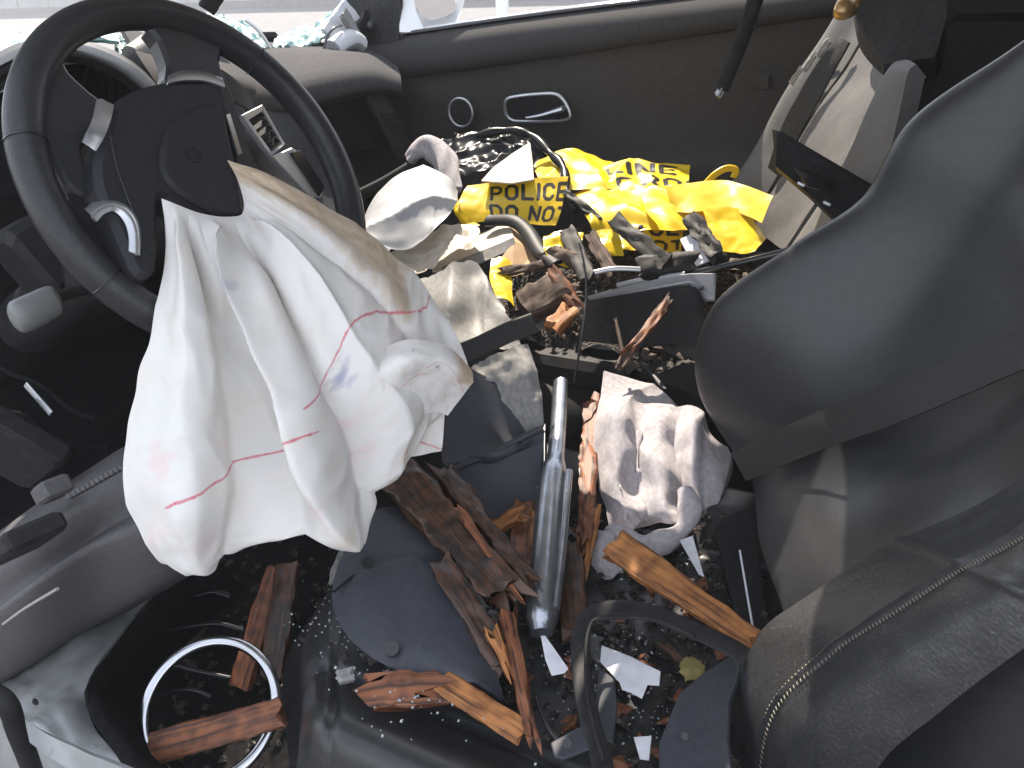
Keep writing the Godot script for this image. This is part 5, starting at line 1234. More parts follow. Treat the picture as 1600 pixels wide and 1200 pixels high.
	wood(Vector3(0.2312, 0.5, 0.3464), Vector3(0.2584, 0.52, 0.3273), 0.016, 0.012, 21, K.orange, "small orange chip beside the slate side panel", "wood_chip", "wood")
	wood(Vector3(0.2425, 0.5, 0.2897), Vector3(0.2917, 0.5, 0.3989), 0.024, 0.016, 22, K.red, "red-brown lath just left of the metal tube", "lath", "wood")
	wood(Vector3(0.2662, 0.51, 0.3069), Vector3(0.2894, 0.51, 0.3575), 0.016, 0.010, 23, K.orange, "orange scrap of lath pressed against the tube's left side", "wood_chip", "wood")
	var shards := [
		[Vector3(0.1461, 0.555, 0.3751), Vector3(0.2847, 0.54, 0.4516), "long dark shard split from the thick wet board's left edge"], [Vector3(0.2253, 0.56, 0.3972), Vector3(0.3223, 0.53, 0.4559), "pale-tipped shard lying along the thick wet board's right edge"],
		 [Vector3(0.3265, 0.51, 0.2799), Vector3(0.3488, 0.49, 0.3604), "short shard under the towel's lower left corner"],
		[Vector3(0.4549, 0.495, 0.4225), Vector3(0.4986, 0.495, 0.4506), "long thin shard beside the olive leaf"],
		 [Vector3(0.2656, 0.51, 0.3797), Vector3(0.3157, 0.505, 0.4535), "thin shard between wet board and steel tube"], [Vector3(0.4105, 0.52, 0.3692), Vector3(0.48, 0.51, 0.3875), "thin shard lying on the orange-brown flat board"],
	]
	for k in shards.size():
		wood(shards[k][0], shards[k][1], 0.008 + 0.002 * (k % 3), 0.004, 700 + k, [K.wet, K.red, K.orange][k % 3], shards[k][2], "splinter", "splinter", Vector3(0.1, 1, 0.3), 0.0012, 0.03, 0.35)
	# bent metal tube
	m = M.new()
	tube(m, [Vector3(0.2026, 0.56, 0.0992), Vector3(0.2309, 0.552, 0.1675), Vector3(0.2573, 0.545, 0.2327), Vector3(0.2703, 0.54, 0.2698), Vector3(0.2922, 0.532, 0.3269), Vector3(0.3151, 0.522, 0.3839), Vector3(0.3319, 0.512, 0.4255), Vector3(0.3474, 0.502, 0.4627)], 0.0105, 20, {"steps": 60, "taper": func(t): return 1.0 + 0.55 * smoothstep(0.3, 0.45, t) - 0.5 * smoothstep(0.93, 1.0, t), "up": Vector3(0.1, 0.5, 1.0), "sy": 0.85})
	var tb := one("metal_tube", m, K.steel, "shiny bent steel tube lying upright across the driver's seat", "tube")
	m = M.new()
	tube(m, [Vector3(0.2893, 0.547, 0.2656), Vector3(0.309, 0.54, 0.3186), Vector3(0.3305, 0.53, 0.3765), Vector3(0.3523, 0.516, 0.4398)], 0.0026, 8, {"sx": 1.6})
	obj("folded_seam", m, K.steel, tb)
	# towel
	m = M.new()
	patch(m, [
		[Vector3(0.2433, 0.5548, 0.0434), Vector3(0.2774, 0.5578, 0.0356), Vector3(0.308, 0.549, 0.0369), Vector3(0.3383, 0.536, 0.041), Vector3(0.3622, 0.5266, 0.0465), Vector3(0.3816, 0.5145, 0.043)],
		[Vector3(0.2619, 0.5422, 0.1184), Vector3(0.2962, 0.5616, 0.1265), Vector3(0.3133, 0.5504, 0.0979), Vector3(0.349, 0.555, 0.1142), Vector3(0.3691, 0.5328, 0.0906), Vector3(0.3858, 0.5123, 0.0809)],
		[Vector3(0.2794, 0.5204, 0.1737), Vector3(0.3147, 0.5409, 0.1871), Vector3(0.3296, 0.5234, 0.1506), Vector3(0.3627, 0.5386, 0.1684), Vector3(0.3801, 0.5168, 0.1396), Vector3(0.3958, 0.4935, 0.1256)],
		[Vector3(0.3039, 0.4953, 0.2208), Vector3(0.3357, 0.5181, 0.2346), Vector3(0.3494, 0.4993, 0.1996), Vector3(0.3827, 0.5187, 0.2147), Vector3(0.3951, 0.4933, 0.1844), Vector3(0.409, 0.4767, 0.1674)],
		[Vector3(0.3264, 0.4767, 0.252), Vector3(0.3524, 0.4977, 0.2572), Vector3(0.3653, 0.4876, 0.2302), Vector3(0.3952, 0.5081, 0.24), Vector3(0.4065, 0.4886, 0.2133), Vector3(0.4205, 0.4621, 0.1958)],
		[Vector3(0.3341, 0.462, 0.2631), Vector3(0.3578, 0.4771, 0.2602), Vector3(0.3722, 0.4762, 0.2399), Vector3(0.398, 0.4922, 0.2417), Vector3(0.4082, 0.4756, 0.2138), Vector3(0.4243, 0.45, 0.201)]], 90, 80, {"amp": 0.011, "freq": 7.0, "seed": 41, "thick": 0.005, "f": func(u, w):
		return 0.010 * (0.6 - absf(sin(u * 5.5 + 2.6 * w + 1.2 * sin(w * 5.0 + u * 2.0)))) + 0.006 * (0.6 - absf(sin(u * 4.0 - w * 7.0 + 1.0)))})
	var tw := one("towel", m, K.towel, "crumpled dirty white towel against the driver's seat back", "towel")
	m = M.new()
	patch(m, [[Vector3(0.3508, 0.5427, 0.0818), Vector3(0.3722, 0.5525, 0.0769), Vector3(0.402, 0.5329, 0.0852), Vector3(0.4249, 0.5072, 0.0882)], [Vector3(0.3663, 0.5284, 0.1337), Vector3(0.3891, 0.549, 0.1279), Vector3(0.4153, 0.5274, 0.1266), Vector3(0.4361, 0.4909, 0.1113)], [Vector3(0.3899, 0.5038, 0.1744), Vector3(0.4105, 0.5183, 0.1736), Vector3(0.4309, 0.5077, 0.1623), Vector3(0.4445, 0.4782, 0.1468)], [Vector3(0.4117, 0.482, 0.2015), Vector3(0.4268, 0.4876, 0.2027), Vector3(0.4371, 0.4806, 0.1947), Vector3(0.446, 0.4672, 0.185)], [Vector3(0.4293, 0.4551, 0.2145), Vector3(0.4362, 0.4548, 0.2174), Vector3(0.4398, 0.4559, 0.2147), Vector3(0.4416, 0.459, 0.2054)]], 50, 50, {"amp": 0.006, "freq": 12.0, "seed": 43, "thick": 0.005, "f": func(u, w): return 0.009 * (0.6 - absf(sin(u * 6.0 + w * 3.0)))})
	obj("outer_fold", m, K.towel, tw)
	m = M.new()
	tube(m, [Vector3(0.3406, 0.4774, 0.276), Vector3(0.3594, 0.483, 0.2751), Vector3(0.3845, 0.4809, 0.2755), Vector3(0.4051, 0.4862, 0.2673), Vector3(0.42, 0.4978, 0.252), Vector3(0.4204, 0.51, 0.2314), Vector3(0.4083, 0.5202, 0.2125)], 0.013, 16, {"steps": 60, "taper": func(t): return 0.9 + 0.22 * sin(t * 17.0)})
	obj("rolled_hem", m, K.towel, tw)
	m = M.new()
	patch(m, [[Vector3(0.3252, 0.4919, 0.2953), Vector3(0.3388, 0.4969, 0.2911), Vector3(0.3526, 0.4945, 0.2914)], [Vector3(0.3311, 0.483, 0.3168), Vector3(0.3497, 0.4912, 0.3144), Vector3(0.3655, 0.4855, 0.3091)], [Vector3(0.3488, 0.4721, 0.3304), Vector3(0.3615, 0.4781, 0.3288), Vector3(0.3741, 0.481, 0.32)], [Vector3(0.3591, 0.4659, 0.3337), Vector3(0.3677, 0.4715, 0.3333), Vector3(0.3744, 0.4795, 0.3247)]], 24, 24, {"amp": 0.004, "freq": 30.0, "seed": 45, "thick": 0.005})
	obj("corner", m, K.towel, tw)
	# papers
	var scraps := [
		["torn white paper scrap inside the black trim frame", [Vector3(0.4024, 0.497, 0.4491), Vector3(0.4306, 0.497, 0.4495), Vector3(0.4606, 0.497, 0.4548), Vector3(0.4645, 0.497, 0.4701), Vector3(0.4551, 0.497, 0.4731), Vector3(0.4556, 0.497, 0.4894), Vector3(0.4444, 0.497, 0.4872), Vector3(0.437, 0.497, 0.4877), Vector3(0.432, 0.497, 0.4809), Vector3(0.4084, 0.497, 0.4673)]],
		["narrow white paper tongue at the steel tube's foot", [Vector3(0.3564, 0.52, 0.4815), Vector3(0.36, 0.52, 0.4798), Vector3(0.3941, 0.52, 0.5052), Vector3(0.3931, 0.52, 0.511), Vector3(0.3844, 0.52, 0.5182), Vector3(0.3716, 0.52, 0.504)]],
		["pale paper corner between towel and orange-brown board", [Vector3(0.425, 0.505, 0.2836), Vector3(0.4352, 0.505, 0.2708), Vector3(0.4638, 0.505, 0.3283), Vector3(0.4581, 0.505, 0.3268)]],
		["small white card at the frame's near end", [Vector3(0.463, 0.5, 0.5307), Vector3(0.4756, 0.5, 0.5234), Vector3(0.481, 0.5, 0.5454), Vector3(0.4743, 0.5, 0.5474)]],
		["white paper strip tucked behind the steel tube's left side", [Vector3(0.2076, 0.5, 0.206), Vector3(0.1892, 0.5, 0.1225), Vector3(0.2493, 0.5, 0.2522), Vector3(0.2423, 0.5, 0.2553)]],
	]
	for s in scraps:
		m = M.new()
		var ctr := Vector3.ZERO
		for q in s[1]:
			ctr += q / s[1].size()
		var bent := []
		for q in s[1]:
			bent.append(q + Vector3.UP * 0.25 * ctr.distance_squared_to(q) * 10.0 * 0.3)
		slab(m, bent, Vector3(0.1, 1, 0.2), 0.0006)
		one("paper_scrap", m, K.paper, s[0], "paper", "torn papers")
	m = M.new()
	patch(m, [[Vector3(0.4746, 0.502, 0.4405), Vector3(0.479, 0.502, 0.4319), Vector3(0.4881, 0.502, 0.4309)], [Vector3(0.476, 0.506, 0.4534), Vector3(0.4857, 0.506, 0.4473), Vector3(0.4963, 0.506, 0.4407)], [Vector3(0.4849, 0.5, 0.4589), Vector3(0.4901, 0.5, 0.4533), Vector3(0.4966, 0.5, 0.4487)]], 14, 14, {"amp": 0.003, "freq": 40.0, "ragged": 0.2, "thick": 0.0006})
	one("leaf", m, mat(lin(0.16, 0.13, 0.035), 0.7), "dry olive leaf inside the black trim frame", "leaf")
	# black trim frame with its bracket
	m = M.new()
	tube(m, [Vector3(0.4708, 0.51, 0.6007), Vector3(0.4507, 0.51, 0.5694), Vector3(0.4241, 0.515, 0.534), Vector3(0.4027, 0.52, 0.4973), Vector3(0.39, 0.525, 0.4678), Vector3(0.3917, 0.53, 0.4466), Vector3(0.4099, 0.53, 0.4292), Vector3(0.4411, 0.53, 0.4219), Vector3(0.481, 0.53, 0.4267), Vector3(0.5134, 0.53, 0.432), Vector3(0.5314, 0.53, 0.4393)], 0.0085, 14, {"up": Vector3(0.1, 1, 0.3), "steps": 70, "sy": 0.22})
	var fr := one("trim_frame", m, K.black, "curved black plastic trim frame lying on the driver's seat", "trim frame")
	m = M.new()
	tube(m, [Vector3(0.4546, 0.518, 0.5741), Vector3(0.4285, 0.523, 0.5392), Vector3(0.4095, 0.528, 0.5021), Vector3(0.3982, 0.534, 0.4696), Vector3(0.4041, 0.537, 0.454), Vector3(0.4458, 0.537, 0.4364), Vector3(0.4845, 0.537, 0.4401)], 0.002, 6, {"steps": 40})
	obj("raised_lip", m, K.black, fr)
	m = M.new()
	slab(m, [Vector3(0.4084, 0.512, 0.5724), Vector3(0.4215, 0.512, 0.5517), Vector3(0.4279, 0.512, 0.5432), Vector3(0.4389, 0.512, 0.5642), Vector3(0.4237, 0.512, 0.5816), Vector3(0.4165, 0.512, 0.5825)], Vector3(0.1, 1, 0.3), 0.004, 0.001)
	var br := obj("bracket", m, K.side, fr)
	m = M.new()
	tube(m, [Vector3(0.4208, 0.512, 0.5678), Vector3(0.4214, 0.514, 0.5692)], 0.004, 12)
	obj("hole", m, K.gloss, br)
	m = M.new()
	tube(m, [Vector3(0.3745, 0.5, 0.5292), Vector3(0.3879, 0.5, 0.5445), Vector3(0.4045, 0.5, 0.5573), Vector3(0.4206, 0.5, 0.5628)], 0.002, 6)
	one("black_wire", m, K.gloss, "thin black wire looping to the trim frame's bracket", "wire")
	m = M.new()
	slab(m, [Vector3(0.4863, 0.515, 0.4846), Vector3(0.4985, 0.515, 0.4549), Vector3(0.5214, 0.515, 0.4141), Vector3(0.5275, 0.515, 0.4489), Vector3(0.5272, 0.515, 0.4781), Vector3(0.5353, 0.515, 0.5143), Vector3(0.5526, 0.515, 0.5649), Vector3(0.5032, 0.515, 0.5888), Vector3(0.4862, 0.515, 0.5378)], Vector3(0.05, 1, 0.35), 0.006, 0.002)
	var pl := one("trim_plate", m, K.side, "flat dark blue-grey plate with screw hole beside seat back", "trim panel")
	m = M.new()
	tube(m, [Vector3(0.5024, 0.515, 0.5236), Vector3(0.5029, 0.5175, 0.5256)], 0.0032, 12)
	obj("hole", m, K.gloss, pl)
	m = M.new()
	slab(m, [Vector3(0.4076, 0.495, 0.4697), Vector3(0.4258, 0.495, 0.4772), Vector3(0.4382, 0.495, 0.5017), Vector3(0.4485, 0.495, 0.5387), Vector3(0.4378, 0.495, 0.5371), Vector3(0.421, 0.495, 0.5098)], Vector3(0, 1, 0.2), 0.004, 0.001)
	one("plastic_shard", m, K.side, "slate plastic shard under the torn white paper scrap", "plastic shard")
	m = M.new()
	patch(m, [[Vector3(0.4522, 0.5, 0.2345), Vector3(0.4656, 0.5, 0.2032), Vector3(0.4823, 0.5, 0.1828)], [Vector3(0.4782, 0.48, 0.2888), Vector3(0.4909, 0.48, 0.2721), Vector3(0.5044, 0.48, 0.2548)], [Vector3(0.5107, 0.47, 0.352), Vector3(0.5209, 0.47, 0.3426), Vector3(0.5312, 0.47, 0.3331)]], 10, 16, {"thick": 0.006})
	one("plastic_strip", m, K.black, "black plastic strip between orange-brown board and seat back", "plastic strip")
	m = M.new()
	tube(m, [Vector3(0.4862, 0.505, 0.273), Vector3(0.5038, 0.495, 0.3162), Vector3(0.5227, 0.485, 0.3626)], 0.0012, 6)
	one("white_string", m, K.paper, "thin white string on the black plastic strip by seat back", "string")
	# dirt, splinters and crumbs of safety glass
	litter("dirt", "dark dirt and soaked splinters over the middle of driver's seat", 900, 501, K.dirt, 0.009, func(r: RandomNumberGenerator):
		var z := r.randf_range(0.20, 0.56)
		var x := r.randf_range(0.26, 0.56)
		if r.randf() < 0.25:
			x = r.randf_range(0.12, 0.5)
		return Vector3(x, seat_y(x, z) + 0.002 + 0.012 * r.randf() * r.randf(), z), 0.45)
	litter("splinters", "loose reddish wood splinters among the dirt on driver's seat", 90, 502, K.red, 0.012, func(r: RandomNumberGenerator):
		var z := r.randf_range(0.22, 0.55)
		var x := r.randf_range(0.2, 0.54)
		return Vector3(x, seat_y(x, z) + 0.008, z), 0.3)
	litter("glass_crumbs", "pale crumbs of safety glass scattered over driver's seat", 520, 503, K.crumb, 0.0018, func(r: RandomNumberGenerator):
		var z := r.randf_range(0.14, 0.60)
		var x := r.randf_range(0.10, 0.53)
		var pick := r.randf()
		var q := Vector3(0.42, 0.0, 0.46) if pick < 0.55 else (Vector3(0.27, 0, 0.56) if pick < 0.8 else Vector3(0.14, 0, 0.50))
		if r.randf() < 0.85:
			x = q.x + r.randfn() * 0.035
			z = minf(q.z + r.randfn() * 0.03, 0.62)
		return Vector3(x, seat_y(x, z) + 0.012 * r.randf() + 0.003, z), 0.8)
	m = M.new()
	plank(m, Vector3(0.1991, 0.492, 0.5794), Vector3(0.2086, 0.494, 0.5705), Vector3(0, 1, 0.2), 0.014, 0.006, 61, 0.003, 0.006)
	one("foam_chip", m, K.greysheet, "pale grey foam chip on the cushion's front seam", "foam")
	m = M.new()
	plank(m, Vector3(0.0964, 0.475, 0.4631), Vector3(0.0629, 0.475, 0.3943), Vector3(-0.4, 1, 0.2), 0.012, 0.003, 62, 0.004, 0.02)
	one("mud_smear", m, K.greysheet, "dried grey mud caked along the cushion's inner front edge", "mud")

func on_console() -> void:
	var m := M.new()
	# crumpled grey sheet, then a pale piece coloured as the side panel in sun
	patch(m, [[Vector3(-0.0557, 0.6539, 0.0583), Vector3(-0.0125, 0.6715, 0.0365), Vector3(0.0259, 0.6816, 0.0091), Vector3(0.0594, 0.6554, 0.0194)], [Vector3(-0.0201, 0.6317, 0.0908), Vector3(0.03, 0.649, 0.0914), Vector3(0.053, 0.6516, 0.0512), Vector3(0.0973, 0.6417, 0.0585)], [Vector3(0.0145, 0.6113, 0.1229), Vector3(0.059, 0.6214, 0.118), Vector3(0.0787, 0.6195, 0.0824), Vector3(0.1302, 0.6258, 0.0888)], [Vector3(0.052, 0.5924, 0.1525), Vector3(0.0921, 0.5996, 0.1518), Vector3(0.1159, 0.6011, 0.1247), Vector3(0.1568, 0.6154, 0.1192)]], 40, 40, {"amp": 0.012, "freq": 5.0, "seed": 51, "ragged": 0.04, "f": func(u, w): return 0.008 * (0.6 - absf(sin(u * 7.0 + w * 2.0)))})
	one("grey_sheet", m, K.greysheet, "crumpled grey fabric sheet beside the airbag, behind the dark shadow strip", "sheet")
	m = M.new()
	patch(m, [[Vector3(0.104, 0.5974, 0.1724), Vector3(0.1326, 0.6126, 0.1537), Vector3(0.1581, 0.6243, 0.139), Vector3(0.1723, 0.625, 0.1307)], [Vector3(0.1338, 0.5816, 0.1849), Vector3(0.159, 0.5934, 0.1703), Vector3(0.1833, 0.604, 0.1633), Vector3(0.1933, 0.6046, 0.1509)], [Vector3(0.1685, 0.5601, 0.1917), Vector3(0.1869, 0.5713, 0.1876), Vector3(0.2017, 0.58, 0.1806), Vector3(0.2088, 0.5806, 0.1698)], [Vector3(0.2055, 0.5354, 0.1991), Vector3(0.2124, 0.5413, 0.1982), Vector3(0.219, 0.5485, 0.1967), Vector3(0.2226, 0.5511, 0.1931)]], 24, 24, {"amp": 0.005, "freq": 26.0, "seed": 53, "ragged": 0.05})
	one("sunlit_panel_piece", m, K.greysheet, "pale grey piece coloured as the sunlit part of the side panel, in front of the dark shadow strip", "film")
	# wood and bark along the console
	wood(Vector3(0.0964, 0.6093, 0.001), Vector3(0.1402, 0.6316, -0.0498), 0.045, 0.03, 31, K.bark, "rough brown bark chunk on the console's front", "bark_chunk", "bark", Vector3(0.1, 0.8, 0.6), 0.006, 0.02)
	wood(Vector3(0.1209, 0.6531, -0.0522), Vector3(0.1728, 0.6191, -0.0214), 0.018, 0.012, 32, K.red, "reddish splintered stick leaning over the bark chunk", "stick", "wood", Vector3(0.1, 0.8, 0.6), 0.003, 0.02)
	wood(Vector3(0.1635, 0.6097, 0.0413), Vector3(0.1737, 0.6209, 0.0029), 0.024, 0.016, 33, K.orange, "bright orange chip below the bark chunk", "wood_chip", "wood", Vector3(0.1, 0.8, 0.6), 0.004, 0.02)
	wood(Vector3(0.0386, 0.6464, -0.0413), Vector3(0.0966, 0.6518, -0.0767), 0.012, 0.010, 34, K.bark, "thin brown twig lying behind the bark chunk", "twig", "twig", Vector3(0.1, 0.8, 0.6), 0.003, 0.02)
	wood(Vector3(0.2731, 0.5838, 0.0739), Vector3(0.3001, 0.6349, -0.0497), 0.012, 0.008, 35, K.bark, "long thin brown stick leaning on the console above the towel", "twig", "twig", Vector3(0, 0.6, 0.8), 0.002, 0.03)
	wood(Vector3(0.2804, 0.6008, 0.0467), Vector3(0.3002, 0.6316, -0.0219), 0.010, 0.008, 36, K.red, "short red-brown stick beside the long one on the console", "twig", "twig", Vector3(0, 0.6, 0.8), 0.002, 0.03)
	wood(Vector3(0.2752, 0.59, 0.0561), Vector3(0.2465, 0.623, 0.0131), 0.004, 0.003, 37, K.bark, "hair-thin twig standing on the console lid", "twig", "twig", Vector3(0, 0.6, 0.8), 0.001, 0.01)
	m = M.new()
	tube(m, [Vector3(0.1452, 0.6854, -0.0982), Vector3(0.1708, 0.662, -0.0593), Vector3(0.1918, 0.6326, -0.0142), Vector3(0.2097, 0.6022, 0.0461), Vector3(0.223, 0.5633, 0.1013)], 0.0016, 6, {"steps": 40})
	one("cable", m, K.gloss, "thin black cable hanging down over the console lid", "cable")

func tape(rows: Array, u0: float, u1: float, label: String, printed := true, o := {}, v0 := 0.0, v1 := 1.0) -> void:
	var m := M.new()
	patch(m, rows, 50, 24, o)
	lay(m, u0, u1, v0, v1)
	one("barrier_tape", m, K.tape if printed else K.tapeplain, label, "barrier tape", "yellow barrier tape on the passenger seat")

func heap() -> void:
	var m := M.new()
	# soaked rubbish filling the passenger seat
	m.surf(func(u, w):
		var x := lerpf(-0.14, 0.46, u)
		var z := lerpf(-0.58, -0.10, w)
		var e := sin(PI * clampf(u * 1.1, 0.0, 1.0)) * sin(PI * clampf(w * 0.9 + 0.08, 0.0, 1.0))
		return Vector3(x, 0.50 + 0.12 * e + 0.02 * sin(x * 43.0) * sin(z * 51.0), z), 40, 40)
	tag(obj("rubbish", m, K.dirt), "dark soaked rubbish heaped under the tape on passenger seat", "rubbish", "", "stuff")
	litter("wood_chips", "dark bark and wood chips over the passenger seat's rubbish", 420, 601, K.bark, 0.014, func(r: RandomNumberGenerator):
		var u := r.randf()
		var w := r.randf_range(0.35, 1.0)
		var e := sin(PI * clampf(u * 1.1, 0.0, 1.0)) * sin(PI * clampf(w * 0.9 + 0.08, 0.0, 1.0))
		return Vector3(lerpf(-0.14, 0.46, u), 0.51 + 0.12 * e + 0.012 * r.randf(), lerpf(-0.58, -0.10, w)), 0.4)
	# the tape: one readable length and several crumpled ones
	tape([[Vector3(-0.1324, 0.714, -0.2466), Vector3(-0.1033, 0.7164, -0.2642), Vector3(-0.0642, 0.7183, -0.287), Vector3(-0.0202, 0.7199, -0.3124), Vector3(0.0222, 0.7197, -0.3357)], [Vector3(-0.1307, 0.7005, -0.2199), Vector3(-0.0917, 0.7005, -0.2415), Vector3(-0.0527, 0.7004, -0.263), Vector3(-0.0083, 0.698, -0.2862), Vector3(0.0281, 0.6961, -0.3053)], [Vector3(-0.1231, 0.6872, -0.1966), Vector3(-0.0822, 0.685, -0.218), Vector3(-0.0408, 0.6809, -0.2384), Vector3(-0.0014, 0.677, -0.2578), Vector3(0.0341, 0.6732, -0.2752)], [Vector3(-0.0951, 0.6677, -0.1873), Vector3(-0.0664, 0.6681, -0.2035), Vector3(-0.0328, 0.6673, -0.2216), Vector3(0.0021, 0.6607, -0.237), Vector3(0.0344, 0.6571, -0.2527)]], -0.10, 0.335, "yellow tape length reading POLICE, DO NOT, nearest the airbag", true, {"amp": 0.003, "freq": 14.0, "seed": 3})
	tape([[Vector3(-0.1369, 0.6975, -0.2211), Vector3(-0.1424, 0.6861, -0.2111), Vector3(-0.1358, 0.6731, -0.2069)], [Vector3(-0.1139, 0.6844, -0.1935), Vector3(-0.1177, 0.675, -0.1857), Vector3(-0.1125, 0.6636, -0.1881)], [Vector3(-0.0748, 0.666, -0.1846), Vector3(-0.0819, 0.6636, -0.1792), Vector3(-0.0851, 0.6609, -0.1757)]], 0.9, 1.0, "folded-under yellow end at the readable tape's left", false, {"amp": 0.004, "freq": 20.0, "seed": 4})
	tape([[Vector3(-0.1114, 0.6996, -0.4567), Vector3(-0.072, 0.7216, -0.4919), Vector3(-0.0396, 0.7243, -0.5115), Vector3(0.0075, 0.7087, -0.5281), Vector3(0.0607, 0.6906, -0.5466)], [Vector3(-0.0733, 0.7024, -0.4018), Vector3(-0.0373, 0.7174, -0.4308), Vector3(0, 0.7154, -0.4503), Vector3(0.0445, 0.7047, -0.4685), Vector3(0.0889, 0.6939, -0.4866)], [Vector3(-0.0402, 0.7063, -0.3448), Vector3(-0.0025, 0.7104, -0.3682), Vector3(0.0389, 0.7062, -0.3886), Vector3(0.0752, 0.7023, -0.4063), Vector3(0.1172, 0.695, -0.4252)], [Vector3(-0.0235, 0.6929, -0.32), Vector3(0.0151, 0.6948, -0.3426), Vector3(0.0555, 0.6927, -0.3637), Vector3(0.0967, 0.6866, -0.3828), Vector3(0.1325, 0.6827, -0.4003)]], 0.78, 1.0, "crumpled yellow tape behind the readable length, by the door", true, {"amp": 0.016, "freq": 5.5, "seed": 5, "ridge": true})
	tape([[Vector3(0.0187, 0.7018, -0.4524), Vector3(0.0525, 0.7169, -0.4803), Vector3(0.0948, 0.7168, -0.5037), Vector3(0.1388, 0.7082, -0.5229), Vector3(0.1803, 0.7018, -0.542)], [Vector3(0.0468, 0.696, -0.3997), Vector3(0.0806, 0.7054, -0.4242), Vector3(0.1215, 0.7053, -0.4468), Vector3(0.1584, 0.6993, -0.4636), Vector3(0.1964, 0.6933, -0.481)], [Vector3(0.0702, 0.6908, -0.3577), Vector3(0.1045, 0.693, -0.378), Vector3(0.1446, 0.6909, -0.399), Vector3(0.1812, 0.687, -0.4169), Vector3(0.2137, 0.6833, -0.4327)]], 0.36, 0.62, "upright yellow tape fold at the top of the pile", true, {"amp": 0.010, "freq": 7.0, "seed": 6, "ridge": true})
	tape([[Vector3(0.022, 0.6877, -0.355), Vector3(0.0661, 0.6934, -0.3829), Vector3(0.1267, 0.6922, -0.4158), Vector3(0.1899, 0.6789, -0.4427), Vector3(0.2408, 0.6763, -0.4693)], [Vector3(0.0564, 0.6787, -0.3039), Vector3(0.0986, 0.6861, -0.3318), Vector3(0.1526, 0.6833, -0.36), Vector3(0.2082, 0.6727, -0.3844), Vector3(0.2668, 0.6716, -0.4161)], [Vector3(0.0929, 0.6702, -0.2542), Vector3(0.1307, 0.6775, -0.2796), Vector3(0.178, 0.675, -0.3043), Vector3(0.2311, 0.6676, -0.3292), Vector3(0.2926, 0.6644, -0.3614)], [Vector3(0.1205, 0.6535, -0.2205), Vector3(0.1603, 0.6605, -0.2468), Vector3(0.2019, 0.6584, -0.2686), Vector3(0.2487, 0.6532, -0.2914), Vector3(0.2956, 0.648, -0.3142)]], 0.55, 1.0, "wide crumpled yellow tape in the middle of the pile", false, {"amp": 0.026, "freq": 5.0, "seed": 7, "ridge": true})
	tape([[Vector3(0.1137, 0.6691, -0.265), Vector3(0.1506, 0.6718, -0.2872), Vector3(0.1989, 0.6646, -0.3096), Vector3(0.2377, 0.6579, -0.327)], [Vector3(0.1387, 0.6544, -0.2311), Vector3(0.1703, 0.6564, -0.2498), Vector3(0.2127, 0.6505, -0.2698), Vector3(0.2464, 0.6469, -0.2863)], [Vector3(0.1544, 0.6404, -0.2054), Vector3(0.1859, 0.6406, -0.223), Vector3(0.2231, 0.635, -0.2403), Vector3(0.2541, 0.6334, -0.2564)]], 0.1, 0.36, "low yellow tape fold among the dark wood pieces", true, {"amp": 0.012, "freq": 14.0, "seed": 8})
	tape([[Vector3(0.2727, 0.6917, -0.3022), Vector3(0.3087, 0.6937, -0.3299), Vector3(0.3378, 0.682, -0.3324), Vector3(0.3742, 0.6518, -0.3083)], [Vector3(0.3203, 0.6525, -0.2271), Vector3(0.3399, 0.6463, -0.2406), Vector3(0.3559, 0.6464, -0.2431), Vector3(0.3707, 0.6499, -0.2534)]], 0.0, 0.3, "plain yellow tape end at the pile's right edge", false, {"amp": 0.007, "freq": 12.0, "seed": 9})
	tape([[Vector3(0.1327, 0.6782, -0.1775), Vector3(0.1498, 0.6808, -0.1886), Vector3(0.1679, 0.6781, -0.197)], [Vector3(0.1487, 0.6641, -0.1519), Vector3(0.1653, 0.6675, -0.1632), Vector3(0.1853, 0.663, -0.1715)], [Vector3(0.1623, 0.6522, -0.1393), Vector3(0.1767, 0.6532, -0.1479), Vector3(0.1941, 0.6523, -0.1569)]], 0.0, 0.1, "small orange-yellow tape tab between two dark wood pieces", false, {"amp": 0.004, "freq": 20.0, "seed": 10})
	tape([[Vector3(0.0153, 0.6573, -0.0609), Vector3(0.0295, 0.6591, -0.0699), Vector3(0.0439, 0.6515, -0.0733)], [Vector3(0.0371, 0.6456, -0.014), Vector3(0.0547, 0.6405, -0.0207), Vector3(0.0691, 0.6315, -0.0232)], [Vector3(0.0646, 0.6312, 0.0183), Vector3(0.0774, 0.6281, 0.0131), Vector3(0.09, 0.6178, 0.0123)]], 0.0, 0.1, "dull yellow tape strip under the kraft carton", false, {"amp": 0.004, "freq": 20.0, "seed": 11})
	tape([[Vector3(0.0678, 0.6728, -0.1383), Vector3(0.0927, 0.6803, -0.1566), Vector3(0.1217, 0.6762, -0.1702)], [Vector3(0.0842, 0.6648, -0.1036), Vector3(0.1098, 0.6652, -0.1181), Vector3(0.1319, 0.6623, -0.1286)], [Vector3(0.1064, 0.6538, -0.0833), Vector3(0.1223, 0.6504, -0.0901), Vector3(0.1354, 0.6523, -0.0985)]], 0.0, 0.1, "pale yellow tape crumple below the readable length", false, {"amp": 0.010, "freq": 20.0, "seed": 12})
	m = M.new()
	tube(m, [Vector3(0.2343, 0.6934, -0.4632), Vector3(0.2456, 0.7067, -0.4775), Vector3(0.2619, 0.7148, -0.4915), Vector3(0.2767, 0.7111, -0.4974), Vector3(0.2751, 0.6992, -0.4894)], 0.006, 8, {"sy": 0.25, "up": Vector3(0.3, 0.4, 1), "steps": 24})
	one("barrier_tape", m, K.tapeplain, "small yellow tape loop in front of passenger backrest", "barrier tape", "yellow barrier tape on the passenger seat")
	m = M.new()
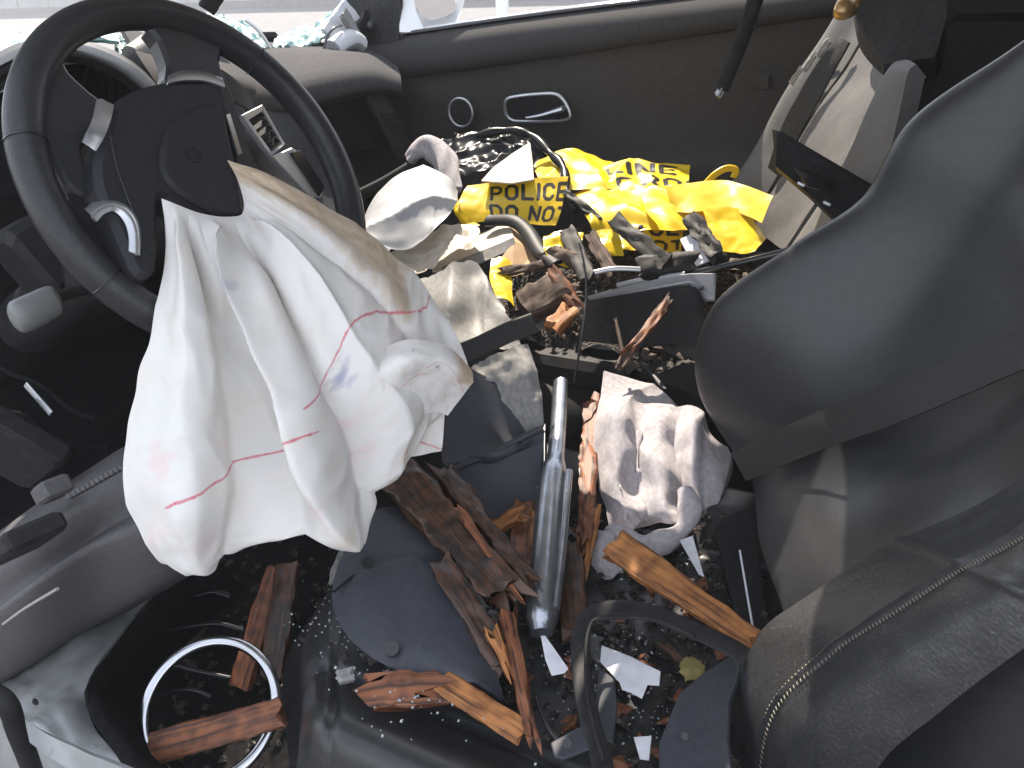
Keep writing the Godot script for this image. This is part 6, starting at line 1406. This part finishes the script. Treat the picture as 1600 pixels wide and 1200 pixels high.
	patch(m, [[Vector3(0.1956, 0.712, -0.347), Vector3(0.2279, 0.716, -0.367), Vector3(0.2803, 0.718, -0.3926), Vector3(0.3277, 0.716, -0.3715), Vector3(0.3738, 0.714, -0.3362)], [Vector3(0.2192, 0.682, -0.3123), Vector3(0.2526, 0.684, -0.3083), Vector3(0.2985, 0.686, -0.3317), Vector3(0.3372, 0.684, -0.3212), Vector3(0.3682, 0.682, -0.2948)]], 40, 20, {"amp": 0.004, "freq": 9.0, "seed": 13, "thick": 0.0006})
	one("barrier_tape", m, K.tapeplain, "flat glaring yellow tape sheet at the pile's top right", "barrier tape", "yellow barrier tape on the passenger seat")
	tape([[Vector3(0.1519, 0.7006, -0.3442), Vector3(0.1822, 0.705, -0.3896), Vector3(0.2363, 0.6934, -0.3996)], [Vector3(0.1834, 0.6855, -0.2878), Vector3(0.2262, 0.6848, -0.3241), Vector3(0.2776, 0.676, -0.3342)], [Vector3(0.2201, 0.6672, -0.2452), Vector3(0.2574, 0.6656, -0.2778), Vector3(0.3057, 0.6571, -0.2735)]], 0.0, 1.0, "bulging yellow tape between the middle length and glaring sheet", false, {"amp": 0.016, "freq": 6.0, "seed": 15, "ridge": true})
	# black sack, rags, cartons
	m = M.new()
	patch(m, [[Vector3(-0.3314, 0.7287, -0.4819), Vector3(-0.2991, 0.7421, -0.508), Vector3(-0.2533, 0.7467, -0.5362), Vector3(-0.2055, 0.7419, -0.5597), Vector3(-0.1549, 0.723, -0.5762), Vector3(-0.1245, 0.7004, -0.5794)], [Vector3(-0.2965, 0.7238, -0.4206), Vector3(-0.2619, 0.7309, -0.4441), Vector3(-0.2178, 0.7354, -0.4712), Vector3(-0.1717, 0.7307, -0.4939), Vector3(-0.1296, 0.7173, -0.5091), Vector3(-0.0978, 0.6999, -0.5162)], [Vector3(-0.2567, 0.7141, -0.372), Vector3(-0.2249, 0.719, -0.3925), Vector3(-0.1822, 0.7232, -0.4189), Vector3(-0.1431, 0.719, -0.4379), Vector3(-0.106, 0.7084, -0.4521), Vector3(-0.0782, 0.7004, -0.4626)], [Vector3(-0.22, 0.7069, -0.3232), Vector3(-0.1886, 0.7084, -0.3415), Vector3(-0.1517, 0.7086, -0.3621), Vector3(-0.1148, 0.7088, -0.3827), Vector3(-0.0819, 0.7028, -0.3973), Vector3(-0.0598, 0.6985, -0.4069)]], 80, 60, {"amp": 0.030, "freq": 8.0, "seed": 21, "ridge": true})
	one("bin_bag", m, K.bag, "shiny crumpled black bin bag against the far door", "bin bag")
	m = M.new()
	tube(m, [Vector3(-0.2381, 0.7521, -0.4702), Vector3(-0.1789, 0.7623, -0.4833), Vector3(-0.1182, 0.7569, -0.4748), Vector3(-0.0568, 0.7352, -0.4308), Vector3(-0.0096, 0.7223, -0.3844), Vector3(0.0251, 0.696, -0.3229), Vector3(0.061, 0.6767, -0.2794)], 0.008, 10, {"steps": 40, "taper": func(t): return 0.7 + 0.5 * absf(sin(t * 19.0))})
	one("black_strap", m, K.bag, "twisted black strap running from bin bag across tape", "strap")
	m = M.new()
	slab(m, [Vector3(-0.1019, 0.7256, -0.2447), Vector3(-0.1082, 0.7351, -0.2987), Vector3(-0.1041, 0.746, -0.3659), Vector3(-0.0949, 0.7561, -0.4224), Vector3(-0.0594, 0.7384, -0.3601), Vector3(-0.024, 0.7222, -0.2922), Vector3(-0.0516, 0.7205, -0.263)], Vector3(0.1, 0.9, 0.4), 0.003, 0.0)
	one("beige_card", m, K.card, "triangular beige cardboard piece behind the readable tape", "cardboard")
	m = M.new()
	patch(m, [[Vector3(-0.1543, 0.6139, -0.1347), Vector3(-0.0973, 0.6414, -0.1766), Vector3(-0.0364, 0.67, -0.2148)], [Vector3(-0.0992, 0.6212, -0.0662), Vector3(-0.041, 0.6435, -0.1055), Vector3(0.0145, 0.6673, -0.1378)]], 16, 8, {"thick": 0.003, "amp": 0.002})
	var box := one("carton", m, K.card, "pale cardboard carton with brown end, in sun", "cardboard")
	m = M.new()
	patch(m, [[Vector3(0.0159, 0.6683, -0.1352), Vector3(-0.0395, 0.6445, -0.103), Vector3(-0.086, 0.6249, -0.0731)], [Vector3(0.0248, 0.6559, -0.1236), Vector3(-0.0219, 0.6353, -0.0916), Vector3(-0.0641, 0.6178, -0.0641)]], 12, 4, {"thick": 0.003, "amp": 0.002})
	obj("front_flap", m, K.greysheet, box)
	m = M.new()
	slab(m, [Vector3(-0.0327, 0.6689, -0.2123), Vector3(0.0522, 0.6492, -0.1412), Vector3(0.0863, 0.6388, -0.102), Vector3(0.0479, 0.6325, -0.0639), Vector3(0.0044, 0.6306, -0.0774), Vector3(0.0176, 0.6653, -0.1317)], Vector3(0.6, 0.3, 0.7), 0.003, 0.0)
	obj("end_flap", m, K.kraft, box)
	m = M.new()
	patch(m, [[Vector3(-0.2729, 0.6784, -0.1212), Vector3(-0.2574, 0.7163, -0.1528), Vector3(-0.2286, 0.7419, -0.1843), Vector3(-0.1906, 0.7457, -0.2077), Vector3(-0.1534, 0.7303, -0.2189), Vector3(-0.1356, 0.71, -0.2165)], [Vector3(-0.2408, 0.6811, -0.0758), Vector3(-0.2177, 0.7097, -0.106), Vector3(-0.1888, 0.7287, -0.1336), Vector3(-0.154, 0.7325, -0.1552), Vector3(-0.1241, 0.7235, -0.1663), Vector3(-0.1079, 0.7086, -0.1662)], [Vector3(-0.2113, 0.6805, -0.04), Vector3(-0.1838, 0.6971, -0.0654), Vector3(-0.1545, 0.7092, -0.0889), Vector3(-0.1279, 0.7123, -0.1056), Vector3(-0.104, 0.7065, -0.1153), Vector3(-0.0902, 0.7013, -0.1198)], [Vector3(-0.178, 0.6797, -0.0192), Vector3(-0.1517, 0.681, -0.0345), Vector3(-0.1255, 0.6831, -0.0504), Vector3(-0.1072, 0.6893, -0.0642), Vector3(-0.092, 0.6929, -0.0748), Vector3(-0.084, 0.6969, -0.0817)], [Vector3(-0.1522, 0.6729, -0.0164), Vector3(-0.1335, 0.6676, -0.0235), Vector3(-0.1161, 0.6684, -0.0337), Vector3(-0.1046, 0.6766, -0.045), Vector3(-0.0962, 0.6832, -0.0536), Vector3(-0.0897, 0.6898, -0.0613)]], 60, 50, {"amp": 0.005, "freq": 8.0, "seed": 31, "f": func(u, w):
		var a := absf(w - 0.62 + 0.25 * u)
		var b := absf(u - 0.58 - 0.2 * w)
		return 0.016 * exp(-a * 9.0) + 0.010 * exp(-b * 10.0) * (1.0 - w)})
	one("white_carrier_bag", m, K.plasticwhite, "white plastic carrier bag beside the wheel rim", "plastic bag")
	m = M.new()
	tube(m, [Vector3(-0.2895, 0.7368, -0.3029), Vector3(-0.2739, 0.7531, -0.3085), Vector3(-0.2404, 0.7623, -0.3067), Vector3(-0.207, 0.7489, -0.2912), Vector3(-0.1817, 0.7234, -0.2638), Vector3(-0.1616, 0.7029, -0.2366)], 0.022, 24, {"steps": 60, "taper": func(t): return 0.6 + 0.4 * sin(t * 2.6), "sy": 0.8, "flute": 0.16})
	one("white_rag", m, K.towel, "twisted white rag arched behind the carrier bag", "rag")
	m = M.new()
	patch(m, [[Vector3(-0.199, 0.6416, -0.075), Vector3(-0.154, 0.6504, -0.1053), Vector3(-0.1125, 0.6762, -0.144), Vector3(-0.079, 0.6726, -0.1604)], [Vector3(-0.1565, 0.6405, -0.0331), Vector3(-0.1177, 0.6492, -0.0599), Vector3(-0.077, 0.6704, -0.0954), Vector3(-0.0379, 0.6774, -0.1213)], [Vector3(-0.116, 0.6353, -0.0007), Vector3(-0.0816, 0.6379, -0.0213), Vector3(-0.0473, 0.6622, -0.0551), Vector3(-0.0226, 0.6696, -0.0732)]], 30, 20, {"amp": 0.012, "freq": 16.0, "seed": 33, "ridge": true})
	one("beige_paper", m, K.card, "crumpled beige paper under the white carrier bag", "paper", "torn papers")
	m = M.new()
	tube(m, [Vector3(-0.3665, 0.6798, -0.2256), Vector3(-0.3243, 0.7008, -0.2616), Vector3(-0.2869, 0.7241, -0.2966)], 0.012, 10)
	one("black_pole", m, K.black, "short black rod behind the carrier bag by the dash", "rod")
	# charred wood and plastic on the tape
	m = M.new()
	tube(m, [Vector3(-0.0597, 0.675, -0.1855), Vector3(-0.0095, 0.6818, -0.1786), Vector3(0.0295, 0.6739, -0.1565), Vector3(0.0761, 0.6592, -0.1087), Vector3(0.112, 0.651, -0.0847)], 0.013, 10, {"steps": 30, "sy": 0.6, "up": Vector3(0, 1, 0.4)})
	one("bent_bar", m, K.black, "bent black bar curving under the readable tape", "bar")
	wood(Vector3(0.1038, 0.683, -0.1515), Vector3(0.1754, 0.6418, -0.0625), 0.024, 0.016, 41, K.char, "charred black stick leftmost of the row on the tape", "charred_stick", "wood", Vector3(0, 0.7, 0.7), 0.003, 0.015)
	wood(Vector3(0.1381, 0.6819, -0.1568), Vector3(0.2017, 0.6448, -0.0919), 0.018, 0.014, 42, K.bark, "brown bark strip second from the left on the tape", "bark_strip", "bark", Vector3(0, 0.7, 0.7), 0.003, 0.015)
	wood(Vector3(0.166, 0.6945, -0.193), Vector3(0.2674, 0.6537, -0.1337), 0.024, 0.016, 43, K.char, "broad charred piece in the middle of the row on tape", "charred_stick", "wood", Vector3(0, 0.7, 0.7), 0.003, 0.015)
	wood(Vector3(0.2711, 0.6996, -0.2284), Vector3(0.3358, 0.6643, -0.1651), 0.022, 0.014, 44, K.char, "crumbling charred piece rightmost of the row on tape", "charred_stick", "wood", Vector3(0, 0.7, 0.7), 0.006, 0.02)
	wood(Vector3(0.2788, 0.6785, -0.2069), Vector3(0.3165, 0.6552, -0.1619), 0.028, 0.004, 45, K.paper, "pale curled paper tag against the rightmost charred piece", "paper_tag", "paper", Vector3(0, 0.7, 0.7), 0.001, 0.004)
	wood(Vector3(0.0314, 0.7013, -0.3037), Vector3(0.1155, 0.6721, -0.2549), 0.012, 0.010, 46, K.char, "small black hooked piece between the two tape lengths", "charred_stick", "wood", Vector3(0, 0.7, 0.7), 0.004, 0.01)
	wood(Vector3(0.0856, 0.6579, -0.1002), Vector3(0.1376, 0.658, -0.1032), 0.02, 0.014, 47, K.bark, "brown bark lump under the pale yellow tape crumple", "bark_chunk", "bark", Vector3(0, 0.7, 0.7), 0.005, 0.02)
	wood(Vector3(0.2319, 0.6478, -0.1234), Vector3(0.3019, 0.6508, -0.164), 0.03, 0.02, 48, K.char, "dark flat slab behind the bright console trim", "charred_stick", "wood", Vector3(0, 0.7, 0.7), 0.004, 0.02)
	m = M.new()
	tube(m, [Vector3(0.1797, 0.653, -0.0717), Vector3(0.2051, 0.6565, -0.0879), Vector3(0.2383, 0.654, -0.1048)], 0.004, 8)
	one("metal_rod", m, K.silver, "short bright metal rod just above the console trim", "rod")

func footwell() -> void:
	var m := M.new()
	var q: Vector3 = Vector3(0.0205, 0.3779, 0.5981)
	var ex: Vector3 = Vector3(0.0815, 0.3747, 0.5663) - Vector3(-0.0405, 0.3811, 0.63)
	var r := ex.length() * 0.5
	ex = ex.normalized()
	var ey: Vector3 = (Vector3(-0.0176, 0.4203, 0.5546) - q).normalized()
	ey = (ey - ex * ey.dot(ex)).normalized()
	var ring := []
	for k in 28:
		var a := TAU * k / 28.0
		ring.append(q + (ex * cos(a) + ey * sin(a)) * r)
	tube(m, ring, 0.0045, 10, {"closed": true, "steps": 90, "sx": 1.3})
	one("metal_ring", m, K.chrome, "shiny metal ring standing in the driver's footwell", "ring")
	wood(Vector3(0.0144, 0.3896, 0.6656), Vector3(0.1124, 0.4048, 0.5827), 0.030, 0.016, 51, K.red, "reddish flat board across the footwell in front of the ring", "plank", "plank", Vector3(0, 0.7, 0.7), 0.0015, 0.008)
	wood(Vector3(-0.048, 0.2854, 0.511), Vector3(-0.0606, 0.3854, 0.4054), 0.026, 0.016, 52, K.red, "reddish board leaning in the footwell behind the ring", "plank", "plank", Vector3(0.3, 0.5, 0.8), 0.0015, 0.008)
	wood(Vector3(-0.009, 0.3019, 0.4924), Vector3(-0.0476, 0.3919, 0.3943), 0.030, 0.016, 53, K.wet, "dark board leaning against the seat's front in the footwell", "plank", "plank", Vector3(0.3, 0.5, 0.8), 0.002, 0.01)
	var wires := [[Vector3(-0.233, 0.3224, 0.4616), Vector3(-0.2015, 0.317, 0.4475), Vector3(-0.1723, 0.323, 0.4276), Vector3(-0.1482, 0.3165, 0.4182)], [Vector3(-0.2089, 0.3024, 0.4993), Vector3(-0.1724, 0.3041, 0.478), Vector3(-0.1358, 0.3059, 0.4566), Vector3(-0.1043, 0.2969, 0.4447)], [Vector3(-0.1773, 0.2862, 0.5563), Vector3(-0.1482, 0.2987, 0.5326), Vector3(-0.1111, 0.2898, 0.5175), Vector3(-0.0741, 0.2808, 0.5024)], [Vector3(-0.14, 0.2799, 0.5654), Vector3(-0.1068, 0.2865, 0.543), Vector3(-0.0772, 0.2767, 0.5326)]]
	var names := ["uppermost dark cable across the driver's footwell", "dark cable across the footwell just above the ring", "dark cable passing behind the metal ring's upper half", "short dark cable seen through the metal ring"]
	for k in 4:
		m = M.new()
		tube(m, wires[k], 0.004, 8, {"steps": 24})
		one("footwell_cable", m, K.gloss, names[k], "cable", "cables in the footwell")
	litter("footwell_dirt", "dirt and glass in the driver's footwell", 300, 701, K.dirt, 0.012, func(g: RandomNumberGenerator): return Vector3(g.randf_range(-0.5, 0.05), 0.205, g.randf_range(0.15, 0.62)), 0.5)

func screen_glass() -> void:
	var m := M.new()
	patch(m, [[Vector3(-0.78, 1.019, 0.1491), Vector3(-0.78, 1.007, 0.0698), Vector3(-0.78, 0.9972, -0.0074), Vector3(-0.78, 0.9933, -0.1085)], [Vector3(-0.7, 1.003, 0.2023), Vector3(-0.7, 0.9928, 0.1271), Vector3(-0.7, 0.988, 0.0526), Vector3(-0.7, 0.9864, -0.0564)], [Vector3(-0.62, 0.9846, 0.2565), Vector3(-0.62, 0.9771, 0.1849), Vector3(-0.62, 0.9821, 0.1114), Vector3(-0.62, 0.9793, 0.0032)]], 40, 20, {"amp": 0.02, "freq": 9.0, "seed": 61, "thick": 0.005})
	one("windscreen_sheet", m, K.glass, "shattered pale green windscreen sheet left of the wheel", "windscreen glass", "broken windscreen")
	m = M.new()
	patch(m, [[Vector3(-0.8, 0.9912, -0.355), Vector3(-0.8, 0.9858, -0.3976), Vector3(-0.8, 0.9728, -0.44), Vector3(-0.8, 0.9465, -0.4809)], [Vector3(-0.72, 0.97, -0.2811), Vector3(-0.72, 0.9666, -0.3223), Vector3(-0.72, 0.9529, -0.3715), Vector3(-0.72, 0.9339, -0.4184)], [Vector3(-0.66, 0.949, -0.2337), Vector3(-0.66, 0.9385, -0.2718), Vector3(-0.66, 0.9243, -0.3196), Vector3(-0.66, 0.916, -0.3757)]], 40, 30, {"amp": 0.022, "freq": 12.0, "seed": 62, "ridge": true, "thick": 0.005, "ragged": 0.06})
	one("windscreen_heap", m, K.glass, "crumpled turquoise windscreen glass just right of the wheel top", "windscreen glass", "broken windscreen")
	m = M.new()
	patch(m, [[Vector3(-0.8, 0.9281, -0.5687), Vector3(-0.8, 0.9412, -0.6383), Vector3(-0.8, 0.9467, -0.7096), Vector3(-0.8, 0.9713, -0.7643)], [Vector3(-0.72, 0.9275, -0.4596), Vector3(-0.72, 0.9319, -0.5222), Vector3(-0.72, 0.9331, -0.5985), Vector3(-0.72, 0.9493, -0.6646)], [Vector3(-0.66, 0.9226, -0.3831), Vector3(-0.66, 0.9202, -0.4308), Vector3(-0.66, 0.9167, -0.4909), Vector3(-0.66, 0.9243, -0.5462)]], 40, 30, {"amp": 0.022, "freq": 13.0, "seed": 63, "ridge": true, "thick": 0.005, "ragged": 0.06})
	one("windscreen_heap", m, K.glass, "jagged windscreen glass against the broken pillar trim", "windscreen glass", "broken windscreen")
	m = M.new()
	patch(m, [[Vector3(-0.7, 0.9707, -0.0512), Vector3(-0.7, 0.9737, -0.0853), Vector3(-0.7, 0.9684, -0.1208)], [Vector3(-0.62, 0.9558, 0.0172), Vector3(-0.62, 0.956, -0.0179), Vector3(-0.62, 0.9581, -0.0551)], [Vector3(-0.58, 0.9427, 0.0352), Vector3(-0.58, 0.9355, 0.0065), Vector3(-0.58, 0.9396, -0.0256)]], 30, 24, {"amp": 0.018, "freq": 13.0, "seed": 64, "thick": 0.005})
	one("windscreen_heap", m, K.glass, "pale windscreen glass seen through the wheel's upper opening", "windscreen glass", "broken windscreen")
	m = M.new()
	tube(m, [Vector3(-0.55, 0.9551, 0.0434), Vector3(-0.56, 0.9623, 0.0046), Vector3(-0.57, 0.9718, -0.035)], 0.02, 14, {"taper": func(t): return 0.8 + 0.3 * t})
	one("grey_tube", m, K.greysheet, "grey foam roll lying on the dash behind the wheel", "foam")
	m = M.new()
	tube(m, [Vector3(-0.66, 0.9822, -0.3218), Vector3(-0.66, 0.9639, -0.3484), Vector3(-0.66, 0.941, -0.3676), Vector3(-0.66, 0.918, -0.38)], 0.004, 6)
	one("wiper_arm", m, K.white, "thin pale wiper arm curving over the windscreen glass", "wiper")
	m = M.new()
	plank(m, Vector3(-0.62, 1.008, -0.1926), Vector3(-0.6, 1.032, -0.2047), Vector3(1, 0.3, 0.3), 0.03, 0.012, 91, 0.002, 0.004)
	one("black_rubber", m, K.black, "black rubber strip end above the wheel's top right", "rubber strip")
